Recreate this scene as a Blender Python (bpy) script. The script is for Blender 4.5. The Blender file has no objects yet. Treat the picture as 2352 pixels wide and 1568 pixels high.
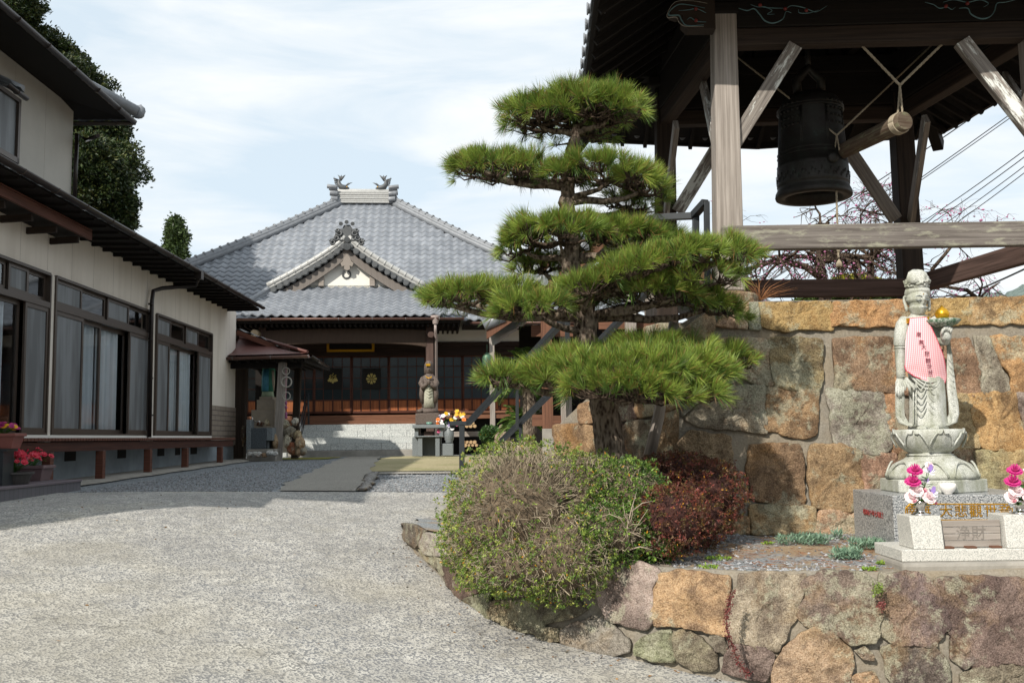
import bpy, bmesh, math, random
import numpy as np
from mathutils import Vector, Matrix, noise as mnoise
from math import sin, cos, pi, radians
random.seed(7); rng = np.random.default_rng(7)
SC = bpy.context.scene
COL = SC.collection

# ---------------------------------------------------------------- camera, sky, sun
FPX, PITCH, ROLL = 2287.0, math.atan(220/2287), radians(0.75)
CAMZ = 1.6
cam = bpy.data.cameras.new('camera'); cam_o = bpy.data.objects.new('camera', cam); COL.objects.link(cam_o)
cam.sensor_width = 36; cam.lens = 36*FPX/2352; cam.clip_end = 3000; cam.clip_start = .05
_fw = Vector((0, cos(PITCH), sin(PITCH))); _r0 = Vector((1, 0, 0)); _u0 = Vector((0, -sin(PITCH), cos(PITCH)))
_rt = cos(ROLL)*_r0 - sin(ROLL)*_u0; _up = sin(ROLL)*_r0 + cos(ROLL)*_u0
cam_o.matrix_world = Matrix(((_rt.x, _up.x, -_fw.x, 0), (_rt.y, _up.y, -_fw.y, 0), (_rt.z, _up.z, -_fw.z, CAMZ), (0, 0, 0, 1)))
SC.camera = cam_o
SUN_AZ, SUN_EL = radians(33), radians(37)      # azimuth: towards the left behind the camera
SC.view_settings.view_transform = 'Standard'; SC.view_settings.look = 'None'; SC.view_settings.gamma = 1
SC.view_settings.exposure = 0.3
sun = bpy.data.lights.new('sun', 'SUN'); sun.energy = 4.4; sun.angle = radians(.6); sun.color = (1, .93, .83)
sun_o = bpy.data.objects.new('sun', sun); COL.objects.link(sun_o)
_sd = Vector((-sin(SUN_AZ)*cos(SUN_EL), -cos(SUN_AZ)*cos(SUN_EL), sin(SUN_EL)))
sun_o.rotation_euler = _sd.to_track_quat('Z', 'Y').to_euler(); sun_o.location = _sd*60
W = bpy.data.worlds.new('World'); SC.world = W; W.use_nodes = True
nt = W.node_tree; nt.nodes.clear()
def wn(t, **k):
    n = nt.nodes.new(t)
    for a, b in k.items(): setattr(n, a, b)
    return n
wo = wn('ShaderNodeOutputWorld'); bg = wn('ShaderNodeBackground'); sky = wn('ShaderNodeTexSky')
sky.sky_type = 'NISHITA'; sky.sun_disc = False; sky.sun_elevation = SUN_EL
sky.sun_rotation = math.atan2(_sd.x, _sd.y); sky.air_density = 1; sky.dust_density = 1.6; sky.ozone_density = 1.2
tc = wn('ShaderNodeTexCoord'); mp = wn('ShaderNodeMapping'); mp.inputs['Scale'].default_value = (1.5, 1.5, 7.5)
mp.inputs['Rotation'].default_value = (0.10, 0.22, .3)
nz = wn('ShaderNodeTexNoise'); nz.inputs['Scale'].default_value = 2.2; nz.inputs['Detail'].default_value = 6; nz.inputs['Roughness'].default_value = .55; nz.inputs['Distortion'].default_value = .5
rp = wn('ShaderNodeValToRGB'); rp.color_ramp.elements[0].position = .36; rp.color_ramp.elements[1].position = .62
rp.color_ramp.elements[0].color = (.06,)*3+(1,); rp.color_ramp.elements[1].color = (.92,)*3+(1,)
mx0 = wn('ShaderNodeMix', data_type='RGBA'); mx0.inputs['Factor'].default_value = .8; mx0.inputs['B'].default_value = (6.3, 7.35, 8.1, 1)
mx = wn('ShaderNodeMix', data_type='RGBA'); mx.inputs['B'].default_value = (7.9, 8.1, 8.2, 1)
L = nt.links.new
L(tc.outputs['Generated'], mp.inputs['Vector']); L(mp.outputs[0], nz.inputs['Vector']); L(nz.outputs['Fac'], rp.inputs[0])
L(rp.outputs[0], mx.inputs['Factor']); L(sky.outputs[0], mx0.inputs['A']); L(mx0.outputs['Result'], mx.inputs['A']); L(mx.outputs['Result'], bg.inputs[0]); L(bg.outputs[0], wo.inputs[0])
bg.inputs[1].default_value = 0.105

# ---------------------------------------------------------------- helpers
def ray(x, y):
    d = _fw*FPX + _rt*(x-1176) - _up*(y-784)
    return d/d.y
def P(x, y, Y):
    "point at level distance Y seen at x, y of a 2352 x 1568 view"
    d = ray(x, y); return Vector((d.x*Y, Y, CAMZ+d.z*Y))
def srgb(h):
    h = h.lstrip('#'); c = [int(h[i:i+2], 16)/255 for i in (0, 2, 4)]
    return tuple(v/12.92 if v <= .04045 else ((v+.055)/1.055)**2.4 for v in c)
def smooth(t): t = max(0., min(1., t)); return t*t*(3-2*t)
def lerp(a, b, t): return a+(b-a)*t
def fbm(p, o=3): return mnoise.fractal(p, 1.0, 2.0, o)

class MB:
    def __init__(s): s.v = []; s.f = []; s.uv = []; s.col = []; s.sm = []
    def vert(s, p, c=None): s.v.append(tuple(p)); s.col.append(c or (1, 1, 1)); return len(s.v)-1
    def face(s, idx, uv=None, sm=False): s.f.append(tuple(idx)); s.uv.append(uv); s.sm.append(sm)
    def beam(s, a, b, w, h, up=(0, 0, 1), w2=None, h2=None, c=None, uo=None):
        a = Vector(a); b = Vector(b); d = (b-a); ln = d.length; d = d.normalized(); up = Vector(up)
        if abs(d.dot(up)) > .95: up = Vector((0, 1, 0))
        x = d.cross(up).normalized(); u = x.cross(d).normalized()
        w2 = w if w2 is None else w2; h2 = h if h2 is None else h2
        i = []
        for (q, ww, hh) in ((a, w, h), (b, w2, h2)):
            for sx, su in ((-1, -1), (1, -1), (1, 1), (-1, 1)): i.append(s.vert(q+x*sx*ww/2+u*su*hh/2, c))
        o = random.random()*9 if uo is None else uo
        acc = 0
        for k, ww in enumerate((w, h, w, h)):
            k2 = (k+1) % 4
            s.face((i[k], i[k2], i[4+k2], i[4+k]), [(o, acc+o), (o, acc+ww+o), (o+ln, acc+ww+o), (o+ln, acc+o)])
            acc += ww
        s.face((i[3], i[2], i[1], i[0]), [(0+o, 0), (w+o, 0), (w+o, h), (0+o, h)]); s.face(i[4:8], [(0+o, 0), (w+o, 0), (w+o, h), (0+o, h)])
        return s
    def box(s, c0, c1, c=None):
        x0, y0, z0 = [min(a, b) for a, b in zip(c0, c1)]; x1, y1, z1 = [max(a, b) for a, b in zip(c0, c1)]
        i = [s.vert((x, y, z), c) for z in (z0, z1) for x, y in ((x0, y0), (x1, y0), (x1, y1), (x0, y1))]
        def F(q, ax):
            s.face([i[k] for k in q], [tuple(s.v[i[k]][a] for a in ax) for k in q])
        F((0, 3, 2, 1), (0, 1)); F((4, 5, 6, 7), (0, 1)); F((0, 1, 5, 4), (0, 2)); F((1, 2, 6, 5), (1, 2)); F((2, 3, 7, 6), (0, 2)); F((3, 0, 4, 7), (1, 2))
        return s
    def tube(s, pts, rad, n=8, cap=True, c=None, sm=True, ell=1.0):
        pts = [Vector(p) for p in pts]
        if not hasattr(rad, '__len__'): rad = [rad]*len(pts)
        rings = []; prev = None; acc = 0
        for k, p in enumerate(pts):
            d = (pts[min(k+1, len(pts)-1)]-pts[max(k-1, 0)])
            d = d.normalized() if d.length > 1e-9 else Vector((0, 0, 1))
            if prev is None:
                a = Vector((0, 0, 1)) if abs(d.z) < .9 else Vector((1, 0, 0)); x = d.cross(a).normalized()
            else: x = (prev-d*prev.dot(d)); x = x.normalized() if x.length > 1e-6 else d.cross(Vector((.3, .5, .8))).normalized()
            prev = x; y = d.cross(x)
            if k: acc += (p-pts[k-1]).length
            rings.append(([s.vert(p+x*cos(2*pi*j/n)*rad[k]+y*sin(2*pi*j/n)*rad[k]*ell, c) for j in range(n)], acc, rad[k]))
        for (r0, a0, q0), (r1, a1, q1) in zip(rings, rings[1:]):
            for j in range(n):
                j2 = (j+1) % n; cc = 2*pi*q0/n
                s.face((r0[j], r0[j2], r1[j2], r1[j]), [(a0, j*cc), (a0, (j+1)*cc), (a1, (j+1)*cc), (a1, j*cc)], sm)
        if cap:
            s.face(rings[0][0][::-1]); s.face(rings[-1][0])
        return s
    def lathe(s, prof, c=(0, 0, 0), n=24, sx=1, sy=1, f=None, col=None, sm=True, cap=True, rot=0):
        rings = []
        for k, (r, z) in enumerate(prof):
            ring = []
            for j in range(n):
                a = 2*pi*j/n+rot; rr = r*(f(a, z, k) if f else 1)
                ring.append(s.vert((c[0]+rr*cos(a)*sx, c[1]+rr*sin(a)*sy, c[2]+z), col))
            rings.append(ring)
        for r0, r1 in zip(rings, rings[1:]):
            for j in range(n):
                j2 = (j+1) % n; s.face((r0[j], r0[j2], r1[j2], r1[j]), None, sm)
        if cap:
            if prof[0][0] > 1e-4: s.face(rings[0][::-1])
            if prof[-1][0] > 1e-4: s.face(rings[-1])
        return s
    def loft(s, rings, cap=True, c=None, sm=True, closed=True):
        R = [[s.vert(p, c) for p in r] for r in rings]; n = len(R[0])
        for r0, r1 in zip(R, R[1:]):
            for j in range(n if closed else n-1):
                j2 = (j+1) % n; s.face((r0[j], r0[j2], r1[j2], r1[j]), [(j/n, 0), ((j+1)/n, 0), ((j+1)/n, 1), (j/n, 1)], sm)
        if cap: s.face(R[0][::-1]); s.face(R[-1])
        return s
    def prism(s, poly, off, c=None):
        "closed polygon extruded by vector off"
        off = Vector(off); a = [s.vert(p, c) for p in poly]; b = [s.vert(Vector(p)+off, c) for p in poly]; n = len(a)
        s.face(a[::-1]); s.face(b)
        for j in range(n): j2 = (j+1) % n; s.face((a[j], a[j2], b[j2], b[j]))
        return s
    def grid(s, fn, nu, nv, c=None, sm=True, uvs=None):
        I = [[s.vert(fn(u/nu, v/nv), c) for u in range(nu+1)] for v in range(nv+1)]
        for v in range(nv):
            for u in range(nu):
                s.face((I[v][u], I[v][u+1], I[v+1][u+1], I[v+1][u]), [(u/nu, v/nv), ((u+1)/nu, v/nv), ((u+1)/nu, (v+1)/nv), (u/nu, (v+1)/nv)], sm)
        return s
    def blob(s, c, r, n=10, m=7, amp=.12, fr=2.2, col=None, seed=0, flat=None):
        c = Vector(c); r = Vector(r) if hasattr(r, '__len__') else Vector((r, r, r)); rings = []
        for k in range(m+1):
            th = pi*k/m; ring = []
            for j in range(n):
                a = 2*pi*j/n; d = Vector((sin(th)*cos(a), sin(th)*sin(a), -cos(th)))
                q = 1+amp*fbm(d*fr+Vector((seed, seed*.7, 3)), 3)*2
                ring.append(c+Vector((d.x*r.x, d.y*r.y, d.z*r.z))*q)
            rings.append(ring)
        s.loft(rings, True, col); return s
    def build(s, name, mat, parent=None, bevel=0, kind=None, loc=None):
        me = bpy.data.meshes.new(name); me.from_pydata(s.v, [], s.f); me.update()
        me.polygons.foreach_set('use_smooth', s.sm)
        if any(u is not None for u in s.uv):
            ul = me.uv_layers.new(name='UVMap'); d = []
            for f, u in zip(s.f, s.uv):
                if u is None: u = [(s.v[i][0]+s.v[i][1], s.v[i][2]) for i in f]
                for q in u: d += [q[0], q[1]]
            ul.data.foreach_set('uv', d)
        if any(c != (1, 1, 1) for c in s.col):
            ca = me.color_attributes.new('Col', 'FLOAT_COLOR', 'POINT')
            ca.data.foreach_set('color', [x for c in s.col for x in (c[0], c[1], c[2], 1)])
        me.materials.append(mat)
        o = bpy.data.objects.new(name, me); COL.objects.link(o)
        if parent is not None: o.parent = parent
        if bevel:
            b = o.modifiers.new('bevel', 'BEVEL'); b.width = bevel; b.segments = 2; b.limit_method = 'ANGLE'; b.angle_limit = radians(50)
        return o
def np_mesh(name, verts, faces, mat, parent=None, cols=None, smooth_=False):
    "verts (N,3), faces (M,k) all the same k, cols (N,3)"
    me = bpy.data.meshes.new(name); N = len(verts); M, k = faces.shape
    me.vertices.add(N); me.vertices.foreach_set('co', np.ascontiguousarray(verts, dtype=np.float32).ravel())
    me.loops.add(M*k); me.loops.foreach_set('vertex_index', np.ascontiguousarray(faces, dtype=np.int32).ravel())
    me.polygons.add(M); me.polygons.foreach_set('loop_start', np.arange(0, M*k, k, dtype=np.int32))
    me.polygons.foreach_set('loop_total', np.full(M, k, dtype=np.int32))
    me.polygons.foreach_set('use_smooth', np.full(M, smooth_, dtype=bool))
    me.update(calc_edges=True); me.validate()
    if cols is not None:
        ca = me.color_attributes.new('Col', 'FLOAT_COLOR', 'POINT')
        ca.data.foreach_set('color', np.concatenate([cols, np.ones((N, 1))], 1).astype(np.float32).ravel())
    me.materials.append(mat); o = bpy.data.objects.new(name, me); COL.objects.link(o)
    if parent is not None: o.parent = parent
    return o
def tag(o, label=None, cat=None, group=None, kind=None):
    if label: o['label'] = label
    if cat: o['category'] = cat
    if group: o['group'] = group
    if kind: o['kind'] = kind
    return o
def thing(name, label, cat, loc=(0, 0, 0), rz=0, group=None):
    o = bpy.data.objects.new(name, None); COL.objects.link(o); o.location = loc; o.rotation_euler = (0, 0, rz); o.empty_display_size = .2
    return tag(o, label, cat, group)
def copy_tree(o, parent=None):
    c = o.copy(); COL.objects.link(c); c.parent = parent
    for ch in list(o.children): copy_tree(ch, c)
    return c
def rebase(o, loc):
    "move the origin of a top-level empty to loc, keeping its world-space children in place"
    for ch in o.children: ch.matrix_parent_inverse = Matrix.Translation(-Vector(loc))
    o.location = loc; return o
def text_mesh(txt, size, depth=.002, align='CENTER'):
    cu = bpy.data.curves.new('lettering', 'FONT'); cu.body = txt; cu.size = size; cu.extrude = depth; cu.align_x = align; cu.align_y = 'CENTER'
    cu.resolution_u = 2
    o = bpy.data.objects.new('lettering', cu); COL.objects.link(o)
    dg = bpy.context.evaluated_depsgraph_get(); me = bpy.data.meshes.new_from_object(o.evaluated_get(dg))
    bpy.data.objects.remove(o); bpy.data.curves.remove(cu); return me

# ---------------------------------------------------------------- materials
class NT:
    def __init__(s, name):
        s.m = bpy.data.materials.new(name); s.m.use_nodes = True; s.t = s.m.node_tree; s.b = s.t.nodes['Principled BSDF']; s.out = s.t.nodes['Material Output']
    def n(s, t, ins=None, **k):
        n = s.t.nodes.new(t)
        for a, b in k.items(): setattr(n, a, b)
        for a, b in (ins or {}).items():
            if isinstance(b, bpy.types.NodeSocket): s.t.links.new(b, n.inputs[a])
            else: n.inputs[a].default_value = b
        return n
    def link(s, a, b): s.t.links.new(a, b)
    def set(s, **k):
        for a, b in k.items():
            i = s.b.inputs[a.replace('_', ' ')]
            if isinstance(b, bpy.types.NodeSocket): s.link(b, i)
            else: i.default_value = b
    def coord(s, out='Object', scale=(1, 1, 1), rot=(0, 0, 0)):
        c = s.n('ShaderNodeTexCoord'); return s.n('ShaderNodeMapping', {'Vector': c.outputs[out], 'Scale': scale, 'Rotation': rot}).outputs[0]
    def noise(s, v, sc, det=5, ro=.55, di=0): return s.n('ShaderNodeTexNoise', {'Vector': v, 'Scale': sc, 'Detail': det, 'Roughness': ro, 'Distortion': di}).outputs['Fac']
    def vor(s, v, sc, feat='F1', out='Distance', rnd=1): return s.n('ShaderNodeTexVoronoi', {'Vector': v, 'Scale': sc, 'Randomness': rnd}, feature=feat).outputs[out]
    def ramp(s, f, *st, interp='LINEAR'):
        r = s.n('ShaderNodeValToRGB', {'Fac': f}); e = r.color_ramp.elements; r.color_ramp.interpolation = interp
        while len(e) < len(st): e.new(.5)
        for q, (p, c) in zip(e, st):
            q.position = p; q.color = (tuple(c)+(1,)) if hasattr(c, '__len__') else (c, c, c, 1)
        return r.outputs[0]
    def mix(s, f, a, b, mode='MIX'):
        n = s.n('ShaderNodeMix', data_type='RGBA', blend_type=mode)
        for k, v in (('Factor', f), ('A', a), ('B', b)):
            if isinstance(v, bpy.types.NodeSocket): s.link(v, n.inputs[k])
            else: n.inputs[k].default_value = (tuple(v)+(1,)) if (hasattr(v, '__len__') and len(v) == 3) else v
        return n.outputs['Result']
    def math(s, op, a, b=0., c=None):
        n = s.n('ShaderNodeMath', operation=op)
        for i, v in enumerate((a, b)):
            if isinstance(v, bpy.types.NodeSocket): s.link(v, n.inputs[i])
            else: n.inputs[i].default_value = v
        return n.outputs[0]
    def attr(s, name='Col'): return s.n('ShaderNodeAttribute', attribute_name=name).outputs['Color']
    def bump(s, h, st=.3, d=.02):
        s.link(s.n('ShaderNodeBump', {'Height': h, 'Strength': st, 'Distance': d}).outputs[0], s.b.inputs['Normal'])

def m_plain(name, c, rough=.6, metal=0., var=.12, sc=6, bump=0, spec=.5):
    t = NT(name); v = t.coord(); n = t.noise(v, sc, 5)
    k = t.ramp(n, (.25, tuple(x*(1-var) for x in c)), (.75, tuple(min(1, x*(1+var)) for x in c)))
    t.set(Base_Color=k, Roughness=rough, Metallic=metal, Specular_IOR_Level=spec)
    if bump: t.bump(t.noise(v, sc*6, 4), bump, .01)
    return t.m
def m_wood(name, c, c2, rough=.75, gs=1., grain=1., uvw=True, knots=True, stain=None, lich=None):
    t = NT(name); uv = t.coord('UV', (1.2*gs, 38*gs, 1)); n1 = t.noise(uv, 1., 6, .6, .4)
    uv2 = t.coord('UV', (.8, 3.5, 1)); n2 = t.noise(uv2, 1.3, 4)
    col = t.ramp(n1, (.3, c2), (.62, c)); col = t.mix(t.math('MULTIPLY', n2, .55), col, tuple(x*.55 for x in c2))
    if stain: col = t.mix(t.ramp(t.noise(uv2, .9, 3), (.45, 0), (.62, 1)), col, stain)
    if lich:
        l = t.noise(t.coord('UV', (3, 9, 1)), 1.6, 7, .7); col = t.mix(t.ramp(l, (.52, 0), (.66, .6)), col, lich)
    t.set(Base_Color=col, Roughness=rough, Specular_IOR_Level=.25); t.bump(n1, .5*grain, .006)
    return t.m
def m_peel(name):
    t = NT(name); uv = t.coord('UV', (1.6, 40, 1)); n1 = t.noise(uv, 1, 6, .6, .4)
    wood = t.ramp(n1, (.3, srgb('#4a433e')), (.65, srgb('#8f8880')))
    p = t.noise(t.coord('UV', (3.2, 16, 1)), 1., 6, .72); p2 = t.noise(t.coord('UV', (.9, 1.5, 1)), 1.1, 2)
    f = t.ramp(t.math('ADD', p, t.math('MULTIPLY', p2, .6)), (.66, 1), (.74, 0))
    t.set(Base_Color=t.mix(f, wood, srgb('#cfd2cd')), Roughness=.7); t.bump(f, .35, .003)
    return t.m
def m_stone(name, rough=.9, lich=srgb('#aeb09a'), dark=srgb('#3a2a27'), warm=srgb('#9c7c54'), sc=1.):
    t = NT(name); v = t.coord('Object', (sc,)*3); base = t.attr()
    n = t.noise(v, 9, 8, .7); n2 = t.noise(v, 3.2, 4, .6, .6); n3 = t.noise(v, 2.1, 5, .65, .3); f = t.noise(v, 95, 3, .75); g_ = t.noise(v, 28, 5, .75)
    c = t.mix(t.ramp(n, (.36, .55), (.56, 0)), base, t.mix(.6, base, (.05, .035, .028), 'MIX'))
    c = t.mix(t.ramp(n2, (.47, 0), (.6, .75)), c, t.mix(.8, base, dark))
    c = t.mix(t.ramp(n3, (.53, 0), (.66, .42)), c, warm)
    v2 = t.n('ShaderNodeVectorMath', {0: v, 1: (7.3, 2.1, 5.5)}, operation='ADD').outputs[0]
    l = t.math('ADD', t.noise(v2, 5, 9, .75), t.math('MULTIPLY', t.noise(v2, 1.3, 2), .5))
    c = t.mix(t.ramp(l, (.78, 0), (.85, .55)), c, lich)
    c = t.mix(t.ramp(g_, (.34, .6), (.5, 0)), c, t.mix(.65, c, (.03, .025, .02)))
    c = t.mix(.7, c, t.ramp(f, (.36, .08), (.64, .92)), 'SOFT_LIGHT')
    t.set(Base_Color=c, Roughness=rough, Specular_IOR_Level=.2)
    t.bump(t.math('ADD', t.math('ADD', n, t.math('MULTIPLY', g_, .6)), t.math('MULTIPLY', f, .5)), .95, .03)
    return t.m
def m_granite(name, a, b, c, sc=160, rough=.55, weather=None, polish=False):
    t = NT(name); v = t.coord(); n = t.noise(v, sc, 2, .6); n2 = t.noise(v, sc*.45, 2, .5)
    k = t.ramp(n, (.38, a), (.5, b), (.62, c)); k = t.mix(t.ramp(n2, (.55, 0), (.66, .6)), k, b)
    if weather is not None:
        w = t.noise(t.coord('Object', (6, 6, 2.2)), 1.6, 6, .6); k = t.mix(t.ramp(w, (.40, 0), (.66, .7)), k, weather); k = t.mix(t.ramp(t.noise(t.coord('Object', (9, 9, 3)), 2.6, 7, .7), (.56, 0), (.68, .6)), k, tuple(q*.45 for q in weather))
    t.set(Base_Color=k, Roughness=rough, Specular_IOR_Level=.4); t.bump(n2, .1, .002)
    return t.m
def m_leaf(name, rough=.5, var=1., trans=.25):
    t = NT(name); t.set(Base_Color=t.attr(), Roughness=rough, Specular_IOR_Level=.35)
    if trans:
        tr = t.n('ShaderNodeBsdfTranslucent', {'Color': t.attr()}); mx_ = t.n('ShaderNodeMixShader', {0: trans})
        t.link(t.b.outputs[0], mx_.inputs[1]); t.link(tr.outputs[0], mx_.inputs[2]); t.link(mx_.outputs[0], t.out.inputs[0])
    return t.m
def m_bark(name, a, b, sc=1., z=.35):
    t = NT(name); v = t.coord('Object', (1, 1, z)); n = t.vor(v, 38*sc, 'F1'); n2 = t.noise(v, 22*sc, 6, .7)
    m = t.math('MULTIPLY', n, n2); t.set(Base_Color=t.ramp(t.math('ADD', m, t.math('MULTIPLY', n2, .5)), (.3, a), (.62, b)), Roughness=.95, Specular_IOR_Level=.1); t.bump(t.math('ADD', n, n2), .9, .02)
    return t.m

M = {}
M['grey_wood'] = m_wood('grey weathered wood', srgb('#aba39b'), srgb('#7a726a'))
M['rail_wood'] = m_wood('lichened rail wood', srgb('#86807a'), srgb('#4f4844'), lich=srgb('#a3a48f'))
M['brown_wood'] = m_wood('brown aged wood', srgb('#6b5750'), srgb('#3f312c'))
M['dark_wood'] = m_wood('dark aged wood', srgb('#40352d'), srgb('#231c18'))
M['black_wood'] = m_wood('near black shade wood', srgb('#1f1a16'), srgb('#110e0c'))  # near black: deep shade under the roofs is put into the colour
M['red_wood'] = m_wood('red brown timber', srgb('#74493a'), srgb('#472a20'), rough=.6)
M['panel_wood'] = m_wood('orange cedar panel', srgb('#b06c42'), srgb('#733f25'), rough=.6)
M['edge_wood'] = m_wood('worn floor edge', srgb('#8a6048'), srgb('#5a3a2b'), rough=.6)
M['frame_wood'] = m_wood('dark red door frame', srgb('#5c3526'), srgb('#3a1f17'), rough=.6)
M['new_wood'] = m_wood('reddish stair timber', srgb('#7e5844'), srgb('#54392c'))
M['peel'] = m_peel('peeling white paint')
M['stone'] = m_stone('wall stone', dark=srgb('#4a382e'), warm=srgb('#b08450'))
M['field'] = m_stone('field stone', lich=srgb('#b5b49c'), dark=srgb('#4b3c38'), warm=srgb('#a88c66'), sc=1.15)
M['white_granite'] = m_granite('white granite', srgb('#979894'), srgb('#bdbcb5'), srgb('#cbc9c2'), 130)
M['grey_granite'] = m_granite('grey granite', srgb('#3f4347'), srgb('#8b8e90'), srgb('#b9bab8'), 95, rough=.35)
M['statue_granite'] = m_granite('weathered statue granite', srgb('#888a84'), srgb('#b7b9b2'), srgb('#cfd0ca'), 190, .75, weather=srgb('#7d8068'))
M['step_granite'] = m_granite('step granite', srgb('#8c9090'), srgb('#b2b6b4'), srgb('#c6c8c4'), 45, .6)
M['altar_granite'] = m_granite('blue grey granite', srgb('#4c5256'), srgb('#6c7376'), srgb('#868c8e'), 90, .5)
M['black_metal'] = m_plain('black painted steel', srgb('#34383b'), .38, .3, .1)
M['gutter'] = m_plain('dark brown gutter', srgb('#28211e'), .35, .2, .15)
M['brown_gutter'] = m_plain('copper brown gutter', srgb('#6b5048'), .4, .3, .15)
M['zinc'] = m_plain('galvanised bracket', srgb('#9fa3a4'), .4, .6)
def m_wall(name, c, d):
    t = NT(name); s = t.noise(t.coord('Object', (1, 1, .10)), 3.2, 6, .6); p = t.noise(t.coord(), .9, 4, .6)
    k = t.mix(t.ramp(s, (.45, 0), (.72, .45)), c, d); k = t.mix(t.ramp(p, (.5, 0), (.75, .3)), k, d); t.set(Base_Color=k, Roughness=.8, Specular_IOR_Level=.3); t.bump(t.noise(t.coord(), 60, 3), .08, .003); return t.m
M['plaster'] = m_wall('cream wall panel', srgb('#d8d1c6'), srgb('#b5ac9e'))
M['white_plaster'] = m_plain('white plaster', srgb('#dcdad2'), .85, 0, .05, 2)
M['pale_plaster'] = m_plain('grey white plaster', srgb('#a9a69e'), .85, 0, .08, 2)
M['conc'] = m_plain('weathered concrete', srgb('#8e8a82'), .9, 0, .25, 5, .4)
M['bluegrey_conc'] = m_plain('painted foundation concrete', srgb('#8b959c'), .9, 0, .22, 3, .2)
M['bronze_frame'] = m_plain('dark bronze aluminium', srgb('#4a4039'), .4, .3, .1)
M['screen'] = (lambda t: (t.set(Base_Color=t.mix(t.ramp(t.noise(t.coord('Object', (1, 1, .12)), 5.5, 3, .5), (.4, 0), (.6, 1)), srgb('#55595c'), srgb('#74797d')), Roughness=.5), t.m)[-1])(NT('insect screen mesh'))
M['curtain'] = m_plain('pale lace curtain', srgb('#dde4e8'), .9, 0, .06, 4)
M['gold'] = m_plain('gold leaf', srgb('#e0a92e'), .3, .85, .15, 30)
M['dull_gold'] = m_plain('dull gilt', srgb('#a39353'), .5, .4, .25, 20)
M['steel'] = m_plain('polished steel', srgb('#c9c6c2'), .18, 1, .05)
M['porcelain'] = m_plain('white porcelain', srgb('#e4e1dc'), .15, 0, .02)
M['rope'] = m_wood('hemp rope', srgb('#b3a894'), srgb('#857a66'), gs=3)
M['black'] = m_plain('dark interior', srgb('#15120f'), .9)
M['wire'] = m_plain('black cable', srgb('#33363a'), .6)
def m_glass(name, tint=(.02, .022, .025), rough=.04):
    t = NT(name); g = t.n('ShaderNodeBsdfGlossy', {'Color': (.9, .95, 1, 1), 'Roughness': rough}); tr = t.n('ShaderNodeBsdfTransparent', {'Color': (.93, .95, .96, 1)})
    fr = t.n('ShaderNodeFresnel', {'IOR': 1.5}); f = t.math('ADD', t.math('MULTIPLY', fr.outputs[0], .9), .06)
    mx_ = t.n('ShaderNodeMixShader', {0: f}); t.link(tr.outputs[0], mx_.inputs[1]); t.link(g.outputs[0], mx_.inputs[2]); t.link(mx_.outputs[0], t.out.inputs[0]); return t.m
M['glass'] = m_glass('window glass')
M['door_glass'] = m_plain('dim door pane', srgb('#262e31'), .14, 0, .25, .8, 0, .45); M['door_glass_reflect'] = m_plain('reflection toned door pane', srgb('#3d474d'), .12, 0, .35, .7, 0, .5)  # second pane is paler: reflection on the right doors put into its colour
def m_tile(name, a, b, c, rough=.42):
    t = NT(name); v = t.coord('UV'); n = t.n('ShaderNodeTexWhiteNoise', {'Vector': t.n('ShaderNodeVectorMath', {0: v}, operation='FLOOR').outputs[0]}, noise_dimensions='3D').outputs['Value']
    w = t.noise(t.coord(), .55, 5, .6); w2 = t.noise(t.coord(), 6, 4)
    k = t.ramp(n, (0, a), (1, b)); k = t.mix(t.ramp(w, (.45, 0), (.68, .55)), k, c); k = t.mix(t.ramp(w2, (.55, 0), (.7, .3)), k, c)
    t.set(Base_Color=k, Roughness=rough, Specular_IOR_Level=.55); return t.m
M['tile'] = m_tile('smoked roof tile', srgb('#70757c'), srgb('#848990'), srgb('#646970'), .38)
M['tile_dark'] = m_tile('dark roof tile', srgb('#3f4347'), srgb('#565b60'), srgb('#2f3236'), .3)
M['ridge_tile'] = m_plain('ridge tile', srgb('#777b80'), .4, 0, .2, 8)
M['oni_tile'] = m_plain('ornament tile', srgb('#4d5052'), .5, 0, .25, 8)
M['copper_red'] = m_tile('red copper sheet', srgb('#5e362f'), srgb('#6b4038'), srgb('#4c2a25'), .6)
# ---------------------------------------------------------------- ground
def interp(x, xs, ys):
    if x <= xs[0]: return ys[0]
    for a, b, c, d in zip(xs, xs[1:], ys, ys[1:]):
        if x <= b: return c+(d-c)*(x-a)/(b-a)
    return ys[-1]
def gz(X, Y):
    zr = interp(Y, (0, 5.6, 6.4, 12.2, 13, 15, 23, 30), (0, -.03, .05, .93, .97, 1.03, 1.13, 1.12))
    zl = interp(Y, (-4, 0, 5, 10, 12.2, 15, 23, 30), (0, .12, .5, .97, 1.0, 1.04, 1.13, 1.12))
    t = smooth((X+5)/5.8); z = lerp(zl, zr, t)
    if X > 1 and Y < 8: z -= .05*min(X-1, 4)
    return z
def sheet(name, x0, x1, y0, y1, step, off, mat, edge=None, fz=gz):
    nx = max(1, round((x1-x0)/step)); ny = max(1, round((y1-y0)/step)); b = MB()
    b.grid(lambda u, v: (x0+(x1-x0)*u, y0+(y1-y0)*v, fz(x0+(x1-x0)*u, y0+(y1-y0)*v)+off), nx, ny)
    return b.build(name, mat)
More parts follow.
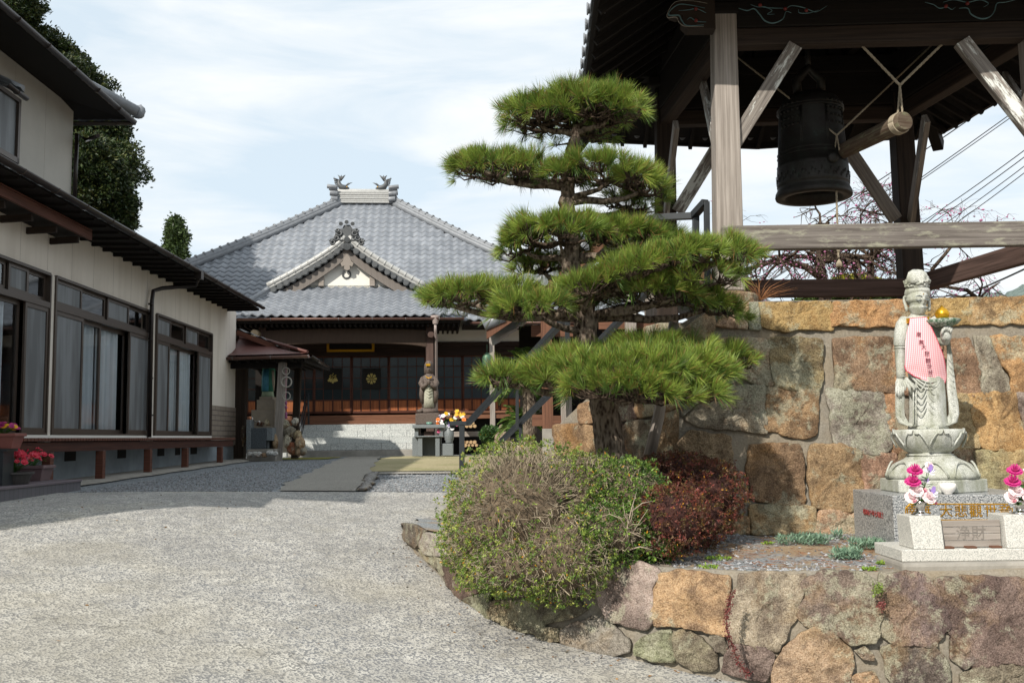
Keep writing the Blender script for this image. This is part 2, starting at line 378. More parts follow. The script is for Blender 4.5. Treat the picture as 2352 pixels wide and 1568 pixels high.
def m_road():
    t = NT('worn exposed aggregate paving'); v = t.coord(); v1 = t.vor(v, 74, 'F1', 'Distance'); cc = t.vor(v, 74, 'F1', 'Color')
    sep = t.n('ShaderNodeSeparateColor', {0: cc}).outputs[0]
    big = t.noise(v, 1.1, 5, .6); mid = t.noise(v, 7, 4, .65); mid2 = t.noise(v, 26, 4, .7)
    pale = t.ramp(mid, (.32, srgb('#94928d')), (.66, srgb('#bfbdb6')))
    peb = t.ramp(sep, (.2, srgb('#45484d')), (.75, srgb('#707275')))
    thr = t.math('ADD', t.math('ADD', t.math('MULTIPLY', mid2, .25), t.math('MULTIPLY', mid, .3)), t.math('MULTIPLY', sep, .7))
    k = t.mix(t.ramp(thr, (.66, 0), (.74, .9)), pale, peb); k = t.mix(t.ramp(t.noise(v, 3.1, 4, .7), (.5, 0), (.7, .25)), k, srgb('#8b8778')); st_ = t.noise(v, .45, 3, .5); k = t.mix(t.ramp(st_, (.52, 0), (.60, .22)), k, srgb('#a59c82'))
    k = t.mix(t.ramp(big, (.42, 0), (.68, .35)), k, srgb('#6f6e6c'))
    cr = t.vor(t.n('ShaderNodeVectorMath', {0: v, 1: t.n('ShaderNodeTexNoise', {'Vector': v, 'Scale': 1.8, 'Detail': 6}).outputs['Color']}, operation='ADD').outputs[0], .24, 'DISTANCE_TO_EDGE')
    k = t.mix(t.ramp(cr, (0, .45), (.0025, 0)), k, srgb('#3c3b39'))
    t.set(Base_Color=k, Roughness=.9, Specular_IOR_Level=.2); t.bump(t.math('ADD', v1, mid2), .5, .008); return t.m
M['road'] = m_road()
def m_gravel(name, a, b, c, sc):
    t = NT(name); v = t.coord(); cc = t.n('ShaderNodeSeparateColor', {0: t.vor(v, sc, 'F1', 'Color')}).outputs[0]; d = t.vor(v, sc, 'F1', 'Distance')
    k = t.ramp(cc, (0, a), (.75, b), (.97, c)); k = t.mix(t.ramp(t.noise(v, 1.2, 5, .6), (.4, 0), (.7, .3)), k, a)
    t.set(Base_Color=k, Roughness=.9, Specular_IOR_Level=.2); t.bump(t.math('SUBTRACT', .6, d), .9, .03); return t.m
M['gravel'] = m_gravel('crushed grey gravel', srgb('#767b80'), srgb('#92989c'), srgb('#b4b8ba'), 48)
M['pathc'] = m_gravel('worn concrete path', srgb('#9a968e'), srgb('#aeaaa1'), srgb('#bdb9b0'), 70)
M['soil'] = m_gravel('sandy soil', srgb('#8b7760'), srgb('#a8927a'), srgb('#bba993'), 90)
def m_lawn(name, a, b, g):
    t = NT(name); v = t.coord(); n = t.noise(v, 40, 5, .7); n2 = t.noise(v, .9, 4, .6)
    k = t.ramp(n, (.3, a), (.7, b)); k = t.mix(t.ramp(n2, (.48, 0), (.62, .7)), k, g); t.set(Base_Color=k, Roughness=1, Specular_IOR_Level=.05); t.bump(n, .8, .03); return t.m
M['lawn'] = m_lawn('dry winter lawn', srgb('#968e72'), srgb('#b2a887'), srgb('#8c8b66'))
M['lawn2'] = m_lawn('green winter grass', srgb('#7c8048'), srgb('#a49a5e'), srgb('#6b7a3c'))

def far_ground(u, v):
    x = (-1 if u < .5 else 1)*(abs(u-.5)*2)**2.6*900; y = -30+(v**2.6)*1500; return (x, y, gz(x, y)-.02-.9*smooth((14-math.hypot(x,(y-11)*.75))/3))
b = MB(); b.grid(far_ground, 60, 60); tag(b.build('ground', M['soil']), kind='structure')
tag(sheet('driveway', -9.5, 9.5, -4, 12.25, .25, 0, M['road']), kind='structure')
tag(sheet('gravel_yard', -9.5, 3.5, 12.25, 30, .25, -.012, M['gravel']), kind='structure')
b = MB()
def path_fn(u, v):
    Y = 12.27+(27.4-12.27)*v; t = v; xl = lerp(-2.93, -4.5, t); xr = lerp(-1.90, -3.6, t)
    x = lerp(xl+.04*sin(Y*3.1)+.03*sin(Y*7.7), xr+.04*sin(Y*2.3+1), u); return (x, Y, gz(x, Y)+.012)
b.grid(path_fn, 3, 70); tag(b.build('path', M['pathc']), kind='structure')
b = MB()
b.grid(lambda u, v: ((x := lerp(-2.72-.06*(16.5-15.9), .6, u)), (y := 15.9+.75*v+.03*sin(x*4)), gz(x, y)+.006)[0:3] if False else (lerp(-2.2, .6, u), 15.9+.7*v+.03*sin(u*13), gz(lerp(-2.2, .6, u), 15.9+.7*v)+.006), 14, 3)
tag(b.build('cross_path', M['pathc']), kind='structure')
def lawn_fn(u, v):
    Y = lerp(16.9, 27.6, v); xl = lerp(-2.75, -3.45, (Y-16.9)/10.7)+.1*sin(Y*1.7)+.3*(1-v)**6; x = lerp(xl, .6, u); return (x, Y, gz(x, Y)+.004)
b = MB(); b.grid(lawn_fn, 20, 44); tag(b.build('lawn', M['lawn']), kind='structure')
def lawn2(u, v):
    Y = lerp(25.0, 27.3, v); x = lerp(-7.2, -4.65+.1*sin(Y*5), u); return (x, Y-.35*(u)*(1-v)+.1*sin(x*3)*(1-v), gz(x, Y)+.004)
b = MB(); b.grid(lawn2, 14, 10); tag(b.build('grass_verge', M['lawn2']), kind='structure')

# ---------------------------------------------------------------- dry stone builder
def stone(mb, poly, surf, col, bulge=.045, seed=0, n=64):
    pts = [Vector((p[0], p[1], 0)) for p in poly]; L_ = [(pts[(i+1) % len(pts)]-pts[i]).length for i in range(len(pts))]; tot = sum(L_)
    # resample and soften corners
    out = []; i = 0; acc = 0
    for k in range(n):
        t = tot*k/n
        while acc+L_[i] < t: acc += L_[i]; i += 1
        out.append(pts[i].lerp(pts[(i+1) % len(pts)], (t-acc)/max(1e-6, L_[i])))
    for _ in range(1): out = [(out[k-1]+out[k]*2+out[(k+1) % n])/4 for k in range(n)]
    c = sum(out, Vector())/n; size = sum((p-c).length for p in out)/n
    out = [p+(p-c).normalized()*size*.07*fbm(Vector((p.x*.045, p.y*.045, seed)), 4) for p in out]
    out = [c+(p-c)*1.105 for p in out]
    rings = []
    col = tuple(max(0, min(1, x*random.uniform(.9, 1.1))) for x in col)
    for s, o in ((1.0, -.03), (.994, .45), (.978, .85), (.945, 1.0), (.80, 1.0), (.58, 1.0), (.42, 1.0), (.26, 1.0), (.12, 1.0)):
        ring = []
        for p in out:
            q = c+(p-c)*s; h = bulge*o
            if o > .2: h += .022*fbm(Vector((q.x*.016, q.y*.016, seed*3.1)), 4)*min(1, o*1.2)+.017*fbm(Vector((q.x*.08, q.y*.08, seed)), 4)
            ring.append(surf(q.x, q.y, h))
        rings.append(ring)
    mb.loft(rings, True, col, sm=True)
def conv(poly, ox, oy, s): return [(ox+s*x, oy+s*y) for x, y in poly]
TAN = srgb('#bda281'); ORN = srgb('#c09c70'); GRY = srgb('#a09a8a'); YEL = srgb('#b8a684'); BRN = srgb('#a0866b'); PUR = srgb('#887c72'); GRN = srgb('#98987f'); DKB = srgb('#75685e'); LGT = srgb('#b6af9a')
M['mortar'] = (lambda t: (t.set(Base_Color=t.mix(t.ramp(t.noise(t.coord(), 2.0, 5, .6), (.42, 0), (.7, .6)), t.ramp(t.noise(t.coord(), 60, 4, .7), (.3, srgb('#6f6a60')), (.7, srgb('#958f84'))), srgb('#8a7a60')), Roughness=.95, Specular_IOR_Level=.15), t.bump(t.noise(t.coord(), 60, 4, .7), .6, .012), t.m)[-1])(NT('grey mortar'))

# retaining wall, front face and return
def wallY(y): return 8.33+.17*(1225-y)/535
def surf1(x, y, h): p = P(x, y, wallY(y)); return p+Vector((-.02, -1, .1))*h
WR = MB()
C5 = (1526.8, 663.8, .4021)
F = [([(300,200),(345,130),(470,78),(468,228),(330,215),(290,210)], TAN), ([(480,82),(530,80),(543,200),(546,232),(480,228)], GRY),
 ([(540,85),(700,80),(930,78),(945,100),(940,200),(945,235),(800,228),(680,242),(560,208),(548,190)], ORN),
 ([(965,80),(1200,72),(1370,64),(1390,212),(1180,216),(990,205),(960,222)], ORN), ([(1378,64),(1720,55),(1735,200),(1400,212)], ORN), ([(1725,55),(2150,45),(2160,200),(1740,200)], ORN),
 ([(255,290),(420,285),(575,290),(595,400),(612,545),(500,530),(430,500),(330,430)], YEL),
 ([(600,290),(700,285),(890,295),(895,400),(890,540),(870,580),(700,565),(630,545),(612,450)], BRN),
 ([(975,295),(1100,285),(1280,290),(1300,400),(1315,590),(1180,580),(990,565),(980,430)], BRN),
 ([(1305,290),(1480,285),(1570,290),(1580,430),(1570,600),(1322,590)], TAN), ([(1600,300),(1740,290),(1775,400),(1800,600),(1700,605),(1590,590)], BRN),
 ([(1765,280),(1850,285),(1890,390),(1950,520),(1965,587),(1815,597),(1790,450)], LGT), ([(1862,275),(2150,285),(2150,590),(1980,590),(1970,500),(1905,390)], ORN),
 ([(300,600),(400,560),(560,555),(578,600),(568,820),(380,805),(200,780),(120,740),(180,680)], GRY),
 ([(590,570),(700,575),(868,590),(865,700),(862,820),(770,850),(640,810),(575,805)], BRN),
 ([(930,580),(1010,570),(1230,590),(1260,700),(1282,920),(1180,935),(1070,925),(975,880),(960,800),(945,700)], GRY),
 ([(1245,600),(1330,595),(1385,800),(1390,900),(1300,940),(1270,760)], ORN), ([(1400,605),(1580,612),(1585,900),(1410,905)], TAN),
 ([(1590,610),(1720,605),(1760,700),(1790,900),(1690,910),(1600,900)], TAN),
 ([(1735,605),(1995,600),(2030,720),(2060,910),(1900,915),(1795,890),(1765,760)], ORN), ([(2005,600),(2150,600),(2150,900),(2070,900)], GRY),
 ([(490,900),(640,890),(770,900),(785,1000),(790,1230),(640,1225),(500,1190),(480,1050)], BRN),
 ([(830,900),(1000,895),(1110,925),(1125,1000),(1130,1250),(1020,1255),(850,1235),(825,1100)], BRN),
 ([(1120,935),(1300,945),(1330,1000),(1340,1150),(1300,1250),(1150,1250),(1130,1050)], TAN), ([(1345,945),(1620,925),(1630,1250),(1350,1250)], TAN),
 ([(1640,925),(1760,925),(1770,1150),(1640,1150)], TAN), ([(1770,930),(2150,915),(2150,1155),(1790,1155)], YEL), ([(1640,1170),(2150,1165),(2150,1410),(1640,1410)], TAN),
 ([(500,1235),(700,1230),(848,1245),(852,1385),(650,1398),(500,1395)], YEL), ([(890,1265),(1130,1258),(1135,1405),(860,1395),(870,1330)], YEL), ([(1145,1265),(1620,1260),(1620,1410),(1150,1410)], BRN),
 ([(380,1290),(475,1300),(485,1395),(390,1395)], YEL), ([(75,900),(160,812),(370,850),(385,1000),(415,1120),(300,1060),(180,960)], BRN),
 ([(60,1080),(250,1060),(365,1130),(370,1290),(360,1395),(60,1395)], BRN), ([(130,470),(300,440),(420,520),(330,560),(170,660),(110,720),(90,560)], GRY),
 ([(60,270),(160,190),(260,130),(285,215),(250,300),(130,380),(60,400)], YEL), ([(-60,1000),(60,930),(160,1000),(130,1080),(40,1110),(-60,1080)], BRN)]
F += [([(x+1660, y) for x, y in p], c) for p, c in F if min(q[0] for q in p) > 475]
for k, (p, c) in enumerate(F): stone(WR, conv(p, *C5), surf1, c, .026, k)
def surf2(x, y, h):
    t = max(0., min(1., (1570-x)/(1570-1275))); p = P(x, y, lerp(8.5, 10.2, t)); return p+Vector((-.8, -.6, 0))*h
C6 = (929.4, 730.2, .4657)
F2 = [([(750,530),(870,525),(950,540),(955,600),(945,700),(860,700),(760,660)], BRN), ([(1100,520),(1230,505),(1245,560),(1200,700),(1100,720)], DKB), ([(1260,490),(1375,450),(1395,560),(1350,700),(1250,700)], BRN),
 ([(870,430),(985,400),(1000,515),(880,520)], BRN), ([(965,540),(1090,530),(1090,720),(960,720)], DKB), ([(1000,400),(1110,330),(1150,500),(1010,515)], DKB), ([(1130,300),(1250,200),(1330,260),(1370,430),(1160,490)], BRN), ([(1260,170),(1340,90),(1400,240),(1340,260)], GRY)]
for k, (p, c) in enumerate(F2): stone(WR, conv(p, *C6), surf2, c, .045, 60+k, 40)
wall_t = thing('retaining_wall', 'tall mortared wall of big squared tan and rust stones under the bell tower', 'stone wall', (1.9, 8.4, .75))
WR.build('facing_stones', M['stone'], wall_t)
MW = MB()
def mort1(u, v):
    x = lerp(1560, 3060, u); yt = interp(x, (1480, 1560, 1640, 1700, 2352, 2440, 3060), (785, 745, 700, 692, 682, 680, 670)); y = lerp(1300, yt, v)
    return Vector(P(x, y, wallY(y)))+Vector((0, .012, 0))+Vector((0, -.012, 0))*fbm(Vector((x*.03, y*.03, 2)), 3)
MW.grid(mort1, 150, 50)
def mort2(u, v):
    x = lerp(1270, 1562, u); yt = interp(x, (1270, 1480, 1560), (985, 790, 745)); y = lerp(1100, yt, v); return Vector(surf2(x, y, -.015))
MW.grid(mort2, 30, 30); MW.build('mortar', M['mortar'], wall_t)
# top course thickness / back
b = MB()
tp = [P(x, interp(x, (1480, 1560, 1640, 1700, 2352, 2440, 3060), (785, 745, 700, 692, 682, 680, 670)), 8.49) for x in range(1560, 3061, 50)]
b.loft([[p+Vector((0, 0, -.01)) for p in tp], [p+Vector((0, .35, .0)) for p in tp], [p+Vector((0, .4, -.6)) for p in tp]], False, closed=False); b.build('wall_top', M['mortar'], wall_t)
rebase(wall_t, (1.9, 8.4, .75))
TZ = 2.73
b = MB(); b.grid(lambda u, v: (lerp(lerp(1.7, 3.3, v), 9, u), lerp(8.75, 17, v), TZ-.01-.02*fbm(Vector((u*5, v*5, 0)), 2)), 12, 12)
b.box((8.9, 8.8, 0), (9, 17, TZ)); b.box((6.7, 8.55, .2), (9, 8.79, TZ-.02)); b.loft([[(1.7, 8.8, .5), (1.7, 8.8, TZ-.02)], [(3.3, 17, .5), (3.3, 17, TZ-.02)]], False, closed=False)
b.box((3.3, 16.9, .5), (9, 17, TZ-.03)); tag(b.build('terrace_ground', M['soil']), kind='structure')

# low planter wall
PL = [(-1.10, 12.75), (-1.12, 12.2), (-.98, 11.4), (-.76, 10.65), (-.42, 9.7), (-.12, 8.9), (.12, 8.15), (.42, 7.45), (.8, 6.85), (1.2, 6.45), (1.6, 6.28), (2.4, 6.22), (4.2, 6.2), (6.5, 6.2)]
# refine so that the base meets the ground where it is seen
def ground_hit(x, y):
    r = ray(x, y); Y = 3.
    while Y < 60:
        if CAMZ+r.z*Y < gz(r.x*Y, Y): return (r.x*Y, Y)
        Y += .01
BASE = [(926, 1222), (945, 1262), (1000, 1312), (1060, 1370), (1130, 1420), (1250, 1465), (1400, 1500), (1560, 1540), (1700, 1568)]
hb = [ground_hit(*q) for q in BASE]
PL = [(hb[0][0]-.02, hb[0][1]+.5)]+hb+[(2.2, hb[-1][1]-.12), (3.2, hb[-1][1]-.16), (6.5, hb[-1][1]-.2)]
PTOP = .72
def wall_hit(x):
    r = ray(x, 1300).x/1.0
    for (x0, y0), (x1, y1) in zip(PL, PL[1:]):
        # X = r*Y
        a = x0-r*y0; c = x1-r*y1
        if a <= 0 <= c or c <= 0 <= a:
            t = a/(a-c) if a != c else 0
            tx, ty = x1-x0, y1-y0; n = Vector((ty, -tx, 0)).normalized()
            if n.y > 0: n = -n
            return y0+(y1-y0)*t, n
    return (PL[0][1], Vector((-1, 0, 0))) if x < 1000 else (PL[-1][1], Vector((0, -1, 0)))
def surf3(x, y, h):
    x = max(925, x); Y, n = wall_hit(x); p = P(x, y, Y); zb = gz(p.x, p.y); t = max(0, (p.z-zb)); p = P(x, y, Y+.085*t*(1 if x > 1300 else .6)); return p+n*(h+.016)
PW = MB(); C7 = (1261.3, 1194.9, .4637)
G = [([(225,240),(370,205),(520,225),(550,260),(540,300),(515,330),(520,470),(490,530),(430,520),(330,490),(280,450),(240,350)], LGT),
 ([(555,265),(700,255),(880,275),(890,330),(885,400),(870,450),(885,560),(800,545),(700,520),(600,510),(545,520),(530,470)], TAN),
 ([(950,270),(1100,262),(1260,280),(1270,310),(1240,360),(1225,430),(1200,500),(1150,600),(1110,640),(1000,610),(910,580),(890,500),(900,400),(940,330)], LGT),
 ([(1270,300),(1370,255),(1540,265),(1600,300),(1630,370),(1630,480),(1600,590),(1480,600),(1400,540),(1290,520),(1240,470),(1250,380)], PUR),
 ([(1640,275),(1830,265),(1910,340),(1940,420),(1970,520),(1900,610),(1800,600),(1700,600),(1640,550),(1635,400)], PUR),
 ([(1920,300),(2000,285),(2400,300),(2420,680),(2230,700),(2110,715),(2020,600),(1970,480),(1915,350)], PUR),
 ([(75,540),(150,500),(290,485),(400,590),(400,640),(330,665),(200,640),(80,610)], GRY), ([(440,620),(480,570),(560,545),(610,545),(620,600),(625,700),(530,690),(440,655)], GRN),
 ([(625,560),(680,535),(760,580),(830,660),(830,720),(800,740),(720,735),(640,690)], GRN), ([(800,570),(860,560),(890,620),(880,660),(830,640)], PUR),
 ([(880,670),(920,610),(1060,620),(1110,660),(1090,740),(1060,790),(950,770),(865,740)], PUR), ([(1110,860),(1120,700),(1180,620),(1300,535),(1400,560),(1480,640),(1490,740),(1440,860)], YEL),
 ([(1510,640),(1560,620),(1600,660),(1600,690),(1550,680)], LGT), ([(1650,640),(1700,610),(1800,610),(1900,625),(1960,700),(1980,860),(1700,860),(1680,760)], DKB),
 ([(1980,580),(2060,620),(2100,690),(2050,730),(1980,680)], PUR), ([(2040,760),(2130,715),(2250,710),(2400,700),(2400,860),(2040,860)], PUR), ([(1480,770),(1600,740),(1650,860),(1470,860)], TAN),
 ([(0,400),(60,380),(150,395),(190,440),(120,480),(0,505),(-20,450)], GRN), ([(-45,520),(50,530),(60,590),(0,600),(-45,570)], GRY), ([(200,560),(210,500),(215,470),(180,500)], GRY)]
G += [([(x+2190, y) for x, y in p], c) for p, c in G if min(q[0] for q in p) > 215 and max(q[1] for q in p) > 520]
for k, (p, c) in enumerate(G): stone(PW, conv(p, *C7), surf3, c, .024, 100+k)
G2 = [([(450,1395),(690,1385),(690,1560),(560,1535),(440,1470)], GRN), ([(290,1390),(430,1345),(435,1480),(390,1475),(300,1420)], GRN), ([(215,1180),(340,1200),(420,1330),(290,1385),(225,1290)], DKB),
 ([(0,1012),(60,1018),(118,1050),(70,1130),(20,1090)], DKB), ([(120,1058),(190,1070),(215,1170),(130,1165),(90,1120)], LGT), ([(80,1140),(190,1180),(210,1270),(130,1200)], GRY), ([(340,1190),(560,1210),(690,1370),(440,1330),(420,1290)], BRN), ([(590,1240),(700,1220),(760,1340),(700,1370)], GRY)]
for k, (p, c) in enumerate(G2): stone(PW, conv(p, *C6), surf3, c, .03, 140+k, 40)
pw_t = thing('planter_wall', 'low curved rubble wall of lichened field stones round the shrub bed', 'stone wall', (1.5, 6.3, .05))
PW.build('field_stones', M['field'], pw_t)
b = MB()
dense = []
for (a, c) in zip(PL, PL[1:]):
    m = max(1, int(math.dist(a, c)/.12)); dense += [(lerp(a[0], c[0], k/m), lerp(a[1], c[1], k/m)) for k in range(m)]
dense.append(PL[-1]); nrm = []
for k in range(len(dense)):
    a = dense[max(0, k-3)]; c = dense[min(len(dense)-1, k+3)]; n = Vector((c[1]-a[1], -(c[0]-a[0]), 0)).normalized()
    if n.dot(Vector((-.7, -.7, 0))) < 0: n = -n
    nrm.append(n)
def mort3(u, v):
    k = u*(len(dense)-1); i = min(len(dense)-2, int(k)); f = k-i; x = lerp(dense[i][0], dense[i+1][0], f); y = lerp(dense[i][1], dense[i+1][1], f); n = nrm[i].lerp(nrm[i+1], f)
    zb = gz(x, y)-.1; top = PTOP+.0*u+.012*fbm(Vector((x*2, y*2, 0)), 2); w = min(1, v/.8); z = lerp(zb, top, w); inn = .1*max(0, z-zb-.1)-.004+.02*fbm(Vector((x*6, y*6, z*6)), 3)
    if v > .8: inn += (v-.8)/.2*.34
    return Vector((x, y, z))-n*inn
b.grid(mort3, len(dense)*1, 20); b.build('mortar', M['mortar'], pw_t); rebase(pw_t, (1.5, 6.3, .05))
# bed inside the planter wall
BACK = [(hb[0][0]+.05, hb[0][1]+.6), (-.6, 12.4), (-.2, 11.6), (.2, 11.0), (.6, 10.2), (1.1, 9.3), (1.6, 8.55), (2.6, 8.45), (4, 8.45), (6.5, 8.45)]
def along(pl, t):
    ds = [0]
    for a, c in zip(pl, pl[1:]): ds.append(ds[-1]+math.dist(a, c))
    d = t*ds[-1]
    for k in range(len(pl)-1):
        if d <= ds[k+1]+1e-9: f = (d-ds[k])/(ds[k+1]-ds[k]); return (lerp(pl[k][0], pl[k+1][0], f), lerp(pl[k][1], pl[k+1][1], f))
    return pl[-1]
def bedz(x, y): return .715+.05*smooth((y-6.4)/2)+.015*fbm(Vector((x*1.5, y*1.5, 0)), 3)+.12*math.exp(-((x-.9)**2+(y-8.2)**2)/.5)
def bed_fn(u, v):
    a = along(PL, u); c = along(BACK, u); k = int(u*(len(dense)-1)); n = nrm[k]; a = (a[0]-n.x*.13, a[1]-n.y*.13)
    x, y = lerp(a[0], c[0], v), lerp(a[1], c[1], v); return (x, y, bedz(x, y))
def m_bed():
    t = NT('planting bed soil with grit'); v = t.coord(); n = t.noise(v, 2.2, 5, .6); f = t.vor(v, 85, 'F1', 'Color'); s = t.n('ShaderNodeSeparateColor', {0: f}).outputs[0]
    soil = t.ramp(t.noise(v, 40, 4, .7), (.3, srgb('#85735f')), (.7, srgb('#a8957c'))); grit = t.ramp(s, (0, srgb('#6d7175')), (1, srgb('#a1a5a6')))
    k = t.mix(t.ramp(n, (.42, 0), (.56, 1)), soil, grit); duff = t.noise(t.coord('Object', (1, 1, 1), (0, 0, 0)), .9, 2)
    t.set(Base_Color=k, Roughness=.95, Specular_IOR_Level=.1); t.bump(t.vor(v, 85, 'F1'), .8, .012); return t.m
M['bed'] = m_bed()
b = MB(); b.grid(bed_fn, 120, 24); tag(b.build('planting_bed', M['bed']), kind='structure')
# loose grit on the bed
def np_blobs(name, pts, rad, mat, cols, parent=None):
    N = len(pts); base = np.array([(1, 0, 0), (-1, 0, 0), (0, 1, 0), (0, -1, 0), (0, 0, 1), (0, 0, -1)], float)
    fc = np.array([(0, 2, 4), (2, 1, 4), (1, 3, 4), (3, 0, 4), (2, 0, 5), (1, 2, 5), (3, 1, 5), (0, 3, 5)])
    ang = rng.uniform(0, 2*pi, N); ca, sa = np.cos(ang), np.sin(ang); sc = rng.uniform(.6, 1.3, (N, 1, 3))*rad[:, None, None]; sc[:, :, 2] *= .7
    v = base[None]*sc+rng.normal(0, .12, (N, 6, 3))*rad[:, None, None]
    x = v[..., 0]*ca[:, None]-v[..., 1]*sa[:, None]; y = v[..., 0]*sa[:, None]+v[..., 1]*ca[:, None]
    V = np.stack([x, y, v[..., 2]], -1)+pts[:, None]; Fc = fc[None]+np.arange(N)[:, None, None]*6
    return np_mesh(name, V.reshape(-1, 3), Fc.reshape(-1, 3), mat, parent, np.repeat(cols, 6, 0))
M['vc'] = (lambda t: (t.set(Base_Color=t.attr(), Roughness=.85), t.m)[-1])(NT('varied colour'))
pp = []
while len(pp) < 5200:
    u, v = random.uniform(.45, 1), random.random()**1.3; x, y, z = bed_fn(u, v)
    if fbm(Vector((x*1.3, y*1.3, 4)), 3) > -.12 or random.random() < .15: pp.append((x, y, z+.004))
pp = np.array(pp); g_ = rng.uniform(.10, .36, (len(pp), 1)); cl = g_*np.array([[1, 1.02, 1.05]])
tag(np_blobs('bed_gravel', pp, rng.uniform(.006, .016, len(pp)), M['vc'], cl), 'loose grey grit strewn over the soil of the shrub bed', 'gravel', kind='stuff')
# ---------------------------------------------------------------- bell tower
tw = thing('bell_tower', 'open timber bell tower with tiled roof and white braces on top of the stone wall', 'bell tower', (3.2, 10.1, TZ))
# posts: base point, top point (seen pixel + distance)
POSTS = {'FL': (P(1674, 672, 8.85), P(1661, 60, 8.98)), 'FR': (P(2425, 672, 8.75), P(2372, 40, 8.88)),
         'BL': (P(1530, 640, 11.4), P(1527, 300, 11.3)), 'BR': (P(2095, 700, 11.3), P(2070, 300, 11.2))}
def post_at(k, z):
    a, b = POSTS[k]; t = (z-a.z)/(b.z-a.z); return a+(b-a)*t
ZT = 5.75
base_z = {'FL': P(1674, 672, 8.85).z, 'FR': P(2425, 668, 8.75).z, 'BL': TZ+.15, 'BR': TZ+.15}
for k in POSTS:
    b = MB(); a = post_at(k, base_z[k]); c = post_at(k, ZT); wd = .215
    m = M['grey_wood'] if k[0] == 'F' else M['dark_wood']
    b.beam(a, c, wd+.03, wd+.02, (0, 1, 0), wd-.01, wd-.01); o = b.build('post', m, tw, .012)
    s = MB(); s.lathe([(.22, -.25), (.27, -.1), (.26, 0), (.17, .015)], (a.x, a.y, base_z[k]-.02), 9, f=lambda t, z, i: 1+.13*sin(t*3+1)+.06*sin(t*5), sm=False, col=BRN)
    s.build('base_stone', M['stone'], tw, .02)
# upper beams
zb0 = P(1705, 110, 8.95).z; zb1 = P(1705, 60, 8.85).z; zb2 = P(1705, -40, 8.8).z
def pbeam(k1, k2, z0, z1, th, ext0, ext1, mat, name, off=0.):
    a = post_at(k1, (z0+z1)/2); c = post_at(k2, (z0+z1)/2); a.z = c.z = (z0+z1)/2; d = (c-a).normalized(); n = Vector((-d.y, d.x, 0))*off
    b = MB(); b.beam(a-d*ext0+n, c+d*ext1+n, th, z1-z0); return b.build(name, mat, tw, .012)
for k1, k2 in (('FL', 'FR'), ('BL', 'BR'), ('FL', 'BL'), ('FR', 'BR')):
    pbeam(k1, k2, zb0, zb1, .15, -.1, -.1, M['dark_wood'], 'lintel'); pbeam(k1, k2, zb1+.003, zb2, .19, .0, .0, M['black_wood'], 'tie_beam')
    pbeam(k1, k2, ZT-.03, ZT+.17, .22, .5, .5, M['black_wood'], 'head_beam')
# low rails
def rail(p, q, w, h, name, mat): b = MB(); b.beam(p, q, w, h); b.build(name, mat, tw, .01)
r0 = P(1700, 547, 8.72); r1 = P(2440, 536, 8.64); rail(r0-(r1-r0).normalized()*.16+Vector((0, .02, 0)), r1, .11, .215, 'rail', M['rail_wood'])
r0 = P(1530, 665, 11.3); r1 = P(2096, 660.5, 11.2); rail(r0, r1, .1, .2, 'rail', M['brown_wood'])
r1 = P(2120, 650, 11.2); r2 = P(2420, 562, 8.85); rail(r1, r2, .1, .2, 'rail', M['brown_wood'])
# bracket blocks at post heads (seen against the dark roof)
for k in POSTS:
    b = MB(); a = post_at(k, ZT-.12); b.box((a.x-.2, a.y-.2, ZT-.16), (a.x+.2, a.y+.2, ZT-.04)); b.box((a.x-.13, a.y-.13, ZT-.28), (a.x+.13, a.y+.13, ZT-.162)); b.build('bracket_block', M['black_wood'], tw, .02)
# white braces
def brace(a, c, w, t, up): b = MB(); b.beam(a, c, w, t, up); return b.build('brace', M['peel'], tw, .004)
brace(P(1672, 352, 8.90), P(1826, 105, 8.9), .135, .06, (0, 1, 0)); brace(P(2385, 320, 8.7), P(2208, 96, 8.8), .14, .08, (0, 1, 0))
for (p, q) in (((1556, 487, 11.25), (1652, 330, 11.15)), ((2058, 505, 11.15), (1940, 330, 11.1))): brace(P(*p), P(*q), .15, .05, (0, 1, 0))
brace(P(1530, 490, 11.2), P(1553, 286, 10.1), .13, .055, (1, 0, 0)); brace(P(2092, 508, 11.1), P(2127, 272, 10.0), .13, .055, (1, 0, 0))
brace(P(1644, 330, 8.95), P(1612, 180, 10.0), .12, .055, (1, 0, 0)); brace(P(2400, 320, 8.9), P(2305, 178, 10.0), .13, .05, (1, 0, 0))
# carved noses with painted clouds
def nose(origin, d, up_=Vector((0, 0, 1)), ln=.42, h=.30, th=.14):
    prof = [(0, -h/2), (0, h/2), (ln*.55, h/2), (ln*.85, h*.42), (ln, h*.2), (ln*.98, h*.0), (ln*.82, -h*.08), (ln*.72, -h*.02), (ln*.74, -h*.3), (ln*.6, -h*.5)]
    n = d.cross(up_).normalized(); b = MB(); b.prism([origin+d*x+up_*z-n*th/2 for x, z in prof], n*th); o = b.build('carved_nose', M['dark_wood'], tw, .012)
    return o
M['cloud_paint'] = m_plain('faded blue green paint', srgb('#4f6c70'), .7, 0, .3, 20); M['nose_rim'] = m_plain('faded white paint', srgb('#8a857c'), .8, 0, .3, 20); M['red_dot'] = m_plain('dull red paint', srgb('#6a2320'), .6)
def curl(parent, pts, r=.006, mat='cloud_paint', name='painted_cloud'):
    b = MB(); P_ = [Vector(p) for p in pts]; out = []
    for i in range(len(P_)-1):
        p0, p1, p2, p3 = P_[max(0, i-1)], P_[i], P_[i+1], P_[min(len(P_)-1, i+2)]
        for k in range(6):
            t = k/6; out.append(.5*((2*p1)+(p2-p0)*t+(2*p0-5*p1+4*p2-p3)*t*t+(3*p1-p0-3*p2+p3)*t**3))
    out.append(P_[-1]); m = len(out)
    b.tube(out, [r*(.35+.65*math.sin(pi*min(1, (k+1)/m*1.02))) for k in range(m)], 6, ell=.5); b.build(name, M[mat], parent)
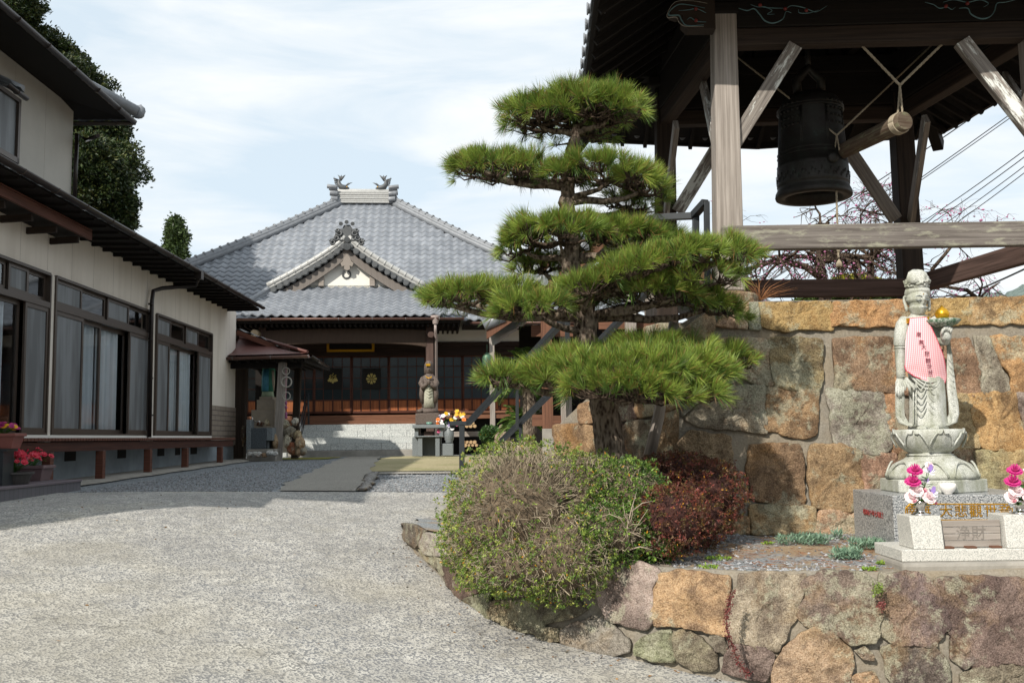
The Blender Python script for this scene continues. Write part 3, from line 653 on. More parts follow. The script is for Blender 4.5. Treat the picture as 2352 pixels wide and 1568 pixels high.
fl = post_at('FL', 5.3); o1 = Vector((fl.x-.06, fl.y-.0, (zb1+zb2)/2))
YN = 8.72
nose(Vector((P(1640, 30, 8.85).x, 8.86, P(1640, 38, 8.85).z)), Vector((-1, 0, 0)))
def Q(x, y, Y=8.76): return P(x, y, Y)
def c1(cx, cy): return (1294.5+.2752*cx, .2752*cy)
for pts, r in (([(1170,210),(1030,215),(985,170),(960,130),(880,130),(890,90),(960,40),(1060,45),(1180,70)], .012), ([(1190,110),(1110,75),(1040,85),(960,90)], .008), ([(1190,185),(1110,180),(1060,150),(1030,170)], .008)):
    curl(tw, [Q(*c1(*p), 8.775) for p in pts], r)
curl(tw, [Q(*c1(*p), 8.772) for p in [(1170,225),(1020,222),(965,190),(940,145),(872,150),(868,110),(930,20),(1060,8),(1200,30)]], .006, 'nose_rim', 'painted_rim')
for pts, r in (([(1460,70),(1530,90),(1590,75),(1635,120),(1680,175),(1750,195),(1830,160),(1855,100),(1900,110)], .011), ([(1560,40),(1620,60),(1680,60),(1740,90),(1700,120),(1760,120)], .007), ([(1850,80),(1900,50),(1980,60),(2040,80),(2110,100),(2200,50)], .008), ([(1650,60),(1760,70),(1850,70)], .006), ([(1960,80),(1970,110),(2050,110),(2130,85)], .007)):
    curl(tw, [Q(*c1(*p), 8.755) for p in pts], r)
def c2(cx, cy): return (1692.8+.2803*cx, .2803*cy)
for pts, r in (([(1540,20),(1610,40),(1660,70),(1720,60),(1760,80),(1790,60)], .007), ([(1820,70),(1890,70),(1920,120),(2000,155),(2070,140),(2110,90),(2130,30),(2200,20),(2280,0)], .011), ([(1690,20),(1780,0),(1890,20),(1990,0),(2060,30),(2020,60)], .008)):
    curl(tw, [Q(*c2(*p), 8.70) for p in pts], r)
for x, y, Y in (c1(1850, 75)+(8.75,), c1(1640, 45)+(8.75,), c1(2025, 88)+(8.75,), c1(1103, 75)+(8.77,), c1(1105, 172)+(8.77,), c2(1888, 30)+(8.69,), c2(1712, 52)+(8.69,)):
    b = MB(); b.blob(P(x, y, Y), .018, 8, 5, 0); b.build('painted_dot', M['red_dot'], tw)
# back left white bracket nose and green band seen under the eave
b = MB(); b.prism([P(*q, 11.0) for q in ((1528, 190), (1553, 187), (1550, 215), (1533, 240), (1526, 225))], (0, .14, 0)); b.build('bracket_nose', M['peel'], tw)
b = MB(); b.prism([P(*q, 11.0) for q in ((2125, 175), (2190, 170), (2180, 200), (2135, 205))], (0, .14, 0)); b.build('bracket_nose', M['peel'], tw)
# roof
ZE = P(1600, 338, 12.4).z+.02
EV = [Vector((.79, 8.1, ZE+.16)), Vector((5.75, 8.1, ZE+.16)), Vector((5.45, 12.4, ZE)), Vector((.86, 12.4, ZE))]
RG = [Vector((2.4, 10.2, ZE+1.75)), Vector((3.9, 10.2, ZE+1.75))]
sides = [(EV[0], EV[1], RG[1], RG[0]), (EV[1], EV[2], RG[1], RG[1]), (EV[2], EV[3], RG[0], RG[1]), (EV[3], EV[0], RG[0], RG[0])]
def sag(u, v, a, b_, c, d):
    p = a.lerp(b_, u).lerp(d.lerp(c, u), v); p = p.copy(); p.z += .13*(abs(2*u-1)**2.6)*(1-v)**2-.16*sin(pi*v)*.8; return p
b = MB(); k = MB(); 
for (a, b_, c, d) in sides:
    b.grid(lambda u, v: sag(u, v, a, b_, c, d), 16, 6)
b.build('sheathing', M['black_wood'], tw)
# rafters beneath, tile layer on top
for si, (a, b_, c, d) in enumerate(sides):
    n = int((b_-a).length/.27)
    for i in range(1, n):
        u = i/n; dr = (b_-a).normalized(); inw = Vector((-dr.y, dr.x, 0)); p0 = sag(u, 0, a, b_, c, d)+inw*.03
        # rafters run square to the eave until they meet the hip
        run = 1.9; span = (b_-a).length; run = min(run, u*span+.05, (1-u)*span+.05) if si in (0, 2) else min(run, u*span+.05, (1-u)*span+.05)
        slope = (RG[0].z-a.z)/1.95*.8
        k2 = MB(); k2.beam(p0+Vector((0, 0, -.05)), p0+inw*run+Vector((0, 0, -.05+run*slope*.92)), .045, .06, uo=i*.7); k2.build('rafter', M['black_wood'], tw)
    k.beam(sag(0, 0, a, b_, c, d)+Vector((0, 0, -.02)), sag(.5, 0, a, b_, c, d)+Vector((0, 0, -.02)), .05, .07); k.beam(sag(.5, 0, a, b_, c, d)+Vector((0, 0, -.02)), sag(1, 0, a, b_, c, d)+Vector((0, 0, -.02)), .05, .07)
k.build('eave_edge', M['black_wood'], tw)
for i, e in enumerate(EV):
    b = MB(); e2 = Vector(e); e2.z += .08; inn = (RG[0] if e.x < 3 else RG[1]); d = (inn-e2); b.beam(e2+Vector((0, 0, -.06))-d.normalized()*.1, e2+d*.75+Vector((0, 0, -.13)), .13, .16); b.build('hip_rafter', M['black_wood'], tw, .01)
def tiles(mb, Pf, nu, nv, amp=.028, step=.018, sub=6, th=.0):
    "Pf(u,v)->point; nu columns, nv courses of pantiles"
    base = len(mb.v); NU = nu*sub
    def prof(t):  # S shaped pantile
        return (.5-.5*cos(2*pi*t))*1.0 if t < .62 else (.5-.5*cos(2*pi*.62))*(1-(t-.62)/.38)*.8-.1*sin(pi*(t-.62)/.38)
    for j in range(nv):
        I = []
        for e in (0, 1):
            v = (j+e)/nv; row = []
            for i in range(NU+1):
                u = i/NU; p = Pf(u, v); q = prof((i % sub)/sub); p = Vector(p); p.z += amp*q+(step if e == 0 else 0)*1.0+.004*((j*7+i//sub*13) % 5)/5; row.append(mb.vert(p))
            I.append(row)
        if j:
            for i in range(NU): mb.face((prev[i], prev[i+1], I[0][i+1], I[0][i]), [(i//sub+.5, j+.01)]*4, True)
        for i in range(NU): mb.face((I[0][i], I[0][i+1], I[1][i+1], I[1][i]), [(i//sub+.5, j+.5)]*4, True)
        prev = I[1]
tl = MB()
for (a, b_, c, d) in sides:
    n = max(6, int((b_-a).length/.27))
    tiles(tl, lambda u, v: sag(u, v, a, b_, c, d)+Vector((0, 0, .045)), n, 9, .04, .02)
tl.build('roof_tiles', M['tile_dark'], tw)
ev = MB(); ends = MB()
for (a, b_, c, d) in sides:
    n = max(6, int((b_-a).length/.27)); out = Vector((b_-a).normalized()); outn = Vector((out.y, -out.x, 0))
    for i in range(n):
        u = (i+.35)/n; p = sag(u, 0, a, b_, c, d)+Vector((0, 0, .085))+outn*.06; ends = MB(); ends.tube([p-outn*.16, p-outn*.01, p], [.045, .045, .05], 12); ends.tube([p, p+outn*.012], [.058, .058], 14, sm=False); ends.build('round_tile_end', M['ridge_tile'], tw)
        # scalloped drop of the eave tile
        q0 = sag((i+.0)/n, 0, a, b_, c, d); q1 = sag((i+1)/n, 0, a, b_, c, d)
        ev.prism([q0.lerp(q1, t)+outn*.045+Vector((0, 0, .075-zz)) for t, zz in ((0, 0), (0, .04), (.2, .05), (.45, .075), (.7, .075), (.9, .05), (1, .04), (1, 0))], -outn*.02)
ev.build('eave_tiles', M['tile_dark'], tw)
b = MB()
for e in EV: r = RG[0] if e.x < 3 else RG[1]; b.tube([Vector(e)+Vector((0, 0, .2)), Vector(e).lerp(r, .5)+Vector((0, 0, .1)), r+Vector((0, 0, .1))], [.08, .09, .09], 10)
b.beam(RG[0]+Vector((-.2, 0, .2)), RG[1]+Vector((.2, 0, .2)), .22, .4); b.build('roof_ridge', M['ridge_tile'], tw)
# ceiling joists over the bell
b = MB()
for i in range(5): x = 2.0+i*.65; b.beam((x, 8.9, ZT+.25), (x, 11.3, ZT+.25), .09, .12)
for i in range(9): y = 9.1+i*.26; b.beam((1.8, y, ZT+.34), (4.8, y, ZT+.34), .04, .05)
b.build('ceiling_grid', M['black_wood'], tw)
b = MB(); b.beam((1.9, 10.1, ZT+.05), (4.7, 10.1, ZT+.05), .24, .24); b.build('hanging_beam', M['black_wood'], tw, .01)
rebase(tw, (3.2, 10.1, TZ))

# ---------------------------------------------------------------- bell
BX, BY = P(1869, 452, 10.1).x, 10.1; BZ = P(1869, 455, 10.1).z
def m_bronze():
    t = NT('dark patinated bronze'); v = t.coord(); n = t.noise(v, 7, 6, .7); n2 = t.noise(v, 30, 4)
    k = t.ramp(n, (.35, srgb('#272220')), (.6, srgb('#30302c')), (.72, srgb('#3b453f'))); t.set(Base_Color=k, Metallic=.55, Roughness=.52); t.bump(n2, .15, .004); return t.m
M['bronze'] = m_bronze()
bell = thing('temple_bell', 'large dark bronze temple bell hanging mouth down under the tower roof', 'bell', (BX, BY, BZ))
b = MB(); R = .38
prof = [(.27, .10), (.29, -.0), (R, 0), (R+.006, .02), (R, .055), (R-.018, .09), (R-.022, .12), (R-.016, .125), (R-.018, .15), (R-.022, .3), (R-.026, .31), (R-.022, .335), (R-.03, .34), (R-.05, .7), (R-.062, .9), (R-.066, .96), (R-.1, 1.03), (R-.17, 1.08), (R-.28, 1.11), (0.0, 1.12)]
b.lathe(prof, (0, 0, 0), 64, cap=False); b.lathe([(.27, .1), (.26, .5), (.25, .9), (0, 1.0)], (0, 0, 0), 32, cap=False); b.build('bell_body', M['bronze'], bell)
b = MB()
for z in (.42, .46, .9, .93): b.lathe([(R-.03-z*.03, z), (R-.015-z*.03, z+.006), (R-.03-z*.03, z+.014)], (0, 0, 0), 64, cap=False)
for a in range(8):
    an = a*pi/4+.2
    for dz in (-.02, .02): b.tube([(cos(an+dz)*(R-.03-z*.03), sin(an+dz)*(R-.03-z*.03), z) for z in (.46, .7, .9)], .006, 6)
b.build('raised_bands', M['bronze'], bell)
b = MB()
for i in range(70):   # scroll relief in the band near the lip
    a = i/70*2*pi; z = .20+.03*sin(i*2.2); rr = R-.019; pts = [(cos(a+.02*cos(t))*(rr+.004), sin(a+.02*cos(t))*(rr+.004), z+.02*sin(t)) for t in np.linspace(0, 4.6, 9)]; b.tube(pts, .0035, 5)
for q in range(4):
    for i in range(5):
        for j in range(4): a = q*pi/2+.25+i*.16; z = .62+j*.075+.1; b.blob((cos(a)*(R-.05), sin(a)*(R-.05), z), (.016, .016, .016), 6, 4, 0)
b.build('relief', M['bronze'], bell)
b = MB(); b.lathe([(0, -.01), (.055, 0), (.06, .012), (.03, .02), (0, .022)], (0, 0, 0), 20)
for i, v in enumerate(b.v): b.v[i] = (.1+v[0], -(R-.03)-v[2], .33+v[1])
b.build('striking_boss', M['bronze'], bell)
b = MB(); b.tube([(-.12, 0, 1.1), (-.13, 0, 1.25), (0, 0, 1.38), (.13, 0, 1.25), (.12, 0, 1.1)], [.045, .05, .055, .05, .045], 10); b.tube([(0, 0, 1.36), (0, 0, ZT-BZ-.05)], .03, 8); b.build('dragon_loop', M['bronze'], bell)
# striker log with its ropes
p0 = P(1915, 360, 10.0+.0); p1 = P(2078, 278, 8.95)
p0.z = p1.z-.02
lg = thing('striker_log', 'horizontal weathered log slung on ropes to strike the bell', 'striker log', tuple(p1))
b = MB(); n = 9; pts = [p0.lerp(p1, i/n) for i in range(n+1)]
b.tube([pts[0]-(p1-p0)*.004]+pts+[p1+(p1-p0)*.004], [.068]+[lerp(.075, .088, i/n)+(.004 if i == n-1 else 0) for i in range(n+1)]+[.08], 24); b.build('log', m_wood('old striker wood', srgb('#766a5c'), srgb('#473629'), lich=srgb('#858a6c')), lg)
def rope(a, c, r=.011, name='rope', mat='rope', sagd=0):
    b = MB(); m = max(3, int((c-a).length/.09)); pts = []
    for i in range(m+1):
        t = i/m; p = a.lerp(c, t); p.z -= sagd*4*t*(1-t); pts.append(p)
    for ph in (0, 2.09, 4.18):
        q = []; d = (c-a).normalized(); x = d.cross(Vector((.2, 1, .1))).normalized(); y = d.cross(x); L_ = (c-a).length; mm = max(4, int(L_/.018))
        for i in range(mm+1):
            t = i/mm; p = a.lerp(c, t); p.z -= sagd*4*t*(1-t); an = ph+t*L_/.07*2*pi*.5; q.append(p+(x*cos(an)+y*sin(an))*r*.5)
        b.tube(q, r*.55, 5)
    return b.build(name, M[mat], lg)
k1 = P(2067, 196, 8.98); k2 = P(1922, 311, 9.75)
rope(k1, P(1820, -60, 8.95), .013); rope(k1, P(2330, -60, 8.9), .013); rope(k2, P(1640, 90, 10.3), .010); rope(k2, P(2160, 85, 10.3), .010)
rope(k1, P(2062, 262, 8.99), .010, 'hanging_loop'); rope(k1, P(2073, 262, 8.95), .010, 'hanging_loop'); rope(k2, P(1917, 345, 9.8), .008, 'hanging_loop'); rope(k2, P(1928, 345, 9.72), .008, 'hanging_loop')
b = MB(); d = (p1-p0).normalized(); x = d.cross(Vector((0, 0, 1))).normalized(); y = x.cross(d)
for (t, r, nn) in ((.93, .094, 4), (.02, .081, 3)):
    for q in range(nn):
        c = p0.lerp(p1, t)+d*(q*.018-.03); b.tube([c+(x*cos(a)+y*sin(a))*r for a in np.linspace(0, 2*pi, 22)], .009, 6)
b.build('rope_lashing', M['rope'], lg)
pr = P(1919, 378, 9.8); rope(pr, P(1926, 592, 9.8), .011, 'pull_rope')
b = MB(); 
for y, r in ((432, .024), (455, .0), (575, .02)):
    if r: b.blob(P(1920+(y-378)*.03, y, 9.8), (r, r, r*1.2), 10, 6, .15)
c = P(1927, 596, 9.8)
for i in range(16): a = i*.39; b.tube([c, c+Vector((cos(a)*.022, sin(a)*.022, -.035)), c+Vector((cos(a)*.028, sin(a)*.028, -.075))], .006, 4)
b.build('rope_tassel', M['rope'], lg); rebase(lg, tuple(p1)); rebase(bell, (0, 0, 0)); bell.location = (BX, BY, BZ)
for ch in bell.children: ch.matrix_parent_inverse = Matrix()
# ---------------------------------------------------------------- kannon statue, pedestal, offering stand
SX, SY = 3.24, 7.72
# granite pedestal
x0 = P(2056, 1259, 7.2).x; zt = P(2056, 1138, 7.2).z
ped = thing('granite_pedestal', 'broad speckled grey granite pedestal with gold lettering under the white statue', 'pedestal', (SX, 7.65, .74))
b = MB(); xr = SX+(SX-x0)*1.0
b.loft([[(x0-.0, 7.2, .7), (xr, 7.2, .7), (xr+.02, 8.1, .7), (x0+.02, 8.1, .7)], [(x0, 7.2, zt), (xr, 7.2, zt), (xr+.02, 8.1, zt), (x0+.02, 8.1, zt)]], True, sm=False)
b.build('block', M['grey_granite'], ped, .006)
def letter(txt, size, o, xd, zd, parent, mat, name='lettering', depth=.003, sy=1.):
    me = text_mesh(txt, size, depth); ob = bpy.data.objects.new(name, me); COL.objects.link(ob); me.materials.append(mat)
    xd = Vector(xd).normalized(); zd = Vector(zd).normalized(); n = xd.cross(zd)
    ob.matrix_world = Matrix(((xd.x, zd.x*sy, n.x, o[0]), (xd.y, zd.y*sy, n.y, o[1]), (xd.z, zd.z*sy, n.z, o[2]), (0, 0, 0, 1))); ob.parent = parent; return ob
chars = '南無大悲觀世音'; xs = [2085, 2118, 2174, 2208, 2242, 2277, 2311]
for ch, x in zip('南無大悲觀世音', [2095, 2124, 2173, 2207, 2241, 2276, 2308]):
    p = P(x, 1175 if x > 2130 else 1174, 7.198); letter(ch, .096, p, (1, 0, 0), (0, 0, 1), ped, M['gold'], 'gold_character', sy=.95)
b = MB(); c0 = P(2080, 1157, 7.197); c1_ = P(2325, 1157, 7.197); c2_ = P(2325, 1193, 7.197); c3_ = P(2080, 1194, 7.197)
fr = [c0+Vector((.03, 0, 0)), c1_-Vector((.03, 0, 0)), c1_-Vector((.03, 0, .025)), c1_-Vector((0, 0, .03)), c2_+Vector((0, 0, .03)), c2_-Vector((.03, 0, 0)), c3_+Vector((.03, 0, 0)), c3_+Vector((0, 0, .03)), c0-Vector((0, 0, .03))]
b.tube(fr+[fr[0]], .004, 4, sm=False); b.build('gold_border', M['gold'], ped)
M['red_ink'] = m_plain('red painted incision', srgb('#8a3431'), .6)
letter('昭和五十年七月建之', .048, Vector((x0+.005, 7.62, P(2010, 1180, 7.6).z)), (0, -1, 0), (0, 0, 1), ped, M['red_ink'], 'red_inscription', .002)
rebase(ped, (SX, 7.65, .74))
# offering stand
st = thing('offering_stand', 'pale granite offering stand of two square pillars on a slab before the statue', 'offering stand', (3.1, 6.7, .74))
SF = 6.54; zf = P(2095, 1290, SF).z; xl = P(2073, 1290, SF).x; b = MB(); b.box((xl-.03, 6.46, .6), (5.0, 6.95, zf)); b.build('concrete_footing', M['conc'], st, .02)
zs = P(2095, 1262, SF).z; b = MB(); b.box((xl, SF, zf+.001), (5.0, SF+.5, zs)); b.build('base_slab', M['white_granite'], st, .006)
def pillar(xa, xb, xat, xbt, y0=6.55):
    b = MB(); za = zs+.001; zp = P(2100, 1184, 6.6).z
    b.loft([[(xa, y0, za), (xb, y0, za), (xb, y0+.26, za), (xa, y0+.26, za)], [(xat, y0+.03, zp), (xbt, y0+.03, zp), (xbt, y0+.25, zp), (xat, y0+.25, zp)]], True, sm=False); b.build('pillar', M['white_granite'], st, .006); return zp
f_ = lambda x, y=6.55: P(x, 1220, y).x
zp = pillar(f_(2098), f_(2168), f_(2094), f_(2167)); pillar(f_(2312), f_(2390), f_(2312), f_(2388))
b = MB(); xa, xb = f_(2171), f_(2308); zt2, zb_ = P(2200, 1194, 6.62).z, P(2200, 1256, 6.62).z
for i in range(4):
    h = (zt2-zb_)/4; b.beam((xa, 6.62, zb_+h*(i+.5)), (xb, 6.62, zb_+h*(i+.5)+.002), .02, h-.003, uo=i*3.3)
b.build('board', M['grey_wood'], st, .002)
b = MB()
M['ink2'] = m_plain('maroon brush ink', srgb('#6e3040'), .9); M['ink'] = m_plain('faded ink', srgb('#4a4744'), .9)
letter('浄財', .10, Vector(((xa+xb)/2, 6.6085, (zt2+zb_)/2)), (1, 0, 0), (0, 0, 1), st, m_plain('faint ink', srgb('#77716a'), .9), 'faded_ink', .0004)
for x in (2180, 2232, 2290): b = MB(); b.box((f_(x)-.03, 6.56, zs+.001), (f_(x)+.035, 6.63, zs+.014)); b.build('wood_shim', M['new_wood'], st, .003)
rebase(st, (3.1, 6.7, .74))
# statue -----------------------------------------------------------
STX = P(2132, 1100, SY).x
stt = thing('kannon_statue', 'pale granite standing goddess statue on a lotus base wearing a pink gingham bib', 'statue', (STX, SY, zt))
G_ = M['statue_granite']
def zz(y, Y=SY): return P(2132, y, Y).z
hx = P(2142, 1115, SY).x
b = MB(); z0, z1, z2 = zt+.001, zz(1098), zz(1045)
b.lathe([(.385, 0), (.385, z1-z0)], (hx, SY, z0), 6, sm=False, rot=pi/6); b.build('hexagonal_plinth', G_, stt, .008)
b = MB(); H = z2-z1; b.lathe([(.335, .002), (.34, .03), (.32, H*.35), (.28, H*.62), (.2, H*.86), (.17, H)], (hx, SY, z1), 96, f=lambda a, z, k: 1+.035*abs(cos(a*4))**.4*(1 if k < 4 else 0)-.02)
for k in range(8):
    a = k*pi/4+.39; pts = []
    for t in np.linspace(-1, 1, 13): aa = a+t*.33; rr = lerp(.335, .27, (1-abs(t)**2)); pts.append((hx+cos(aa)*rr*1.04, SY+sin(aa)*rr*1.04, z1+.02+(H*.62)*(1-abs(t)**3)))
    b.tube(pts, .008, 6)
b.build('inverted_lotus', G_, stt)
cx = P(2134, 1030, SY).x; za, zb3 = zz(1046), zz(985)
b = MB(); H = zb3-za
b.lathe([(.17, 0), (.175, .012), (.15, .02), (.16, .03), (.215, H*.35), (.25, H*.68), (.26, H*.9), (.25, H*.985), (.2, H)], (cx, SY, za), 96, f=lambda a, z, k: 1+(.05*abs(cos(a*4+.5))**.5-.025)*(1 if 3 <= k <= 7 else 0))
for k in range(8):
    a = k*pi/4-pi/2; pts = []
    for t in np.linspace(-1, 1, 17): aa = a+t*.40; zz_ = H*.93-(abs(t)**2.2)*H*.62+(.012 if abs(t) < .06 else 0)-(.02*(1-abs(t)) if abs(t) > .05 and abs(t) < .3 else 0); rr = .20+.065*min(1, zz_/H/.7); pts.append((cx+cos(aa)*rr*1.02, SY+sin(aa)*rr*1.02, za+zz_))
    b.tube(pts, .0075, 6)
b.build('lotus_seat', G_, stt)
S = lambda x, y, dy=0.: P(x, y, SY+dy)
def ring(xc, y, rx, ry, dy=0, n=36, fold=0, nf=9, ph=0):
    c = S(xc, y, dy); w = (S(xc+10, y).x-S(xc, y).x)/10
    return [Vector((c.x+cos(a)*rx*w*(1+fold*sin(nf*a+ph)), c.y+sin(a)*ry*w*(1+fold*sin(nf*a+ph)), c.z)) for a in [2*pi*k/n for k in range(n)]]
b = MB()  # robe and torso
b.loft([ring(2132, 987, 44, 38, fold=.03), ring(2132, 975, 42, 36, fold=.04), ring(2131, 950, 40, 33, fold=.035), ring(2130, 915, 40, 32, fold=.03), ring(2128, 880, 40, 30, fold=.015), ring(2124, 855, 38, 28), ring(2120, 830, 34, 25), ring(2116, 800, 34, 26), ring(2113, 770, 40, 28), ring(2110, 750, 43, 27), ring(2109, 738, 38, 23), ring(2108, 728, 24, 17), ring(2108, 720, 13, 12), ring(2107, 705, 12, 12)])
b.build('robed_body', G_, stt)
b = MB()  # curved robe folds
for x0_, x1_, ys in ((2101, 2128, (885, 900, 915, 930, 945)), (2132, 2160, (880, 897, 913, 929, 944))):
    for y in ys:
        pts = []
        for t in np.linspace(0, 1, 11): x = lerp(x0_, x1_, t); yy = y-10+19*sin(pi*t); q = (x-2130)/43; pts.append(S(x, yy, -.114*math.sqrt(max(.05, 1-q*q))))
        b.tube(pts, [.002]+[.0045]*9+[.002], 6)
for y0_, y1_, dy in ((842, 872, 0), (850, 880, 0), (858, 888, 0)):   # waist sash sweeping across
    b.tube([S(lerp(2088, 2158, t), lerp(y0_, y1_-8, t)+22*sin(pi*t*.9), -.095*math.sqrt(max(.1, 1-((lerp(2088, 2158, t)-2126)/44)**2))-.01) for t in np.linspace(0, 1, 14)], .009, 8)
for x in (2098, 2104, 2150, 2156): b.tube([S(x, y, -.085) for y in (880, 920, 960, 980)], .006, 6)
for k, x in enumerate((2096, 2103, 2110, 2117, 2124)): b.tube([S(x, 732+abs(x-2108)*.3, -.06), S(x-3, 760, -.085), S(x-6, 790, -.08)], .003, 5)
b.build('robe_folds', G_, stt)
b = MB()  # feet and hem
b.blob(S(2117, 982, -.10), (.04, .05, .016), 12, 6, .03); b.blob(S(2146, 982, -.10), (.04, .05, .016), 12, 6, .03)
for xx in (2117, 2146):
    for i in range(5): b.blob(S(xx-8+i*4.2, 984, -.145), (.007, .010, .008), 7, 5, 0)
b.build('feet', G_, stt)
# skin chains give arms and head one continuous surface
def skin(name, nodes, edges, mat, parent, sub=2):
    me = bpy.data.meshes.new(name); me.from_pydata([tuple(n[0]) for n in nodes], edges, []); o = bpy.data.objects.new(name, me); COL.objects.link(o)
    md = o.modifiers.new('skin', 'SKIN'); md.use_smooth_shade = True
    sv = me.skin_vertices[0].data if me.skin_vertices else None
    if sv is None:
        bpy.context.view_layer.objects.active = o; sv = o.data.skin_vertices[0].data
    for i, n in enumerate(nodes):
        r = n[1]; sv[i].radius = (r, r) if not hasattr(r, '__len__') else r
    sv[0].use_root = True; sb = o.modifiers.new('sub', 'SUBSURF'); sb.levels = sb.render_levels = sub
    me.materials.append(mat); o.parent = parent; return o
def chain(nodes): return [(i, i+1) for i in range(len(nodes)-1)]
def arm(name, pts, parent=stt, mat=G_):
    b = MB(); b.tube([p[0] for p in pts], [p[1] for p in pts], 16); return b.build(name, mat, parent)
# right arm of the figure (left in view), hanging, hand holding the scarf
arm('lowered_arm', [(S(2081, 733, 0), .045), (S(2076, 745, -.01), .06), (S(2072, 770, -.01), .062), (S(2070, 792, -.01), .058), (S(2069, 797, -.01), .045), (S(2069, 830, -.02), .04), (S(2069, 855, -.035), .032), (S(2068, 870, -.04), .028)])
b = MB()
for y, r in ((788, .052), (793, .053), (799, .052), (859, .036), (864, .036)): b.tube([S(2070, y-1.3, -.012-(.02 if y > 850 else 0)), S(2070, y+1.3, -.012-(.02 if y > 850 else 0))], r, 18)
b.build('arm_bands', G_, stt)
b = MB(); b.loft([ring(2068, 868, 8, 7, -.04), ring(2067, 878, 10.5, 7, -.045), ring(2068, 888, 11, 6, -.05), ring(2068, 896, 9, 5, -.05)])
for i, (dx, ln) in enumerate(((-8, 22), (-3, 27), (2, 25), (7, 20))): b.tube([S(2068+dx, 888, -.06), S(2067+dx, 888+ln*.5, -.066), S(2068+dx*.8, 888+ln, -.055)], [.0115, .011, .008], 8)
b.tube([S(2076, 876, -.06), S(2080, 886, -.07), S(2079, 896, -.068)], [.012, .011, .008], 8); b.build('lowered_hand', G_, stt)
# scarf ends
def ribbon(name, ctr, wd, th=.016, wob=.006):
    b = MB(); rings = []
    for i, (x, y, dy) in enumerate(ctr):
        w = wd[i]*(S(10, 900).x-S(0, 900).x)/10; c = S(x, y, dy); rings.append([Vector((c.x+cos(a)*w, c.y+sin(a)*th+wob*sin(3*cos(a)*3+i), c.z)) for a in [2*pi*k/18 for k in range(18)]])
    b.loft(rings); return b.build(name, G_, stt)
ribbon('scarf', [(2066, 895, -.04), (2067, 912, -.04), (2066, 935, -.04), (2068, 955, -.04), (2075, 970, -.05), (2092, 977, -.07), (2108, 978, -.09)], [11, 11, 10, 10, 12, 12, 4])
ribbon('scarf', [(2178, 785, -.03), (2181, 815, -.03), (2182, 850, -.03), (2185, 890, -.04), (2190, 925, -.04), (2192, 950, -.04), (2184, 970, -.05), (2168, 977, -.07), (2150, 978, -.08)], [4, 6, 8, 10, 11, 12, 15, 13, 4])
b = MB()
for (x, ys, amp) in ((2066, range(905, 968, 12), 7), (2188, range(830, 968, 14), 7)):
    for y in ys: xo = x+(.0 if x < 2100 else (y-900)*.05); b.tube([S(xo-amp, y-9, -.053), S(xo, y+2, -.058), S(xo+amp*.8, y+5, -.053)], .0028, 6)
b.tube([S(2080, 868, -.07), S(2090, 880, -.09), S(2100, 890, -.1), S(2098, 897, -.1)], [.014, .016, .014, .008], 8); b.tube([S(2078, 872, -.07), S(2088, 888, -.09), S(2093, 905, -.08)], [.01, .014, .008], 8)
b.build('scarf_folds', G_, stt)
# raised arm, hand and lotus with gold jewel
arm('raised_arm', [(S(2136, 733, 0), .042), (S(2146, 745, -.01), .055), (S(2155, 765, -.015), .052), (S(2163, 784, -.04), .045), (S(2170, 782, -.09), .04), (S(2173, 770, -.12), .032), (S(2174, 764, -.13), .024)])
b = MB(); b.loft([ring(2173, 784, 8, 8, -.12), ring(2173, 776, 12, 9, -.135), ring(2172, 766, 12.5, 9, -.14), ring(2172, 758, 10, 8, -.14), ring(2171, 752, 7, 6, -.13)])
for i, (x, y) in enumerate(((2170, 751), (2175, 750), (2180, 752), (2184, 755))): b.tube([S(x-1, y+10, -.165), S(x, y+2, -.18), S(x+1, y-1, -.17), S(x+1.5, y+3, -.16)], [.011, .011, .010, .007], 8)
b.tube([S(2163, 768, -.16), S(2166, 757, -.175), S(2171, 753, -.17)], [.012, .011, .008], 8); b.build('raised_hand', G_, stt)
gl = MB(); lx = S(2166, 738, -.12); gl.lathe([(.0, -.05), (.05, -.045), (.10, -.022), (.128, .008), (.118, .014), (.0, .016)], tuple(lx), 40, f=lambda a, z, k: 1+.03*abs(sin(a*4)))
M['green_paint'] = (lambda t: (t.set(Base_Color=t.ramp(t.noise(t.coord(), 60, 5, .7), (.45, srgb('#3c5a42')), (.6, srgb('#a9b0a4'))), Roughness=.7), t.m)[-1])(NT('worn green paint'))
gl.build('lotus_dish', M['green_paint'], stt); b = MB(); b.tube([S(2140, 740, -.05), S(2152, 746, -.09), S(2163, 750, -.12), S(2172, 765, -.152), S(2173, 782, -.152)], [.016, .014, .01, .006, .005], 8); b.build('lotus_stem', M['green_paint'], stt)
b = MB(); b.lathe([(0, -.045), (.03, -.042), (.05, -.015), (.052, .01), (.04, .035), (.015, .056), (.002, .072)], tuple(S(2164, 722, -.12)), 24, f=lambda a, z, k: 1+.05*abs(sin(a*2.5))); b.build('gold_jewel', M['gold'], stt)
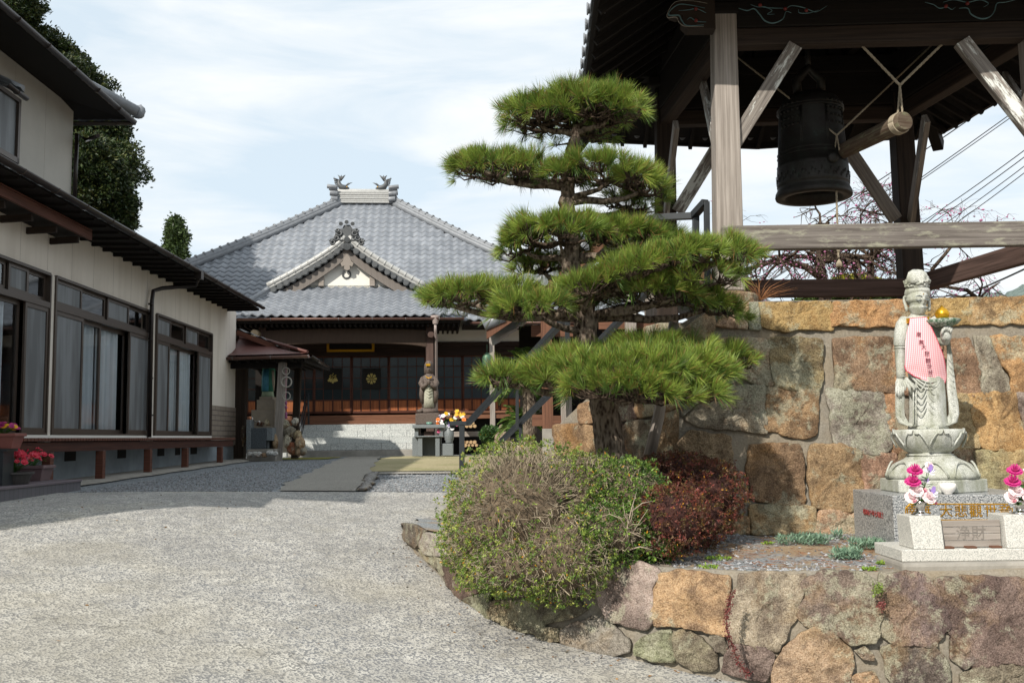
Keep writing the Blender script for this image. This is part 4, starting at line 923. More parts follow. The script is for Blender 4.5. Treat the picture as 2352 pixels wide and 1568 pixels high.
# head
hc = S(2107, 690, -.015); b = MB(); rings = []; Hh = .125
for k in range(25):
    t = k/24; z = -Hh+2*Hh*t*.96; th = pi*t; rx = .083*(sin(th*.5)**.55 if t < .5 else sin(th)**.5 if t < .98 else .1); ry = rx*1.12
    if t < .3: rx = .083*lerp(.30, .86, (t/.3)**.6); ry = rx*1.15
    ring_ = []
    for j in range(48):
        a = 2*pi*j/48; x = cos(a)*rx; y = sin(a)*ry; fx = x/.083
        if y < 0:
            h = z/Hh
            y -= .024*math.exp(-(fx/.14)**2)*math.exp(-((h+.22)/.14)**2)+.008*math.exp(-(fx/.10)**2)*(1 if -.2 < h < .1 else 0)   # nose
            y -= .007*math.exp(-(fx/.32)**2)*math.exp(-((h+.52)/.06)**2)+.006*math.exp(-(fx/.28)**2)*math.exp(-((h+.66)/.06)**2)   # lips
            y += .011*math.exp(-((abs(fx)-.42)/.22)**2)*math.exp(-((h+.02)/.09)**2)   # eye hollow
            y -= .006*math.exp(-((abs(fx)-.42)/.17)**2)*math.exp(-((h+.04)/.045)**2)  # lids
            y -= .006*math.exp(-(fx/.5)**2)*math.exp(-((h+.86)/.1)**2)   # chin
        ca, sa = cos(.12), sin(.12); ring_.append(Vector((hc.x+x*ca-y*sa, hc.y+x*sa+y*ca, hc.z+z)))
    rings.append(ring_)
b.loft(rings); b.build('head', G_, stt)
b = MB()
def fp(fx, h, out=.0):   # point on the face front
    a = math.asin(max(-.95, min(.95, fx))); return Vector((hc.x+fx*.083+.011, hc.y-cos(a)*.094-out, hc.z+h*Hh))
for s_ in (-1, 1):
    b.tube([fp(s_*.14, .14, .004), fp(s_*.35, .22, .002), fp(s_*.58, .18, 0), fp(s_*.72, .08, 0)], .0036, 6)     # brow
    b.tube([fp(s_*.2, -.05, .0), fp(s_*.42, -.09, .001), fp(s_*.66, -.03, 0)], .0034, 6)      # closed eye line
b.tube([fp(-.25, -.57, .003), fp(-.08, -.545, .008), fp(0, -.56, .008), fp(.08, -.545, .008), fp(.25, -.57, .003)], .003, 6); b.build('face_lines', M['altar_granite'], stt)
b = MB()   # ears with long lobes
for s_ in (-1, 1):
    e = Vector((hc.x+s_*.088, hc.y+.0, hc.z)); b.tube([e+Vector((0, 0, .035)), e+Vector((s_*.008, .012, .03)), e+Vector((s_*.010, .016, 0)), e+Vector((s_*.006, .006, -.03)), e+Vector((0, 0, -.06)), e+Vector((0, -.002, -.085))], [.008, .010, .011, .011, .013, .010], 10)
b.build('ears', G_, stt)
b = MB()   # hair: band round the brow, tall crown, top knot
def hr(y, rx, ry, dy=0., f=0.): return ring(2107, y, rx, ry, -.01+dy, 60, f, 30)
b.loft([hr(700, 22, 18, .055, .0), hr(688, 26, 22, .045, .02), hr(679, 28, 25, .022, .03), hr(671, 28, 27, .004, .03), hr(664, 26, 25, .0, .02)]); b.build('hair_band', G_, stt)
b = MB(); b.loft([hr(664, 22, 20), hr(655, 22, 20, 0, .02), hr(645, 25, 22, 0, .02), hr(638, 24, 21, 0, .03), hr(628, 20, 18, 0, .05), hr(621, 11, 11, 0, .08)])
b.build('top_knot', G_, stt); b = MB()
for k in range(-7, 8):
    a = k*.42; b.tube([S(2104+22*sin(a*.33), 650, -.1*cos(a*.33)), S(2104+23*sin(a*.33), 638, -.095*cos(a*.33)), S(2104+19*sin(a*.33), 627, -.08*cos(a*.33)), S(2104+8*sin(a*.33), 620, -.03)], [.006, .010, .010, .006], 7)
b.build('hair_strands', G_, stt)
b = MB(); cr = []
for zq, rr in ((0, 0), (1, 0)):
    cr.append([Vector((hc.x+sin(a)*(.078+zq*.02), hc.y-cos(a)*(.078+zq*.02), S(2107, 663-zq*(16+11*max(0, cos(a))**2+3*abs(sin(a*6))), 0).z)) for a in np.linspace(-2.0, 2.0, 40)])
cr2 = [[p+Vector((0, 0, 0))-Vector((p.x-hc.x, p.y-hc.y, 0))*.14 for p in r] for r in cr[::-1]]
b.loft(cr+cr2, False, closed=False)
for k in range(26): a = -1.6+k*.128; zq = random.random(); b.blob((hc.x+sin(a)*(.083+zq*.016), hc.y-cos(a)*(.083+zq*.016), S(2107, 660-zq*15, 0).z), (.012, .010, .009), 7, 5, .2, seed=k)
b.build('crown', G_, stt)
b = MB()
for k in range(4): b.tube([Vector((S(2107, 712+k*3, 0).x+cos(a)*(.040+k*.003), SY+sin(a)*(.040+k*.003), S(2107, 712+k*3, 0).z)) for a in np.linspace(0, 2*pi, 20)], .005, 6)
b.build('neck_creases', G_, stt)
b = MB()
for q in ((2088, 737), (2128, 733)): p = S(*q, -.075); b.box((p.x-.018, p.y-.012, p.z-.02), (p.x+.018, p.y+.01, p.z+.02))
b.box((fp(0, .3).x-.003, fp(0, .3).y-.006, fp(0, .3).z-.003), (fp(0, .3).x+.003, fp(0, .3).y, fp(0, .3).z+.003)); b.build('gold_marks', M['gold'], stt)
# bib
def m_bib():
    t = NT('pink gingham cloth'); v = t.coord('UV', (64, 64, 1), (0, 0, .12)); s = t.n('ShaderNodeSeparateXYZ', {0: v})
    cx_ = t.math('LESS_THAN', t.math('FRACT', s.outputs[0]), .5); cy_ = t.math('LESS_THAN', t.math('FRACT', s.outputs[1]), .5)
    k = t.ramp(t.math('MULTIPLY', t.math('ADD', cx_, cy_), .5), (0, srgb('#ecd6d6')), (.5, srgb('#e2a9af')), (1, srgb('#d9858f')))
    t.set(Base_Color=k, Roughness=.9, Specular_IOR_Level=.1); return t.m
outl = [(2090, 731, 2128, 728), (2088, 745, 2134, 742), (2082, 765, 2143, 760), (2079, 790, 2153, 782), (2079, 815, 2160, 800), (2078, 840, 2167, 818), (2080, 850, 2171, 840), (2100, 864, 2173, 858), (2125, 873, 2172, 872), (2150, 884, 2168, 884), (2162, 891, 2164, 891)]
b = MB()
def bibf(u, v, back=0.):
    k = v*(len(outl)-1); i = min(len(outl)-2, int(k)); f = k-i; l = [lerp(a, c, f) for a, c in zip(outl[i], outl[i+1])]
    x = lerp(l[0], l[2], u); y = lerp(l[1], l[3], u); q = (x-2115)/62; dy = -.10*math.sqrt(max(.12, 1-q*q))-.03*sin(pi*min(1, v*1.4))-.008*sin(u*9+v*3)*v+back
    return S(x, y, dy)
b.grid(lambda u, v: bibf(u, v), 30, 40); uvs = []
for f in range(len(b.f)):
    b.uv[f] = [(b.v[i][0]-2.9, b.v[i][2]-1.9) for i in b.f[f]]
o = b.build('bib', m_bib(), stt); sm_ = o.modifiers.new('thick', 'SOLIDIFY'); sm_.thickness = .004
b = MB(); b.tube([bibf(1, v, -.003) for v in np.linspace(.15, 1, 24)], .004, 6); b.tube([bibf(0, v, -.003) for v in np.linspace(.5, 1, 24)], .004, 6); b.tube([bibf(u, 0, -.003) for u in np.linspace(0, 1, 8)], .003, 6)
b.build('bib_hem', m_plain('red hem', srgb('#c94a5e'), .9), stt)
for k, (ch, (x, y)) in enumerate(zip('南無大悲観世音', ((2111, 771), (2117, 785), (2122, 799), (2128, 812), (2132, 826), (2136, 840), (2140, 856)))):
    u = (x-2079)/90; best = min(((bibf(uu, vv, -.007)-S(x, y, -.13)).length, uu, vv) for uu in np.linspace(.2, .8, 13) for vv in np.linspace(.2, .95, 30)); 
    letter(ch, .042, bibf(best[1], best[2], -.009), (1, 0, -.18), (.1, .1, 1), stt, M['ink2'], 'brush_character', .0006)
rebase(stt, (STX, SY, zt))
# flower vases
def vase_prof(s=1.): return [(r*s, z*s) for r, z in ((.058, 0), (.06, .006), (.03, .016), (.026, .03), (.03, .05), (.04, .072), (.056, .086), (.05, .085), (.025, .06), (0, .05))]
def flower(kind, c, d, r, parent):
    d = Vector(d).normalized(); x = d.cross(Vector((.3, .9, .1))).normalized(); y = d.cross(x); b = MB()
    if kind == 'mum': rows = [(1.0, .15, 16), (.85, .45, 14), (.6, .8, 10), (.35, 1.05, 7)]; cols = [srgb('#c0307f'), srgb('#d0408c'), srgb('#d95a9c')]
    elif kind == 'rose': rows = [(1.0, .1, 6), (.8, .4, 6), (.55, .75, 5), (.3, .95, 4)]; cols = [srgb('#f2e8e6'), srgb('#efe0e0'), srgb('#e9d2d6')]
    elif kind == 'bud': rows = [(.55, .9, 4), (.3, 1.2, 3)]; cols = [srgb('#e8748f'), srgb('#efd0d4')]
    elif kind == 'iris': rows = [(1.0, .5, 3), (.7, 1.1, 3)]; cols = [srgb('#e9e6ee'), srgb('#9a80c4')]
    elif kind == 'lily': rows = [(1.1, .5, 6)]; cols = [srgb('#e8b92c')]
    elif kind == 'pansy': rows = [(1.0, .2, 5), (.5, .3, 4)]; cols = [srgb('#a5246e'), srgb('#8a1f68')]
    elif kind == 'yellow': rows = [(1.0, .2, 7), (.6, .4, 6)]; cols = [srgb('#e3b51e')]
    elif kind == 'orange': rows = [(1.0, .2, 7), (.6, .5, 6)]; cols = [srgb('#df7a2c')]
    elif kind == 'red': rows = [(1.0, .35, 5), (.6, .6, 4)]; cols = [srgb('#c9324a'), srgb('#d94a5c')]
    elif kind == 'white': rows = [(1.0, .2, 9), (.6, .5, 7)]; cols = [srgb('#ececea')]
    elif kind == 'pink': rows = [(1.0, .1, 7), (.75, .45, 6), (.45, .8, 5)]; cols = [srgb('#d9588c'), srgb('#e07aa4')]
    wd = {'mum': .13, 'iris': .3, 'lily': .16}.get(kind, .36)
    for ri, (q, h, n) in enumerate(rows):
        for j in range(n):
            a = 2*pi*j/n+ri*.5+random.uniform(-.1, .1); rd = x*cos(a)+y*sin(a); tg = d.cross(rd); cc = cols[ri % len(cols)] if kind != 'rose' else random.choice(cols)
            w = r*wd*(1.2 if kind == 'mum' else 1)*q*1.6; p0 = c+rd*r*.08; p1 = c+rd*r*q*.65+d*r*h*.45; p2 = c+rd*r*q+d*r*h*(.95 if h > .5 else .55)
            i = [b.vert(p, cc) for p in (p0-tg*w*.3, p0+tg*w*.3, p1-tg*w, p1+tg*w, p2-tg*w*.55, p2+tg*w*.55, p1-d*r*.08+rd*r*.04)]
            b.face((i[0], i[1], i[3], i[2]), None, True); b.face((i[2], i[3], i[5], i[4]), None, True)
    return b.build('flower', M['petal'], parent)
M['petal'] = m_leaf('petals', .5, 1, .2); M['leafm'] = m_leaf('leaves', .45, 1, .2)
def stem_leaves(parent, base, tops, green=('#3f6a2e', '#5d8a3a'), nl=10, ls=.035):
    b = MB()
    for tp in tops: m = base.lerp(Vector(tp), .5)+Vector((0, 0, .01)); b.tube([base, m, Vector(tp)], .0025, 5, c=srgb('#4c7a36'))
    for k in range(nl):
        tp = Vector(random.choice(tops)); t = random.uniform(.1, .8); p = base.lerp(tp, t); a = random.uniform(0, 2*pi); d = Vector((cos(a), sin(a)*.8, random.uniform(-.2, .6))).normalized(); s_ = d.cross(Vector((0, 0, 1))).normalized(); c = tuple(lerp(q, w, random.random()) for q, w in zip(srgb(green[0]), srgb(green[1])))
        l = ls*random.uniform(.7, 1.4); i = [b.vert(q, c) for q in (p, p+d*l*.5+s_*l*.27, p+d*l, p+d*l*.5-s_*l*.27, p+d*l*.5+Vector((0, 0, -.004)))]
        b.face((i[0], i[1], i[4])); b.face((i[1], i[2], i[4])); b.face((i[2], i[3], i[4])); b.face((i[3], i[0], i[4]))
    b.build('foliage', M['leafm'], parent)
def grave_vase(px, label):
    c = P(px, 1181, 6.66); c.z = zp+.001; t = thing('flower_vase', label, 'vase', tuple(c), 0, 'steel vases of cloth flowers before the statue')
    b = MB(); b.lathe(vase_prof(1.02), (0, 0, 0), 32, cap=False); b.build('vase', M['steel'], t)
    fl_ = []; A = lambda x, y, dy=0.: (P(px+(x-2114)*1.0, y, 6.66+dy)-c)
    spec = [('mum', 2100, 1076, -.03, .042), ('mum', 2095, 1101, -.05, .044), ('rose', 2103, 1121, -.06, .038), ('rose', 2092, 1137, -.05, .036), ('rose', 2132, 1137, -.07, .038), ('bud', 2098, 1150, -.07, .022), ('bud', 2122, 1126, -.05, .022), ('iris', 2134, 1080, .0, .036), ('iris', 2140, 1130, -.02, .036), ('iris', 2127, 1104, 0, .02), ('rose', 2133, 1066, .03, .026), ('bud', 2147, 1155, -.02, .018)]
    tops = []
    for k, x, y, dy, r in spec:
        p = A(x, y, dy); tops.append(p); flower(k, p-Vector((0, 0, r*.4)), (0.1*(1 if x > 2114 else -1), -.75 if k == 'rose' else -.5, .8 if k != 'rose' else .5), r*1.22, t)
    stem_leaves(t, Vector((0, 0, .06)), tops, nl=46, ls=.055)
    for k in range(0): pass
grave_vase(2115, 'steel vase of magenta and white cloth flowers on the left granite pillar'); grave_vase(2344, 'steel vase of cloth flowers on the right granite pillar, cut by the frame')
cp = P(2178, 1136, 7.30); cp.z = zt+.002
b = MB(); b.lathe([(.028, 0), (.03, .006), (.045, .02), (.056, .045), (.058, .075), (.054, .075), (.05, .045), (.035, .02), (0, .015)], (0, 0, 0), 32, cap=False); o = b.build('incense_bowl', M['porcelain']); o.location = cp; tag(o, 'white porcelain bowl standing on the granite pedestal before the lotus base', 'bowl')
# ---------------------------------------------------------------- pine
def needle_mesh(name, cent, dirs, length, nn, spread, width, cols, mat, parent, droop=.0):
    "tufts of needles: cent (N,3), dirs (N,3), per tuft nn needles"
    N = len(cent); d = dirs/np.linalg.norm(dirs, axis=1, keepdims=True)
    r = rng.normal(0, 1, (N, nn, 3)); r /= np.linalg.norm(r, axis=2, keepdims=True)
    nd = d[:, None]+r*spread*rng.uniform(.3, 1.15, (N, nn, 1)); nd /= np.linalg.norm(nd, axis=2, keepdims=True)
    ln = (length[:, None]*rng.uniform(.65, 1.15, (N, nn)))[..., None]
    side = np.cross(nd, rng.normal(0, 1, (N, nn, 3))); side /= np.linalg.norm(side, axis=2, keepdims=True)
    c0 = cent[:, None]+r*.008; mid = c0+nd*ln*.55; tip = c0+nd*ln; tip[..., 2] -= droop*ln[..., 0]
    w = width*.5; V = np.stack([c0-side*w*.6, c0+side*w*.6, mid+side*w, tip, mid-side*w], 2)
    F0 = np.array([[0, 1, 2, 4]]); F1 = np.array([[4, 2, 3]])
    base = np.arange(N*nn)[:, None]*5; C = np.repeat(cols, nn, 0)*rng.uniform(.75, 1.25, (N*nn, 1))
    brown = rng.random(N*nn) < .11; C[brown] = np.array(srgb('#8a6a40'))*rng.uniform(.7, 1.2, (brown.sum(), 1)); C5_ = np.repeat(C, 5, 0)
    tri = np.concatenate([base+np.array([[0, 1, 2]]), base+np.array([[0, 2, 4]]), base+np.array([[4, 2, 3]])], 0)
    return np_mesh(name, V.reshape(-1, 3), tri, mat, parent, C5_)
M['needle'] = m_leaf('pine needles', .45, 1, .18); M['bark'] = m_bark('grey plated pine bark', srgb('#3a2f28'), srgb('#85796c')); M['twig'] = m_bark('dark twig bark', srgb('#2c2420'), srgb('#5f5247'))
PADS = [  # centre x, y, half width, half height (view units), distance, half depth m, tufts, tilt
 (1320, 270, 170, 60, 8.0, .50, 560, 0), (1235, 268, 86, 48, 7.9, .34, 200, 0), (1400, 250, 90, 55, 7.85, .34, 200, .1), (1320, 243, 100, 46, 7.8, .35, 200, 0),
 (1140, 392, 108, 38, 7.95, .36, 300, .05), (1210, 385, 58, 30, 7.8, .25, 110, 0), (1095, 378, 58, 30, 8.1, .24, 100, -.1),
 (1300, 400, 60, 30, 7.75, .22, 120, 0), (1400, 400, 118, 44, 7.8, .36, 320, .22), (1475, 425, 60, 42, 7.8, .26, 150, .3), (1440, 465, 65, 30, 8.25, .26, 110, .2),
 (1285, 540, 135, 52, 7.8, .44, 400, -.03), (1200, 560, 55, 45, 7.9, .28, 130, -.3), (1440, 545, 108, 42, 7.95, .36, 260, .1), (1520, 555, 58, 30, 8.0, .24, 90, .2), (1240, 612, 68, 24, 8.2, .24, 110, 0),
 (1350, 668, 90, 46, 7.65, .36, 260, -.25), (1450, 625, 105, 48, 7.6, .38, 330, -.28), (1560, 598, 105, 46, 7.65, .38, 310, -.12), (1660, 585, 78, 38, 7.7, .30, 210, .05), (1500, 680, 120, 45, 7.8, .38, 200, .1), (1620, 700, 82, 36, 8.0, .30, 180, .25), (1600, 640, 110, 42, 7.75, .34, 160, 0),
 (1075, 683, 98, 36, 7.75, .33, 290, -.02), (1165, 680, 85, 34, 7.9, .32, 180, 0), (1225, 705, 88, 36, 7.55, .30, 230, -.05), (1020, 690, 48, 22, 7.8, .2, 80, .1),
 (1440, 860, 215, 62, 7.45, .55, 780, .03), (1300, 850, 95, 48, 7.5, .34, 220, .1), (1580, 850, 110, 56, 7.5, .38, 280, .1), (1450, 900, 160, 46, 7.15, .30, 330, .05), (1600, 895, 60, 40, 7.25, .24, 130, .2), (1165, 872, 66, 26, 7.5, .24, 130, .05), (1500, 800, 140, 30, 7.9, .4, 200, 0), (1670, 825, 72, 42, 8.05, .26, 190, .1), (1240, 865, 55, 32, 7.4, .24, 110, 0)]
TR = [(1408, 1075, 7.95), (1400, 1030, 7.95), (1395, 960, 7.95), (1378, 900, 7.93), (1355, 830, 7.9), (1346, 770, 7.9), (1345, 730, 7.9), (1335, 690, 7.9), (1318, 650, 7.9), (1310, 600, 7.9), (1314, 550, 7.9), (1305, 500, 7.9), (1302, 465, 7.9), (1302, 430, 7.9), (1310, 380, 7.9), (1312, 345, 7.9), (1320, 310, 7.9), (1325, 280, 7.9)]
TRR = [.145, .118, .11, .105, .098, .094, .092, .088, .082, .075, .068, .062, .058, .055, .045, .044, .038, .02]
trunk_pts = [P(*q) for q in TR]
pine = thing('cloud_pruned_pine', 'tall cloud pruned pine with flat tiers of long green needles on a bare leaning trunk', 'pine tree', tuple(trunk_pts[0]))
tb = MB(); pts = []; rr = []
for i in range(len(trunk_pts)-1):
    for k in range(5): t = k/5; pts.append(trunk_pts[i].lerp(trunk_pts[i+1], t)+Vector((.008*sin(i*2+t*4), .008*cos(i*3+t*5), 0))); rr.append(lerp(TRR[i], TRR[i+1], t)*(1+.10*fbm(Vector((i+t, 3, 1)), 3)))
tb.tube(pts, rr, 18); 
for i, v in enumerate(tb.v): p = Vector(v); tb.v[i] = tuple(p+Vector((1, 1, .2))*.016*fbm(p*16, 3))
tb.build('trunk', M['bark'], pine)
br = MB(); tw_ = MB(); cs = []; ds = []; ls = []; cl = []; gA = np.array(srgb('#4d6a2c')); gB = np.array(srgb('#93a648'))
lowc = []
for pi_, (px, py, hw, hh, Yd, hd, nt_, tilt) in enumerate(PADS):
    c = P(px, py, Yd); ux = Yd/2287; rx, rz = hw*ux, hh*ux
    # limb from the trunk to the pad
    ap = c-Vector((0, 0, rz*.35)); tp = min(trunk_pts[3:], key=lambda q: (q-ap).length+(2*max(0, q.z-ap.z+.05))); dist = (ap-tp).length
    if dist > .12:
        m = tp.lerp(ap, .5)+Vector((random.uniform(-.03, .03), random.uniform(-.03, .03), -.05*dist)); r0 = min(.042, .018+.03*dist)
        limb = [tp.lerp(m, .5) if k == 1 else q for k, q in enumerate([tp, tp, m, m.lerp(ap, .5)+Vector((0, 0, -.015)), ap])]; br.tube([tp, tp.lerp(m, .5)+Vector((0, 0, .015)), m, m.lerp(ap, .5)+Vector((.01, 0, -.02)), ap], [r0, r0*.9, r0*.75, r0*.6, r0*.4], 9)
    hubs = [ap]
    for k in range(5): a = k*1.26+pi_; hubs.append(ap+Vector((cos(a)*rx*.5, sin(a)*hd*.5, rz*.02+cos(a)*rx*.5*tilt*-1))); tw_.tube([ap, ap.lerp(hubs[-1], .5)+Vector((0, 0, -.02)), hubs[-1]], [.018, .014, .011], 6)
    for i in range(int(nt_*.82)):
        a = random.uniform(0, 2*pi); q = random.random()**.5*(1+.10*fbm(Vector((cos(a)*1.5, sin(a)*1.5, pi_*1.7)), 3)*2); x = cos(a)*q; y = sin(a)*q
        if fbm(Vector((x*2.6*rx/.3, y*2.6*hd/.3, pi_*3.3)), 3) < -.16+random.gauss(0, .05): continue
        lump = .42*fbm(Vector((x*2.2+pi_, y*2.2, pi_)), 3); dome = math.sqrt(max(0, 1-q*q)); z = (dome*(.95+lump*1.2)-.28)+random.uniform(-.22, .03)*(1-q*.3)
        if random.random() < .13: z -= random.uniform(.1, .5)*dome
        p = c+Vector((x*rx*(1+lump*.5), y*hd, z*rz-x*rx*tilt)); d = Vector((x*.75+random.gauss(0, .2), y*.75+random.gauss(0, .2), .95-q*.55+random.gauss(0, .15)))
        if q > .85 and random.random() < .25: d.z -= .7
        cs.append(p); ds.append(d); ls.append(random.uniform(.08, .135)); t = min(1, max(0, random.gauss(.5, .28))); cl.append(gA*(1-t)+gB*t)
        if i % 2 == 0:
            h = min(hubs, key=lambda w: (w-p).length); mid = h.lerp(p, .55)+Vector((random.uniform(-.02, .02), random.uniform(-.02, .02), -.02-.02*random.random())); tw_.tube([h, mid, p], [.009, .0065, .004], 4, cap=False)
br.build('limbs', M['bark'], pine); tw_.build('twigs', M['twig'], pine)
needle_mesh('needles', np.array([tuple(p) for p in cs]), np.array([tuple(p) for p in ds]), np.array(ls)*rng.uniform(.8, 1.25, len(ls)), 46, .80, .0031, np.array(cl), M['needle'], pine)
# old drooping needles under some tiers
sel = [i for i in range(len(cs)) if random.random() < .12]
needle_mesh('drooping_needles', np.array([tuple(cs[i]) for i in sel]), np.array([(ds[i].x*.8, ds[i].y*.8-.1, -.75) for i in sel]), np.full(len(sel), .14), 12, .4, .0035, np.array([gA*1.0 for i in sel]), M['needle'], pine)
rebase(pine, tuple(trunk_pts[0]))
# wooden prop stake leaning by the trunk
b = MB(); b.tube([P(1492, 1045, 8.3), P(1512, 960, 8.25), P(1548, 740, 8.2)], [.05, .048, .042], 12); o = b.build('tree_prop', M['grey_wood']); tag(o, 'grey round log prop leaning under the lowest tier of the pine', 'tree prop')

# ---------------------------------------------------------------- clipped shrubs
def leaves_np(name, P0, D, L_, W_, cols, mat, parent):
    "single folded leaf per entry: P0 base, D direction, L length, W width"
    N = len(P0); D = D/np.linalg.norm(D, axis=1, keepdims=True); s = np.cross(D, rng.normal(0, 1, (N, 3))); s /= np.linalg.norm(s, axis=1, keepdims=True); up = np.cross(s, D)
    L_ = L_[:, None]; W_ = W_[:, None]; V = np.stack([P0, P0+D*L_*.5+s*W_*.5+up*W_*.12, P0+D*L_, P0+D*L_*.5-s*W_*.5+up*W_*.12], 1)
    f = np.arange(N)[:, None]*4; tri = np.concatenate([f+np.array([[0, 1, 2]]), f+np.array([[0, 2, 3]])], 0)
    return np_mesh(name, V.reshape(-1, 3), tri, mat, parent, np.repeat(cols, 4, 0))
def shrub(name, label, cat, lobes, n_ros, palette, leaf, bare=None, group=None, twigcol='twig', nl=7, twign=2200, hollow=None, zmin=-.95):
    "lobes: list of (centre Vector, radii Vector)"
    c0 = lobes[0][0]; root = Vector((c0.x, c0.y, c0.z-lobes[0][1].z*.8)); t = thing(name, label, cat, tuple(root), 0, group)
    vol = [l[1].x*l[1].y*l[1].z for l in lobes]; tot = sum(q**.67 for q in vol)
    Pl, Dl, Ll, Wl, Cl = [], [], [], [], []; tws = MB(); pal = [np.array(srgb(c)) for c in palette]
    def inside(p, skip): return any(k != skip and (((p.x-c.x)/r.x)**2+((p.y-c.y)/r.y)**2+((p.z-c.z)/r.z)**2) < .8 for k, (c, r) in enumerate(lobes))
    for k, (c, r) in enumerate(lobes):
        n = int(n_ros*vol[k]**.67/tot)
        for i in range(n):
            while True:
                d = Vector((random.gauss(0, 1), random.gauss(0, 1), random.gauss(0, 1))).normalized()
                if d.z > zmin: break
            m = 1+.11*fbm(d*3.2+Vector((k, 0, 0)), 4)*2; sh = random.choice((1, 1, 1, 1.03, .96, .9, .8)); p = c+Vector((d.x*r.x, d.y*r.y, d.z*r.z))*m*sh
            if inside(p, k): continue
            bf = bare(p) if bare else 0
            if random.random() < bf: continue
            nr = Vector((d.x/r.x, d.y/r.y, d.z/r.z)).normalized()
            base = random.choice(pal)*random.uniform(.75, 1.25)
            for q in range(nl):
                a = q*2.4+random.random(); o = Vector((random.gauss(0, 1), random.gauss(0, 1), random.gauss(0, 1))).normalized(); dd = nr*.55+o*.8; Pl.append(tuple(p+o*leaf*.15)); Dl.append(tuple(dd)); Ll.append(leaf*random.uniform(.6, 1.25)); Wl.append(leaf*random.uniform(.35, .5)); cc = base*random.uniform(.8, 1.2)
                if random.random() < .015: cc = np.array(srgb('#c08a2e'))
                Cl.append(cc)
        for i in range(int(twign*vol[k]**.67/tot)):
            d = Vector((random.gauss(0, 1), random.gauss(0, 1), random.gauss(.2, 1))).normalized(); p = c+Vector((d.x*r.x, d.y*r.y, d.z*r.z))*random.uniform(.93, 1.03)
            if inside(p, k): continue
            o = Vector((random.gauss(0, 1), random.gauss(0, 1), random.gauss(0, 1))).normalized(); q = c+Vector((d.x*r.x, d.y*r.y, d.z*r.z))*random.uniform(.6, .8)+o*.06; w = random.uniform(.0015, .004)
            tws.tube([q, q.lerp(p, .5)+o*.03, p], [w, w*.8, w*.5], 3, cap=False)
    leaves_np('foliage', np.array(Pl), np.array(Dl), np.array(Ll), np.array(Wl), np.array(Cl), M['leafm'], t); tws.build('twigs', M[twigcol], t)
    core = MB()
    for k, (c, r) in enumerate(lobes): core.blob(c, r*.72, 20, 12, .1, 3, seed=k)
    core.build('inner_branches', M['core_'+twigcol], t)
    return t, root
M['greytwig'] = m_plain('dry grey twigs', srgb('#a39681'), .9, 0, .3, 30)
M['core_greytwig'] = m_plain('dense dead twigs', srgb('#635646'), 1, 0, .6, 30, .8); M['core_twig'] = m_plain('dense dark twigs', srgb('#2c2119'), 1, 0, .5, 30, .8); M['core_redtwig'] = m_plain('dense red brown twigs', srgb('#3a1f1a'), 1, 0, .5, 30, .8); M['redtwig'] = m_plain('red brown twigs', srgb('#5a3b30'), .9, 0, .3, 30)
def lobe(x, y, Y, hw, hh, hd): c = P(x, y, Y); k = Y/2287; return (c, Vector((hw*k, hd, hh*k)))
bc = P(1200, 1120, 7.2)
def bare(p):
    # the crown of dead grey twigs facing the camera on the big bush
    d = math.hypot((p.x-P(1225, 1130, 7.2).x)/.42, (p.z-P(1225, 1130, 7.2).z)/.36); return .86*max(0, 1-d**2.2) if p.y < 7.6 else .2
t, r = shrub('clipped_azalea', 'big mounded green azalea with a bald patch of dry grey twigs over the curved wall', 'shrub',
 [lobe(1195, 1192, 7.25, 174, 176, .62), lobe(1125, 1225, 7.3, 108, 126, .5), lobe(1290, 1270, 6.95, 130, 110, .42), lobe(1200, 1290, 6.9, 130, 72, .35), lobe(1330, 1150, 7.5, 130, 110, .5)],
 9000, ['#5c7530', '#6f8638', '#889a46', '#52682f', '#969c50'], .022, bare, twigcol='greytwig', twign=6500)
rebase(t, tuple(r))
t, r = shrub('clipped_azalea', 'smaller glossy green azalea between the grey twiggy mound and the red bush', 'shrub',
 [lobe(1432, 1150, 7.35, 96, 92, .42), lobe(1400, 1225, 7.0, 105, 70, .3), lobe(1500, 1245, 7.05, 60, 50, .25)], 3600, ['#4b6a2c', '#5e7d34', '#7a9242', '#3f5826'], .026,
 lambda p: .8*max(0, 1-math.hypot((p.x-P(1430, 1235, 7).x)/.16, (p.z-P(1430, 1235, 7).z)/.12)**2), twigcol='greytwig', twign=1500)
rebase(t, tuple(r))
b = MB()
def bb(q, *r_): b.tube([P(*z) for z in q], [w*.62 for w in r_], 6)
bb([(1445, 1262, 6.75), (1440, 1215, 6.72), (1450, 1170, 6.75), (1462, 1130, 6.9)], .010, .009, .006, .004); bb([(1440, 1215, 6.72), (1425, 1190, 6.7), (1400, 1180, 6.7), (1370, 1190, 6.75)], .006, .005, .004, .003); bb([(1450, 1175, 6.74), (1475, 1155, 6.7), (1500, 1150, 6.75)], .008, .006, .004); bb([(1445, 1262, 6.75), (1470, 1255, 6.7), (1500, 1262, 6.7)], .010, .007, .004)
for i in range(9): x = random.uniform(1390, 1500); y = random.uniform(1150, 1260); bb([(1445+random.uniform(-8, 8), 1220+random.uniform(-30, 30), 6.72), (lerp(1445, x, .6), lerp(1220, y, .5), 6.68), (x, y, 6.72)], .005, .0035, .002)
o = b.build('dead_branches', m_plain('bleached dead wood', srgb('#978a78'), .9, 0, .2, 20)); o.parent = t; o.matrix_parent_inverse = Matrix.Translation(-r)
